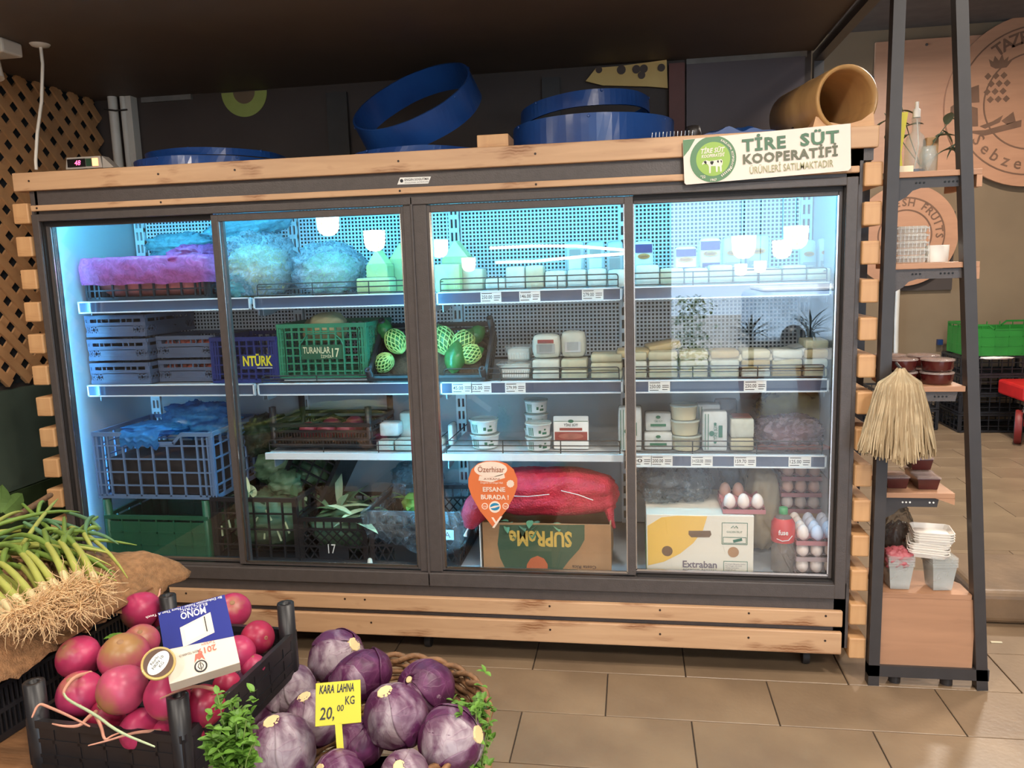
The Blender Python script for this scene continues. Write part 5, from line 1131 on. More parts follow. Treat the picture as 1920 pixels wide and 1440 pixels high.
pl = [U(*q) for q in ((937, 984), (1096, 984), (1096, 1012), (1086, 1030), (1066, 1052), (1052, 1071), (950, 1071), (938, 1046), (933, 1020))]; G().prism(pl, (0, -.0008, 0), X3, Z3, .0006).build('green_print', 'card_green', t)
pl = [U(*q) for q in ((987, 1071), (988, 1058), (995, 1047), (1008, 1042), (1020, 1047), (1027, 1058), (1027, 1071))]; G().prism(pl, (0, -.0016, 0), X3, Z3, .0006).build('orange_print', 'card_orange', t)
ux, uz = U(1072, 998); vx, vz = U(955, 1024)
G().text('SUPReMe', (ux, -.0022, uz), -X3, -Z3, (uz-vz)*1.36, lift=-.0004, bold=.035, fit=abs(ux-vx)).build('lettering', 'card_yellow', t)
ux, uz = U(1118, 1061); vx, vz = U(1073, 1066); G().text('Costa Rica', (ux, -.0022, uz), -X3, -Z3, .017, lift=-.0004, bold=.02, fit=abs(ux-vx)).build('lettering', 'card_brown', t)
G().box(-w_/2-.012, -w_/2-.008, -.004, .12, 0, h*.95).build('side_flap', 'paper_white', t)
greens(t, 10, -.02, .02, w_*.3, .015, h-.01, .06, 12, ('cauli_leaf', 'leek_green'), -.2, .014)
mat('net_red', (206, 48, 72), .6, var=.14, scale=30, bump=.8, bscale=140); 
t = thing('net_sack', 'bulging red net sack lying on the cardboard box', 'sack', ((x0+x1)/2, .22, zt+.002))
c = A(1030, 928, .17); blob('sack_body', 'net_red', (c.x-t.location.x, .02, .085), (.255, .11, .088), 101, .10, fr=2.5, p=3, ridge=.06, parent=t, n=(72, 36), flat=.95)
pts = [A(905, 945, .15), A(893, 955, .14), A(884, 970, .13), A(880, 988, .13)]; G().tube([p-t.location for p in pts], [.06, .055, .045, .022], 14).build('sack_tail', 'net_red', t)
pts = [A(1120, 925, .22), A(1138, 935, .2), A(1142, 955, .18), A(1146, 975, .17), A(1152, 990, .17)]; G().tube([p-t.location for p in pts], [.05, .04, .02, .012, .006], 12).build('sack_tail', 'net_red', t)
for q in (((955, 930), (990, 931), (1030, 927)), ((1052, 920), (1085, 928), (1112, 938))): G().tube([A(a, b, .105)-t.location for a, b in q], .0016, 5).build('thread', 'foam_white', t)
tag(G().tube([A(880, 986, .11), A(874, 998, .11), A(872, 1005, .11)], [.002, .004, .008], 6).build('sack_tag', 'foam_white'), 'white tag string hanging from the red sack tail', 'tag')
# banana box, egg trays, bottle, bags
mat('box_white', (234, 226, 210), .5, var=.02); mat('box_yellow', (240, 194, 92), .5, var=.03); mat('box_print', (120, 108, 116), .5); mat('hole_dark', (120, 92, 66), .7)
x0, x1, a, b = PB(1212, 966, 1413, 1082, .085); w_, h = x1-x0, b-FZ
t = thing('banana_box', 'white and yellow banana box lettered Extraban', 'cardboard box', (x0, .085, FZ)); dp = .34
G().box(0, w_, 0, dp, 0, h).build('carton', 'box_white', t, bevel=.002)
V = lambda px, py: (A(px, py, .085).x-x0, A(px, py, .085).z-FZ)
pl = [V(*q) for q in ((1214, 986), (1240, 970), (1270, 967), (1326, 968), (1318, 994), (1300, 1018), (1275, 1038), (1245, 1053), (1215, 1060))]; pl = [(max(.001, p[0]), min(h-.001, p[1])) for p in pl]
G().prism(pl, (0, -.001, 0), X3, Z3, .0008).build('yellow_print', 'box_yellow', t)
G().box(-.0015, -.0003, 0, dp*.9, .01, h*.55).build('side_print', 'crate_green', t) 
G().prism([V(*q) for q in ((1291, 995), (1332, 995), (1334, 1002), (1330, 1007), (1296, 1007), (1291, 1002))], (0, -.002, 0), X3, Z3, .001).build('hand_hole', 'hole_dark', t)
for q in ((1251, 1033), (1375, 1035)):
    a_ = V(*q); G().prism(ell(a_[0], a_[1], .0195, .0195, n=24), (0, -.002, 0), X3, Z3, .001).build('vent_hole', 'hole_dark' if q[0] < 1300 else 'kraft', t)
a_, b_ = V(1280, 1063), V(1344, 1063); G().text('Extraban', (a_[0], -.0012, a_[1]), X3, Z3, .036, bold=.02, fit=b_[0]-a_[0]).build('lettering', 'box_print', t)
a_, b_ = V(1281, 1069), V(1343, 1069); G().text('premium bananas', (a_[0], -.0012, a_[1]), X3, Z3, .014, fit=b_[0]-a_[0], spacing=1.2).build('lettering', 'box_print', t)
def frame(q0, q1):
    a_, b_ = V(*q0), V(*q1); g = G()
    for p, q in (((a_[0], a_[1]), (b_[0], a_[1])), ((b_[0], a_[1]), (b_[0], b_[1])), ((b_[0], b_[1]), (a_[0], b_[1])), ((a_[0], b_[1]), (a_[0], a_[1]))): g.bar((p[0], -.0012, p[1]), (q[0], -.0012, q[1]), .0016, .0008, Y3)
    return g
frame((1354, 980), (1401, 1021)).build('label_frame', 'print_green', t); frame((1356, 1007), (1399, 1019)).build('label_frame', 'print_green', t); frame((1357, 1052), (1401, 1072)).build('label_frame', 'print_green', t)
a_ = V(1377, 999); G().text('GOLDEN FRUIT', (a_[0], -.0012, a_[1]), X3, Z3, .010, align='CENTER', fit=.055).build('lettering', 'print_green', t); a_ = V(1377, 990); G().tube([(a_[0]-.012, -.0012, a_[1]), (a_[0]-.004, -.0012, a_[1]+.008), (a_[0], -.0012, a_[1]), (a_[0]+.006, -.0012, a_[1]+.008), (a_[0]+.012, -.0012, a_[1])], .0012, 5).build('emblem', 'print_green', t)
a_ = V(1383, 1013); G().cbox((a_[0], -.0014, a_[1]), (.032, .0008, .010), Matrix.Rotation(R(-15), 3, 'Y')).build('green_stamp', 'print_green', t)
for k, s in enumerate(('Premium Bananas 22XU', 'Net Weight 18.14 KG', 'Variety Cavendish', 'Length 20 mm', 'Class 1')): a_ = V(1360, 1057+k*3.6); G().text(s, (a_[0], -.0012, a_[1]-.002), X3, Z3, .0065, fit=.07 if k == 0 else None).build('lettering', 'box_print', t)
bag('clear crumpled bag heaped on the banana box, nearer the stile', (A(1235, 940, .25).x+.02, .29, FZ+h+.07), (.10, .12, .075), 111, 'film_thin', None); bag('clear crumpled bag heaped in the middle of the banana box', (A(1300, 935, .27).x, .31, FZ+h+.06), (.075, .11, .07), 112, 'film_thin', None)
mat('egg_white', (232, 214, 204), .4, var=.03); mat('egg_pink', (222, 178, 160), .4, var=.04); mat('tray_pink', (178, 112, 116), .7, var=.08, bump=.2); mat('tray_clear', (196, 170, 170), .2, alpha=.55); mat('egg_blue', (206, 212, 232), .4)
_egg = [(0, -.028)]+[(.0215*math.sin(math.pi*i/12)*(1-.08*math.cos(math.pi*i/12)*-1), -.028*math.cos(math.pi*i/12) if i < 6 else -.031*math.cos(math.pi*i/12)) for i in range(1, 12)]+[(0, .031)]
em = {}
def egg(c, label, grp, m='egg_white', rot=(0, 0, 0)):
    if m not in em: o = G().lathe(_egg, 16).build('egg', m); em[m] = o.data
    else: o = bpy.data.objects.new('egg', em[m]); COL.objects.link(o)
    o.location = c; o.rotation_euler = rot; return tag(o, label, 'egg', grp)
PT = .049
def eggtray(label, ox, oy, oz, nx_, ny_, m='tray_pink'):
    g = G(); W, D = nx_*PT, ny_*PT
    def fn(u, v):
        x, y = u*W, v*D; return (x, y, .004+.020*(1-abs(math.cos(math.pi*x/PT)*math.cos(math.pi*y/PT)))*.0+.013*(math.cos(2*math.pi*x/PT)+math.cos(2*math.pi*y/PT)+2)/2)
    g.grid(fn, nx_*8, ny_*8); 
    for a, b in (((0, 0), (W, 0)), ((W, 0), (W, D)), ((W, D), (0, D)), ((0, D), (0, 0))): g.bar((a[0], a[1], .008), (b[0], b[1], .008), .016, .003, (0, 1, 0) if a[1] == b[1] else (1, 0, 0))
    o = g.build('egg_tray', m); o.location = (ox, oy, oz); return tag(o, label, 'egg tray', 'egg trays on the refrigerator floor')
# small tray on the banana box
ox = A(1345, 950, .11).x; oz = FZ+h+.003; eggtray('small pink egg tray standing on the banana box', ox+.02, .10, oz, 3, 4)
for i in range(3):
    for j in (0, 3): egg((ox+.02+PT*(i+.5), .10+PT*(j+.5), oz+.038), 'egg in the front row of the small tray on the banana box' if j == 0 else 'egg in the back row of the small tray on the banana box', 'eggs on the banana box', 'egg_white' if j == 0 else 'egg_pink') if not (j == 3 and i == 2) else None
# stack of three trays at the back
ox = A(1466, 930, .33).x; oz0 = A(1500, 962, .33).z
def crate_under(): pass
for k in range(3):
    eggtray(['lowest pink egg tray of the tall stack in the corner', 'middle pink egg tray of the tall stack in the corner', 'uppermost pink egg tray of the tall stack in the corner'][k], ox, .33, oz0+k*.064, 3, 4)
    for i in range(3): egg((ox+PT*(i+.5), .33+PT*.5, oz0+k*.064+.038), 'egg in the front row of the tall corner stack', 'eggs in the tall corner stack', 'egg_pink' if k else 'egg_white')
    for j in range(1, 4): egg((ox+PT*.5, .33+PT*(j+.5), oz0+k*.064+.038), 'egg along the side row of the tall corner stack', 'eggs along the corner stack side', 'egg_pink')
tag(G().box(ox, ox+3*PT, .33, .33+4*PT, FZ+.001, oz0-.001).build('support_carton', 'kraft'), 'brown carton under the tall corner egg stack', 'cardboard box')
# front trays
ox2 = A(1493, 1040, .095).x; 
for k in range(3):
    zz = FZ+.002+k*.060
    eggtray(['lowest egg tray at the front beside the bottle', 'middle egg tray at the front beside the bottle', 'uppermost long egg tray at the front beside the bottle'][k], ox2, .09, zz, 3, 4 if k < 2 else 4, 'tray_clear' if k < 2 else 'tray_pink')
    for i in range(3):
        for j in range(1 if k < 2 else 4): egg((ox2+PT*(i+.5), .09+PT*(j+.5), zz+.038), 'egg in the front row of the low trays beside the bottle' if k < 2 else 'egg in the open long tray beside the bottle', 'eggs in the low front trays' if k < 2 else 'eggs in the open long tray', 'egg_white' if (k < 2 or i < 1) else 'egg_blue')
c = A(1468, 1072, .12); t = thing('drink_bottle', 'clear plastic bottle with red label and green cap', 'bottle', (c.x, .135, FZ+.001)); mat('bottle_clear', (150, 138, 128), .08, alpha=.45); mat('label_red', (206, 58, 56), .4, var=.06); mat('cap_green', (62, 140, 78), .4); hb = A(1468, 952, .135).z-FZ
G().lathe([(.034, .004), (.040, .012), (.040, hb*.40), (.036, hb*.43), (.040, hb*.48), (.040, hb*.78), (.022, hb*.88), (.013, hb*.90), (.013, hb*.91)], 28).build('bottle_body', 'bottle_clear', t); G().lathe([(.0408, hb*.5), (.043, hb*.62), (.0408, hb*.78), (.03, hb*.85)], 28, caps=(False, False)).build('label', 'label_red', t); G().lathe([(.0155, hb*.91), (.0155, hb*1.0), (.013, hb*1.005)], 20).build('cap', 'cap_green', t)
G().text('fuse', (-.024, -.0445, hb*.64), X3, Z3, .026, bold=.02, fit=.034).build('lettering', 'tag_white', t); G().tube([(-.028, -.036, hb*.57), (-.01, -.0435, hb*.545), (.012, -.0435, hb*.56), (.026, -.036, hb*.62)], .0014, 5).build('swirl', 'tag_white', t)
mat('sack_beige', (176, 158, 128), .6, var=.12, scale=4, bump=.2); 
tag(blob('beige_sack', 'sack_beige', (A(1428, 980, .38).x, .40, FZ+.165), (.065, .10, .165), 121, .12, p=3, ridge=.08, flat=.98), 'beige sack standing between the banana box and the egg stack', 'sack')
x = A(1392, 905, .40).x; t = thing('printed_bag', 'milky bag with a black triangle print behind the small egg tray', 'bag', (x, .45, FZ+h)); blob('bag_film', 'film_thin', (0, 0, .09), (.09, .04, .11), 122, .15, ridge=.2, parent=t)
tri = lambda s: [(-.05*s, -.04*s), (.05*s, -.045*s), (.015*s, .05*s), (-.005*s, .055*s)]
g = G(); o_ = [(-.045, .05), (-.035, .06), (0, .055), (.035, .02), (.05, -.05), (.02, -.05), (.015, -.035), (.032, -.035), (.022, .01), (0, .03), (-.02, .03)]; g.prism(o_, (.0, -.052, .10), X3, Z3, .001).build('black_print', 'ink', t)
# sticker on the glass
mat('st_orange', (218, 116, 66), .45, var=.02); mat('st_cream', (236, 214, 196), .45); mat('st_blue', (40, 130, 172), .45); mat('st_text', (150, 84, 54), .5)
YG = .0245; c0 = A(924, 925, YG); t = thing('yoghurt_sticker', 'orange drop-shaped advertising sticker reading EFSANE BURADA on the glass', 'sticker', c0)
W_ = lambda px, py: (A(px, py, YG).x-c0.x, A(px, py, YG).z-c0.z)
def stick(name, m, poly, k): return G().prism([W_(*q) for q in poly], (0, -.0004*k, 0), X3, Z3, .0003).build(name, m, t)
pl = [(924, 990), (905, 960)]+[(924+47*math.cos(R(a)), 913-45*math.sin(R(a))) for a in range(205, -26, -11)]+[(944, 960)]
pl = [(924, 988), (900, 958), (884, 930), (878, 912), (878, 898), (884, 880), (896, 869), (912, 864), (932, 864), (950, 869), (963, 880), (970, 898), (970, 912), (964, 930), (950, 956)]
stick('sheet', 'st_orange', pl[::-1], 0)
stick('oval', 'st_cream', [(920+31*math.cos(R(a)), 880-14.5*math.sin(R(a))) for a in range(0, 360, 15)], 1); stick('ribbon', 'st_cream', [(897, 901), (899, 892), (922, 895), (945, 888), (947, 896), (922, 904)][::-1], 1)
def stx(s, px, py, size, m, fit=None, **k):
    a_ = W_(px, py); ft = (W_(px+fit/2, py)[0]-W_(px-fit/2, py)[0]) if fit else None; return G().text(s, (a_[0], -.0010, a_[1]), X3, Z3, size, align='CENTER', fit=ft, **k).build('lettering', m, t)
stx('Özerhisar', 921, 885, .030, 'st_text', 50, bold=.005); stx('AYRANI', 922, 899.5, .010, 'st_text', 30); stx('Doganin En Dogal Hali', 922, 906.5, .010, 'st_cream', 42, bold=.01); stx('EFSANE', 926.5, 921.5, .024, 'st_cream', 42, bold=.03); stx('BURADA !', 928, 936, .024, 'st_cream', 52, bold=.03)
stick('seal', 'st_cream', [(957+(7.5 if i % 2 else 6.5)*math.cos(i*math.pi/10), 907-(7.5 if i % 2 else 6.5)*math.sin(i*math.pi/10)) for i in range(20)], 1); stick('round_mark', 'st_cream', [(928+11*math.cos(R(a)), 950.5-11*math.sin(R(a))) for a in range(0, 360, 15)], 1); stick('blue_mark', 'st_blue', [(928+9*math.cos(R(a)), 950-7*math.sin(R(a))) for a in range(10, 350, 15)], 2); stick('white_wave', 'st_cream', [(919, 951), (928, 948), (938, 947), (937, 949), (928, 952), (920, 953)][::-1], 3)
for q in (909, 948): stick('round_mark', 'st_cream', [(q+6*math.cos(R(a)), 949-6*math.sin(R(a))) for a in range(0, 360, 20)], 1); stick('inner_mark', 'st_orange', [(q+4.6*math.cos(R(a)), 949-4.6*math.sin(R(a))) for a in range(0, 360, 20)], 2); stx('250' if q < 920 else '%', q, 951, .010, 'st_cream', 8)
stick('straw_mark', 'st_cream', [(921, 970), (925, 970), (931, 979), (928, 981)][::-1], 1); stick('straw_mark', 'st_cream', [(938, 968), (942, 968), (927, 990), (923, 989)][::-1], 1)
# ================================================================ foreground: stand, crates, vegetables
mat('burlap', (150, 110, 74), .9, var=.22, scale=60, bump=.5, bscale=260); mat('stand_wood', (128, 90, 58), .7, var=.2, scale=6, bump=.2, stretch=(1, 6, 6))
t = thing('wooden_stand', 'low brown wooden stand under the radish and onion crates', 'stand', (.95, -1.1, 0))
G().box(.28, 1.0, -1.66, -.75, .455, .475).build('top_board', 'stand_wood', t, world=True); G().box(1.0, 1.29, -1.66, -1.05, .455, .475).build('top_board', 'stand_wood', t, world=True)
for x in (.30, .93):
    for y in (-1.6, -.82): G().box(x, x+.05, y, y+.05, 0, .455).build('leg', 'stand_wood', t, world=True)
for y in (-1.6, -.80): G().box(.35, .93, y, y+.03, .25, .33).build('rail', 'stand_wood', t, world=True)
def cloth(name, label, pts_fn, nu, nv, m='burlap'):
    o = G().grid(pts_fn, nu, nv).build(name, m); s = o.modifiers.new('s', 'SOLIDIFY'); s.thickness = .003; return tag(o, label, 'cloth')
def c1(u, v):   # burlap hanging over the near edge of the stand
    x = .45+.80*u; s = v*.5; y = -1.44-min(s, .23); z = .488-max(0, s-.21)*.95+.012*nz3((x, s, 0), 14)
    return Vector((x, y-.012*nz3((x, s, 2), 11), z))
cloth('burlap_cloth', 'brown burlap cloth hanging over the near edge of the stand', c1, 40, 24)
oc = crate('onion_crate', 'black crate lined with burlap holding the spring onions', .50, .60, .185, 'crate_black', (.655, -1.03, .477), -.12, 'slots', 8, 4)
def c2(u, v):   # burlap lining folded over the crate rim
    a = -.30+.60*u; b = -.33+.66*v; e = .02*nz3((b*9, 7, 0), 2)+.008*nz3((b*40, 3, 0), 1); a = a+(e if u > .9 else 0); b = b+(.02*nz3((a*9, 2, 0), 2) if v < .1 or v > .9 else 0); r = max(abs(a)/.25, abs(b)/.30); z = .212+.05*max(0, 1-r)**.5-.28*max(0, r-1.0)+.022*nz3((a, b, 0), 8)+.010*nz3((a, b, 3), 22)
    q = Vector((a, b, z)); return Vector((.655, -1.03, .477)) + Matrix.Rotation(-.12, 3, 'Z') @ q
cloth('burlap_lining', 'brown burlap folded over the onion crate rim', c2, 44, 44)
# radish crate
RC = Vector((1.215, -1.175, .477)); RR = -.06
crate('radish_crate', 'black plastic crate with corner posts full of red radishes', .36, .46, .112, 'crate_black', RC, RR, 'solid', 6, 4, post=.075, pr=.021)
def radmat(name, col, crown, amt):
    m = mat(name, col, .36, var=.14, scale=18, col2=tuple(int(c*.86) for c in col), spec=.45); nt = m.node_tree; N = nt.nodes; L = nt.links; p = N['Principled BSDF']
    src = p.inputs['Base Color'].links[0].from_socket; tc = N.new('ShaderNodeTexCoord'); sp = N.new('ShaderNodeSeparateXYZ'); L.new(tc.outputs['Object'], sp.inputs[0])
    n2 = N.new('ShaderNodeTexNoise'); n2.inputs['Scale'].default_value = 40; L.new(tc.outputs['Object'], n2.inputs[0]); ad = N.new('ShaderNodeMath'); ad.operation = 'MULTIPLY_ADD'; ad.inputs[1].default_value = .035; L.new(n2.outputs[0], ad.inputs[0]); L.new(sp.outputs[2], ad.inputs[2])
    mr = N.new('ShaderNodeMapRange'); mr.inputs[1].default_value = .055-.03*amt; mr.inputs[2].default_value = .075-.02*amt; L.new(ad.outputs[0], mr.inputs[0])
    mx = N.new('ShaderNodeMixRGB'); mx.inputs[2].default_value = srgb(*crown); L.new(mr.outputs[0], mx.inputs[0]); L.new(src, mx.inputs[1]); L.new(mx.outputs[0], p.inputs['Base Color']); return m
radmat('radish_a', (190, 56, 100), (160, 122, 84), .1); radmat('radish_b', (194, 80, 112), (158, 118, 74), .55); radmat('radish_c', (170, 40, 76), (150, 100, 76), .05)
mat('tin_brown', (150, 112, 78), .6); mat('root_pink', (206, 150, 128), .6, var=.1)
def radish(label, px, py, dpx, z, ax, m, sq=1.0, tail=None):
    c = AZ(px, py, z); r = dpx/2*(c-CAM).dot(FW)/FPX; t = thing('radish', label, 'radish', c, 'radishes in the black crate'); 
    k = len(bpy.data.objects); a = Vector((RT*ax[0]-UP*ax[1]-FW*ax[2])).normalized(); q = a.to_track_quat('Z', 'X').to_matrix().to_4x4()
    prof = [(r*math.sin(math.pi*i/14)**.92*(1+.03*math.sin(i)), -r*sq*math.cos(math.pi*i/14)*(1.0+.10*(i < 5)*(5-i)/5)) for i in range(15)]
    g = G().lathe(prof, 28); g.v = [v*(1+.05*nz3(v, 9/r*.06, k)) for v in g.v]; o = g.build('root_body', m, t); o.rotation_euler = q.to_euler()
    G().lathe([(r*.15, r*sq*.975), (r*.10, r*sq*1.02), (0, r*sq*1.0)], 10).build('crown', 'tin_brown', t).rotation_euler = q.to_euler()
    rn = random.Random(k); pts = tail and [AZ(x, y, zz)-c for x, y, zz in tail]
    if not pts:
        d = -a; p = d*r*.97; pts = [p]; L_ = r*rn.uniform(.6, 1.0)
        for i in range(5): d = (d+Vector((rn.uniform(-.5, .5), rn.uniform(-.5, .5), rn.uniform(-.2, .35)))).normalized(); p = p+d*L_/5; pts.append(p)
    pts = chaikin(pts, 2); n = len(pts); G().tube(pts, [r*.085*(1-i/(n))+.001 for i in range(n)], 7).build('tail', 'root_pink', t)
    return t
RL = [('radish at the far corner of the crate beside the bamboo strip', 263, 1145, 68, .625, (-.5, .3, .6), 'radish_a'), ('bright radish high at the onion side of the crate', 147, 1233, 78, .625, (-.3, -.6, .5), 'radish_a'), ('radish at the near onion-side corner under twisted roots', 150, 1301, 82, .605, (-.2, -.7, .4), 'radish_a'),
      ('large yellow-shouldered radish in the middle of the heap', 232, 1234, 90, .635, (.1, -.85, .5), 'radish_b'), ('smooth round radish with a grey scar in the middle front', 228, 1294, 90, .645, (-.6, .45, .6), 'radish_b'), ('pale yellow-topped radish behind the round tin', 265, 1204, 66, .615, (.2, -.8, .6), 'radish_b'),
      ('egg-shaped radish standing in front of the switch box', 314, 1302, 80, .645, (.0, .9, .4), 'radish_a'), ('deep red radish beside the near corner post', 383, 1325, 74, .60, (.4, .6, .5), 'radish_c'), ('radish behind the upper corner of the switch box', 436, 1146, 66, .60, (.2, -.6, .6), 'radish_a'),
      ('radish at the crate edge nearest the corner post by the pine boards', 482, 1196, 62, .60, (.7, -.2, .6), 'radish_c'), ('round radish touching the switch box side', 447, 1224, 64, .60, (-.3, -.3, .8), 'radish_a'), ('small radish above the first cabbage', 474, 1250, 46, .57, (.1, -.9, .3), 'radish_a'), ('small radish under the corner of the switch box', 425, 1283, 50, .58, (.3, .3, .8), 'radish_c'),
      ('radish low in the crate under the crossed roots', 200, 1345, 64, .565, (.3, .8, .4), 'radish_c'), ('radish with fine hairy roots low in the near side', 262, 1370, 74, .565, (-.1, .9, .4), 'radish_a'), ('radish low behind the near corner post', 308, 1382, 60, .55, (-.7, .2, .6), 'radish_a'), ('radish low to the far side of the near corner post', 360, 1376, 52, .55, (.4, .4, .6), 'radish_c'), ('radish hidden behind the top edge of the switch box', 311, 1156, 50, .585, (0, -.5, .7), 'radish_a')]
for i, r_ in enumerate(RL):
    tail = {1: [(170, 1262, .64), (140, 1268, .66), (122, 1290, .66), (118, 1304, .66), (140, 1322, .66), (152, 1322, .66)], 2: [(180, 1335, .62), (165, 1345, .63), (150, 1362, .635), (120, 1362, .635), (98, 1357, .635)], 13: [(178, 1338, .61), (190, 1362, .615), (196, 1390, .615), (208, 1380, .615), (230, 1372, .61)], 15: [(300, 1370, .58), (262, 1372, .60), (235, 1378, .61), (205, 1388, .615), (165, 1398, .62)], 6: [(320, 1258, .675), (340, 1255, .68), (352, 1268, .68)], 7: [(400, 1292, .64), (370, 1285, .66), (335, 1295, .67), (300, 1310, .675)]}.get(i)
    radish(r_[0], r_[1], r_[2], r_[3], r_[4], r_[5], r_[6], 1.12 if i in (6,) else 1.0, tail)
for k, q in enumerate((((60, 1345), (72, 1318), (90, 1325), (125, 1340), (168, 1362)), ((120, 1300), (126, 1312), (180, 1340), (220, 1372), (290, 1400)), ((310, 1180), (322, 1190), (328, 1215), (320, 1250)))):
    pl = chaikin([AZ(x, y, .665+.01*k+(.03 if k == 2 else 0)) for x, y in q], 2); o = G().tube(pl, [.0008+.002*math.sin(math.pi*(.1+.85*i/len(pl))) for i in range(len(pl))], 6).build('loose_root', 'root_pink' if k != 1 else 'leek_pale'); tag(o, ['stray pink root hanging over the crate edge', 'long pale stalk lying across the radishes', 'thin curled root lying on the switch box'][k], 'root')
# bamboo strip between the crates
a, b = AZ(105, 1205, .66), AZ(280, 1102, .66); tag(G().bar(a, b, .022, .006, Z3).build('bamboo_strip', 'stand_wood'), 'flat bamboo strip lying between the onion crate and radish crate', 'strip')
# switch box
mat('box_blue', (44, 52, 128), .3, var=.12, scale=6); mat('box_cream', (226, 212, 196), .45, var=.02); mat('box_side', (196, 182, 168), .5); mat('box_red', (206, 104, 88), .5)
TL, TR, BL = AD(296, 1149, 1.80), AD(421, 1115, 1.80), AD(301, 1288, 1.72); u = (TR-TL).normalized(); n = u.cross(TL-BL).normalized(); vv = n.cross(u); W_, H_ = (TR-TL).length, (TL-BL).dot(vv); O = TL-vv*H_
t = thing('switch_box', 'blue and white light switch carton lying upside down on radishes', 'carton', O); Q = lambda x, y: O+u*(W_*x)+vv*(H_*y)
G().prism([(0, 0), (W_, 0), (W_, H_), (0, H_)], O, u, vv, .032).build('carton', 'box_cream', t, world=True, bevel=.001)
G().prism([(0, .46*H_), (W_, .37*H_), (W_, H_), (0, H_)], O+n*.0005, u, vv, .0004).build('blue_print', 'box_blue', t, world=True)
G().prism([(.27*W_, .42*H_), (.74*W_, .50*H_), (.74*W_, .80*H_), (.27*W_, .70*H_)], O+n*.001, u, vv, .0004).build('switch_print', 'box_cream', t, world=True); G().prism([(.33*W_, .48*H_), (.60*W_, .53*H_), (.60*W_, .74*H_), (.33*W_, .67*H_)], O+n*.0014, u, vv, .0003).build('switch_print', 'tag_white', t, world=True); G().bar(Q(.64, .54)+n*.0015, Q(.64, .76)+n*.0015, .002, .0004, n).build('switch_line', 'ink', t, world=True)
def bt(s, x, y, size, m, fit, **k): return G().text(s, Q(x, y)+n*.0012, -u, -vv, size, lift=-.0004 if 0 else .0, fit=fit, **k).build('lettering', m, t, world=True)
def bt(s, x, y, size, m, fit, **k):
    g = G(); g.text(s, Q(x, y)+n*.0014, -u, -vv, size, lift=0, fit=fit, **k); return g.build('lettering', m, t, world=True)
bt('MONO', .68, .90, .022, 'tag_white', .048, bold=.02); bt('ELECTRIC', .72, .95, .009, 'tag_white', .052); bt('Bir Dokunustan Fazlasi / More Than A Touch', .95, .988, .008, 'tag_white', .145); bt('2019', .72, .335, .018, 'box_red', .034, bold=.02); bt('Turkiye', .72, .395, .009, 'box_red', .026); bt('RESMI TEDARIKCI', .47, .33, .007, 'ink', .035)
G().prism(ell(0, 0, .012, .013), Q(.46, .105)+n*.001, u, vv, .0004).build('emblem', 'ink', t, world=True); G().prism(ell(0, 0, .009, .010), Q(.46, .105)+n*.0014, u, vv, .0003).build('emblem_face', 'box_cream', t, world=True); G().bar(Q(.46, .05)+n*.0018, Q(.46, .16)+n*.0018, .0016, .0003, n).build('emblem_bar', 'ink', t, world=True)
for s in (-1, 1): G().tube([Q(.46+s*.015, .145)+n*.0016, Q(.46+s*.04, .105)+n*.0016, Q(.46+s*.015, .065)+n*.0016], .0008, 4).build('emblem_bar', 'ink', t, world=True)
G().prism([(-.010, -.006), (-.004, .002), (0, -.002), (.004, .002), (.010, -.006), (.006, .012), (-.006, .012)], Q(.46, .205)+n*.001, u, vv, .0004).build('emblem_red', 'box_red', t, world=True)
# round tin
c = AD(297, 1243, 1.70); d = (CAM-c).normalized(); M = Matrix.Translation(c) @ (d+Z3*.3).normalized().to_track_quat('Z', 'X').to_matrix().to_4x4()
t = thing('round_tin', 'small round yellow tin with a white oval label on the radishes', 'tin', c); mat('tin_yellow', (206, 178, 110), .25, var=.1, coat=.5)
G().lathe([(.028, -.02), (.031, -.004), (.030, 0), (.0285, .0008), (.028, 0), (0, 0)], 30, M).build('tin_body', 'tin_yellow', t, world=True)
u2, v2 = M.to_3x3() @ Vector((1, 0, 0)), M.to_3x3() @ Vector((0, 1, 0)); v2 = (UP-d*UP.dot(d)).normalized(); d2 = M.to_3x3() @ Z3; v2 = (UP*.5-RT*.87); v2 = (v2-d2*v2.dot(d2)).normalized(); u2 = v2.cross(d2)
G().prism(ell(0, 0, .026, .026, n=28), c+d2*.0006, u2, v2, .0004).build('dark_disc', 'card_brown', t, world=True); G().prism(ell(0, 0, .024, .015, n=28), c+d2*.0012, u2, v2, .0004).build('label', 'tag_white', t, world=True)
g = G()
for k in range(3): g.text(['Nurlu', 'FIRIN 10', 'KG'][k], c+d2*.0016+v2*(.006-.0075*k), u2, v2, .008, align='CENTER')
g.build('lettering', 'ink', t, world=True)
t = thing('parsley_sprig', 'small green parsley sprig lying between the radishes', 'parsley', AZ(214, 1195, .655)); mat('parsley', (96, 138, 50), .5, var=.25, scale=30)
for a_ in range(5): G().add(*leaf((0, 0, 0), (math.cos(a_*1.25), math.sin(a_*1.25), .3), .022, .008)).build('leaf', 'parsley', t)
p = AZ(214, 1195, .655); G().tube([(0, 0, 0), (-.005, -.012, -.01), (-.012, -.02, -.03)], .001, 5).build('stem', 'parsley', t)
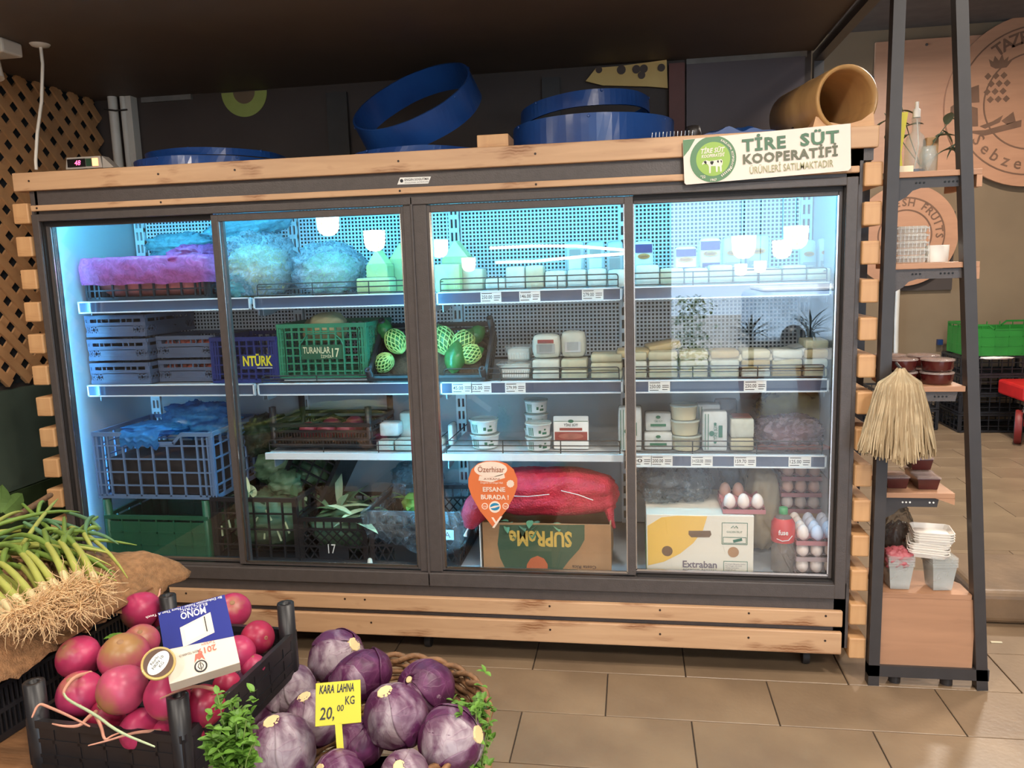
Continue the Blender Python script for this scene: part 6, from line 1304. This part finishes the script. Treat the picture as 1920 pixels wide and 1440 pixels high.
# ---- basket of red cabbages
BC = Vector((1.615, -1.02, 0)); BR_ = .285
mat('wicker', (134, 96, 64), .7, var=.3, scale=30, bump=.3); t = thing('wicker_basket', 'round brown wicker basket heaped with red cabbages', 'basket', BC)
RZ = .385
for k in range(12):
    z = RZ-.018*k; r = BR_-.004*k; g = G(); n_ = 96
    g.tube([(r*math.cos(a)*(1+.012*math.sin(a*24+k*math.pi)), r*math.sin(a)*(1+.012*math.sin(a*24+k*math.pi)), z+.002*math.sin(a*12+k)) for a in [2*math.pi*i/n_ for i in range(n_+1)]], .0085, 6, caps=False); g.build('wicker_strand', 'wicker', t)
for s in (0, 1):
    g = G(); g.tube([((BR_+.004+.010*math.cos(a*14+s*math.pi))*math.cos(a), (BR_+.004+.010*math.cos(a*14+s*math.pi))*math.sin(a), RZ+.018+.010*math.sin(a*14+s*math.pi)) for a in [2*math.pi*i/160 for i in range(161)]], .008, 6, caps=False); g.build('rim_braid', 'wicker', t)
G().lathe([(BR_-.05, .14), (0, .14)], 40).build('base', 'wicker', t)
o = G().box(1.36, 1.87, -1.26, -.78, 0, .138).build('basket_box', 'kraft'); tag(o, 'brown cardboard box under the wicker basket', 'cardboard box')
def cabmat(name, dark, pale, thr):
    m = bpy.data.materials.new(name); m.use_nodes = True; nt = m.node_tree; N = nt.nodes; L = nt.links; p = N['Principled BSDF']; p.inputs['Roughness'].default_value = .42
    tc = N.new('ShaderNodeTexCoord'); nz = N.new('ShaderNodeTexNoise'); nz.inputs['Scale'].default_value = 16; nz.inputs['Detail'].default_value = 7; nz.inputs['Distortion'].default_value = .8; L.new(tc.outputs['Object'], nz.inputs[0])
    cr = N.new('ShaderNodeValToRGB'); e = cr.color_ramp.elements; e[0].position = thr-.12; e[0].color = srgb(*dark); e[1].position = thr+.10; e[1].color = srgb(*pale); k = e.new(thr-.02); k.color = tuple(.6*a+.4*b for a, b in zip(srgb(*dark), srgb(*pale)))
    L.new(nz.outputs[0], cr.inputs[0])
    vo = N.new('ShaderNodeTexVoronoi'); vo.feature = 'DISTANCE_TO_EDGE'; vo.inputs['Scale'].default_value = 20; mp = N.new('ShaderNodeMapping'); mp.inputs['Scale'].default_value = (1.6, 1.6, .6); n3 = N.new('ShaderNodeTexNoise'); n3.inputs['Scale'].default_value = 12; L.new(tc.outputs['Object'], n3.inputs[0]); va = N.new('ShaderNodeVectorMath'); va.operation = 'MULTIPLY_ADD'; va.inputs[1].default_value = (.06, .06, .06); L.new(n3.outputs['Color'], va.inputs[0]); L.new(tc.outputs['Object'], va.inputs[2]); L.new(va.outputs[0], mp.inputs[0]); L.new(mp.outputs[0], vo.inputs[0])
    mr = N.new('ShaderNodeMapRange'); mr.inputs[1].default_value = 0; mr.inputs[2].default_value = .05; mr.inputs[3].default_value = .22; mr.inputs[4].default_value = 0; L.new(vo.outputs[0], mr.inputs[0])
    mx = N.new('ShaderNodeMixRGB'); mx.inputs[2].default_value = srgb(140, 92, 122); L.new(mr.outputs[0], mx.inputs[0]); L.new(cr.outputs[0], mx.inputs[1])
    n4 = N.new('ShaderNodeTexNoise'); n4.inputs['Scale'].default_value = 55; n4.inputs['Detail'].default_value = 4; L.new(tc.outputs['Object'], n4.inputs[0]); r4 = N.new('ShaderNodeMapRange'); r4.inputs[1].default_value = .66; r4.inputs[2].default_value = .72; r4.inputs[4].default_value = .8; L.new(n4.outputs[0], r4.inputs[0])
    m2 = N.new('ShaderNodeMixRGB'); m2.inputs[2].default_value = srgb(60, 42, 52); L.new(r4.outputs[0], m2.inputs[0]); L.new(mx.outputs[0], m2.inputs[1]); L.new(m2.outputs[0], p.inputs['Base Color'])
    b = N.new('ShaderNodeBump'); b.inputs['Strength'].default_value = .35; b.inputs['Distance'].default_value = .004; L.new(mr.outputs[0], b.inputs['Height']); L.new(b.outputs[0], p.inputs['Normal']); MATS[name] = m
cabmat('cab_dark', (74, 26, 64), (112, 56, 100), .58); cabmat('cab_mid', (88, 36, 76), (160, 136, 152), .57); cabmat('cab_pale', (92, 50, 80), (172, 156, 164), .50); mat('cut_stem', (232, 208, 154), .5, var=.06, scale=20)
def cabbage(label, px, py, dpx, z, cap, style, asp=1.1, capr=.27):
    c = AZ(px, py, z); r = dpx/2*(c-CAM).dot(FW)/FPX; t = thing('red_cabbage', label, 'cabbage', c, 'red cabbages in the basket')
    dx, dy = (cap[0]-px)/(dpx/2), (cap[1]-py)/(dpx/2); l = math.hypot(dx, dy)
    if l > .95: dx, dy = dx*.95/l, dy*.95/l
    ax = (RT*dx-UP*dy-FW*math.sqrt(max(.05, 1-dx*dx-dy*dy))).normalized(); q = ax.to_track_quat('Z', 'X').to_matrix(); sd = px*.37
    ms = {'d': ('cab_dark', 'cab_dark', 'cab_mid'), 'm': ('cab_mid', 'cab_mid', 'cab_pale'), 'p': ('cab_mid', 'cab_pale', 'cab_pale')}[style]
    def S(th, ph, k): # th from the stem pole
        d = Vector((math.sin(th)*math.cos(ph), math.sin(th)*math.sin(ph), math.cos(th)*asp)); return q @ (d*r*k*(1+.035*nz3(d, 2.2, sd)+.012*nz3(d, 7, sd)))
    o = G().grid(lambda u, v: S(.02+v*(math.pi-.04), 2*math.pi*u, .965), 48, 30, wrap=True).build('head', ms[0], t)
    rn = random.Random(int(sd)); nl = 5
    for i in range(nl):
        p0 = 2*math.pi*i/nl+rn.uniform(-.2, .2); hw = rn.uniform(.85, 1.15); L_ = rn.uniform(1.7, 2.5); k0 = 1.0+.012*i
        def lf(u, v, p0=p0, hw=hw, L_=L_, k0=k0):
            e = (2*u-1); w_ = hw*(.55+.45*math.sin(min(1, v*1.25)*math.pi*.62)); th = .16+v*L_*(1-.16*e*e); lift = .010*abs(e)**4+.02*max(0, v-.85)*6*.3+.012*math.exp(-(e*7)**2)*(1-v)+.008*nz3((e*3, v*3, p0), 2, sd)
            return S(th, p0+e*w_*(1-.25*v*v), k0+lift)
        lo = G().grid(lf, 26, 22).build('leaf', ms[1 + (i % 2)], t); so = lo.modifiers.new('s', 'SOLIDIFY'); so.thickness = .0018
    if capr: G().lathe([(r*capr*1.05, r*asp*.93), (r*capr, r*asp*1.045), (r*capr*.9, r*asp*1.055), (0, r*asp*1.06)], 9, q.to_4x4(), False).build('cut_stem', 'cut_stem', t)
    return t
CL = [('grey-purple cabbage with a pale cut stem beside the radish crate', 466, 1316, 112, .43, (464, 1279), 'p'), ('pale wrinkled cabbage behind the first, toward the basket rim', 541, 1296, 96, .42, (531, 1256), 'p'), ('striped cabbage at the back with its cut stem to one side', 628, 1233, 98, .44, (664, 1205), 'm'), ('smooth deep purple cabbage behind the yellow price sign', 676, 1266, 112, .46, (700, 1310), 'd', .8, 0), ('pale veined cabbage half hidden by the price sign', 590, 1350, 98, .43, (576, 1305), 'p'),
      ('upright frosted white and magenta cabbage right of the price sign', 742, 1346, 112, .45, (728, 1296), 'm', 1.14), ('plain purple cabbage at the back rim beside the frosted one', 798, 1292, 104, .42, (772, 1262), 'd', 1.0, .12), ('glossy purple cabbage at the rim with its stem cut facing out', 842, 1388, 120, .42, (894, 1368), 'm', 1.05), ('pale lilac cabbage in front of the parsley', 528, 1408, 118, .45, (518, 1353), 'p', 1.15), ('small pale cabbage top at the bottom edge under the price sign', 636, 1452, 84, .46, (610, 1432), 'm'), ('lilac cabbage top at the bottom edge of the picture', 758, 1454, 86, .46, (754, 1424), 'p'), ('dark cabbage below the price sign', 676, 1392, 84, .40, (690, 1350), 'd', 1.0, 0)]
for q in CL: cabbage(*q)
# parsley bunches
def parsley(label, px, py, z, n, sx, sy, sz, seed):
    c = AZ(px, py, z) if z < 1 else AD(px, py, z); t = thing('parsley_bunch', label, 'parsley', c); rn = random.Random(seed); g = G(); gs = G()
    for i in range(n):
        p = Vector((rn.gauss(0, sx), rn.gauss(0, sy), rn.gauss(0, sz)))
        for k in range(3):
            d = Vector((rn.uniform(-1, 1), rn.uniform(-1, .5), rn.uniform(-.1, .9))); g.add(*leaf(p, d, rn.uniform(.014, .022), rn.uniform(.005, .008)))
        if i % 3 == 0: gs.tube([p, p*.6+Vector((0, 0, -.03)), p*.3+Vector((0, 0, -.09))], .0012, 5)
    o = g.build('foliage', 'parsley', t); o['kind'] = 'stuff'; o = gs.build('stems', mat('stem_green', (140, 166, 90), .5), t); o['kind'] = 'stuff'
parsley('bright parsley bunch between the radish crate and the lilac cabbage', 438, 1400, 1.66, 260, .017, .022, .036, 3)
parsley('dark parsley bunch hanging over the basket rim beside glossy cabbage', 893, 1390, .40, 130, .016, .04, .055, 5)
parsley('parsley tuft on the basket rim above the glossy cabbage', 868, 1340, .40, 60, .022, .02, .014, 6)
# price sign
mat('sign_yellow', (196, 188, 44), .5, var=.03); TL, TR, BL = AD(592, 1281, 1.86), AD(676, 1274, 1.86), AD(597, 1362, 1.84)
u = (TR-TL).normalized(); n = u.cross(TL-BL).normalized(); vv = n.cross(u); W_, H_ = (TR-TL).length, (TL-BL).dot(vv); O = TL-vv*H_; Q = lambda x, y: O+u*(W_*x)+vv*(H_*y)
t = thing('price_sign', 'yellow handwritten price sign reading KARA LAHNA on a stick', 'price sign', O)
G().prism([(0, 0), (W_, 0), (W_, H_), (0, H_)], O, u, vv, .003).build('plate', 'sign_yellow', t, world=True, bevel=.001)
G().bar(Q(.50, .02)-n*.0015, Q(.55, -.72)-n*.0015, W_*.15, .003, n).build('stick', 'sign_yellow', t, world=True)
def hw(s, x, y, size, fit, **k): g = G(); g.text(s, Q(x, y), u, vv, size, lift=.0008, fit=fit, **k); g.build('handwriting', 'ink', t, world=True)
hw('KARA', .08, .74, .024, W_*.33, bold=.028, shear=.2); hw('LAHNA', .47, .74, .024, W_*.38, bold=.028, shear=.2); hw('20,', .09, .14, .035, W_*.32, bold=.012, shear=.15); hw('00', .47, .30, .018, W_*.15, bold=.014, shear=.1); hw('KG', .65, .44, .024, W_*.21, bold=.014, shear=.05)
# ---- spring onions
mat('onion_white', (212, 198, 150), .45, var=.06); mat('onion_green', (112, 138, 60), .45, var=.18, scale=10); mat('onion_yellow', (168, 172, 86), .45, var=.12, scale=10); mat('root_hair', (226, 192, 146), .7, var=.1)
rn = random.Random(12); DIR = Vector((-.78, .60, .05)).normalized(); SIDE = Vector((.60, .78, 0))
ordl = ['first', 'second', 'third', 'fourth', 'fifth', 'sixth', 'seventh', 'eighth', 'ninth', 'tenth', 'eleventh', 'twelfth', 'thirteenth', 'fourteenth', 'fifteenth', 'sixteenth']
for i in range(16):
    lay = i // 8; s = (i % 8-3.5)*.026; b = Vector((.955, -1.205, .735+lay*.028))+SIDE*s-DIR*rn.uniform(-.05, .03)+Vector((0, 0, .01*math.cos(s*9))); d = (DIR+SIDE*(s*1.4+rn.uniform(-.06, .06))).normalized()
    t = thing('spring_onion', 'hairy-rooted spring onion, '+ORD[7-i % 8]+' from the refrigerator side in the '+['lower', 'upper'][lay]+' layer', 'spring onion', b, 'spring onions in the front bunch')
    pts = [d*(.30*k/6)+Vector((0, 0, .022*math.sin(k/6*2.6))) for k in range(7)]
    G().tube(pts[:2], [.0075, .0090], 9).build('bulb', 'onion_white', t); G().tube(pts[1:], [.0090, .0082, .0078, .0074, .007, .006], 9).build('stalk', 'onion_yellow', t)
    for k in range(2):
        e = (d+SIDE*rn.uniform(-.35, .35)+Vector((0, 0, rn.uniform(-.05, .12)))).normalized(); L_ = rn.uniform(.25, .4); p = pts[-2]
        G().tube([p+e*(L_*v)+Vector((0, 0, -.10*v*v)) for v in [q/6 for q in range(7)]], [.006, .0075, .007, .0065, .005, .004, .0015], 7).build('leaf', 'onion_green', t)
    g = G()
    for k in range(70):
        e = (-d*rn.uniform(.2, 1)+Vector((rn.uniform(-.8, .8), rn.uniform(-.8, .8), rn.uniform(-.6, .7)))).normalized(); L_ = rn.uniform(.03, .085); p = -d*.004; pl = [p]
        for q in range(5): e = (e+Vector((rn.uniform(-.7, .7), rn.uniform(-.7, .7), rn.uniform(-.6, .45)))).normalized(); p = p+e*L_/5; pl.append(p)
        g.tube(pl, [.0012, .0011, .001, .0009, .0008, .0005], 4, caps=False)
    o = g.build('roots', 'root_hair', t); o['kind'] = 'stuff'
t = thing('onion_leaves', 'tangle of long green onion leaves drooping toward the refrigerator', 'spring onion', AZ(150, 1040, .74))
for i in range(34):
    a = AZ(rn.uniform(-60, 190), rn.uniform(965, 1045), rn.uniform(.735, .78)); b = AZ(min(285, rn.uniform(60, 265)), rn.uniform(1000, 1095), rn.uniform(.735, .76)) if i % 3 else AZ(rn.uniform(-40, 150), rn.uniform(925, 1010), .75); m = (a+b)/2+Vector((rn.uniform(-.03, .03), rn.uniform(-.04, .04), rn.uniform(.015, .05)))
    pl = [a*(1-v)**2+m*2*v*(1-v)+b*v*v for v in [q/8 for q in range(9)]]; G().tube([p-t.location for p in pl], [.0045, .006, .0065, .0065, .006, .0055, .005, .0035, .0012], 7).build('leaf', ['onion_green', 'leek_green', 'onion_green', 'onion_yellow'][i % 4], t)
t = thing('leaf_vegetable', 'broad green leaf standing behind the spring onions at the picture edge', 'greens', AZ(0, 950, .75))
for i, (dx, dz) in enumerate(((-.5, 1), (.3, .9), (-.1, 1.1), (.6, .5))): G().add(*leaf((-.02+.01*i, .0, -.02), (dx, .2, dz), .10, .03, Y3)).build('leaf', mat('broad_leaf', (98, 128, 66), .5, var=.2), t)
tag(G().tube([AZ(20, 975, .70), AZ(95, 928, .70)+Vector((0, .0, .0))], [.012, .010], 8).build('wooden_stick', 'stand_wood'), 'wooden stick slanting behind the onion leaves', 'stick')
tag(blob('pale_squash', 'root_beige', AZ(-6, 1165, .70), (.05, .045, .045), 140, .08), 'pale round vegetable at the picture edge under the onions', 'vegetable')
# ================================================================ behind the camera: pendants, rope light, street
mat('shade_cord', (40, 38, 38), .6); emit('shade_glow', (1, .86, .66), 9)
for i, (x, y, z, s) in enumerate(((-.098, -3.2, 1.867, 1), (.142, -3.6, 1.746, 1), (.59, -4, 1.673, .9), (.85, -4.0, 1.526, .7), (3.176, -4, 1.60, 1.1), (3.60, -4.05, 1.665, 1.1), (3.50, -4.1, 1.57, .9), (3.35, -5.5, 1.395, .7), (3.54, -5.5, 1.42, .7))):
    t = thing('pendant_lamp', 'glowing drum pendant lamp hanging in the shop, number '+['one', 'two', 'three', 'four', 'five', 'six', 'seven', 'eight', 'nine'][i]+' from the onion side', 'lamp', (x, y, z), 'pendant lamps in the shop')
    G().lathe([(0, -.095*s), (.04*s, -.09*s), (.072*s, -.065*s), (.085*s, -.03*s), (.09*s, .075*s), (.02, .08*s)], 24, caps=(True, True)).build('shade', 'shade_glow', t); G().tube([(0, 0, .075*s), (0, 0, 3.4-z)], .004, 6).build('cord', 'shade_cord', t)
emit('rope_glow', (.9, .97, 1), 9)
t = thing('rope_light', 'glowing white rope light loop hanging across the shop', 'light', (1.6, -4.5, 1.6)); P_ = [(.95, -4.5, 1.67), (1.35, -4.5, 1.675), (1.75, -4.5, 1.66), (2.18, -4.5, 1.61), (2.28, -4.5, 1.59), (2.15, -4.5, 1.575), (1.85, -4.5, 1.567), (1.38, -4.5, 1.536), (1.0, -4.5, 1.537)]
G().tube([Vector(p)-t.location for p in P_], .013, 6).build('rope', 'rope_glow', t); 
for x in (1.0, 2.2): G().tube([Vector((x, -4.5, 1.64))-t.location, Vector((x, -4.5, 3.4))-t.location], .003, 5).build('hanger', 'shade_cord', t)
mat('street', (150, 146, 140), .8); mat('van_blue', (176, 204, 232), .3); mat('van_white', (240, 242, 244), .3); mat('dark_plant', (46, 58, 44), .6); mat('bush_yellow', (150, 170, 90), .6, var=.3, scale=20); mat('pot', (150, 96, 66), .7)
struct(G().box(-8, 16, -20, -6.6, -.1, -.01).build('ground_street', 'street'))
t = thing('parked_van', 'pale blue van parked in the street outside the shopfront', 'van', (6.0, -11.6, 0)); G().box(-1.75, 1.9, -.8, .8, .12, .96).build('body', 'van_blue', t, bevel=.12, seg=4); G().box(-1.6, 1.7, -.75, .75, .96, 1.02).build('roof', 'van_white', t, bevel=.03)
for x in (-1.1, 1.1): G().lathe([(0, -.1), (.2, -.1), (.2, .1), (0, .1)], 24, Matrix.Translation((x, .72, .2)) @ Matrix.Rotation(R(90), 4, 'X')).build('wheel', 'crate_black', t)
for k, (x, y, h) in enumerate(((3.52, -5.9, .95), (4.17, -6.1, .98))):
    t = thing('potted_agave', ['spiky potted plant in the shopfront opening, nearer the wall', 'spiky potted plant in the shopfront opening, nearer the street side'][k], 'plant', (x, y, 0)); G().lathe([(.11, 0), (.15, .32), (.13, .32), (.12, .28), (0, .28)], 20).build('pot', 'pot', t); rn = random.Random(k+30); G().tube([(0, 0, .28), (0, 0, h-.3)], .03, 8).build('stem', 'dark_plant', t)
    for i in range(46): G().add(*leaf((0, 0, h-.36+.16*rn.random()), (rn.uniform(-1, 1), rn.uniform(-1, 1), rn.uniform(-.2, .9)), rn.uniform(.22, .34), .012)).build('leaf', 'dark_plant', t)
t = thing('street_bush', 'yellow-green bush outside the shopfront opening', 'bush', (2.98, -7.3, 0)); rn = random.Random(5); g = G()
for i in range(700): a, b, q = rn.gauss(0, .13), rn.gauss(0, .13), rn.uniform(.1, 1.05); g.add(*leaf((a, b, q), (rn.uniform(-1, 1), rn.uniform(-1, 1), rn.uniform(-.3, 1)), .06, .018))
o = g.build('foliage', 'bush_yellow', t); o['kind'] = 'stuff'
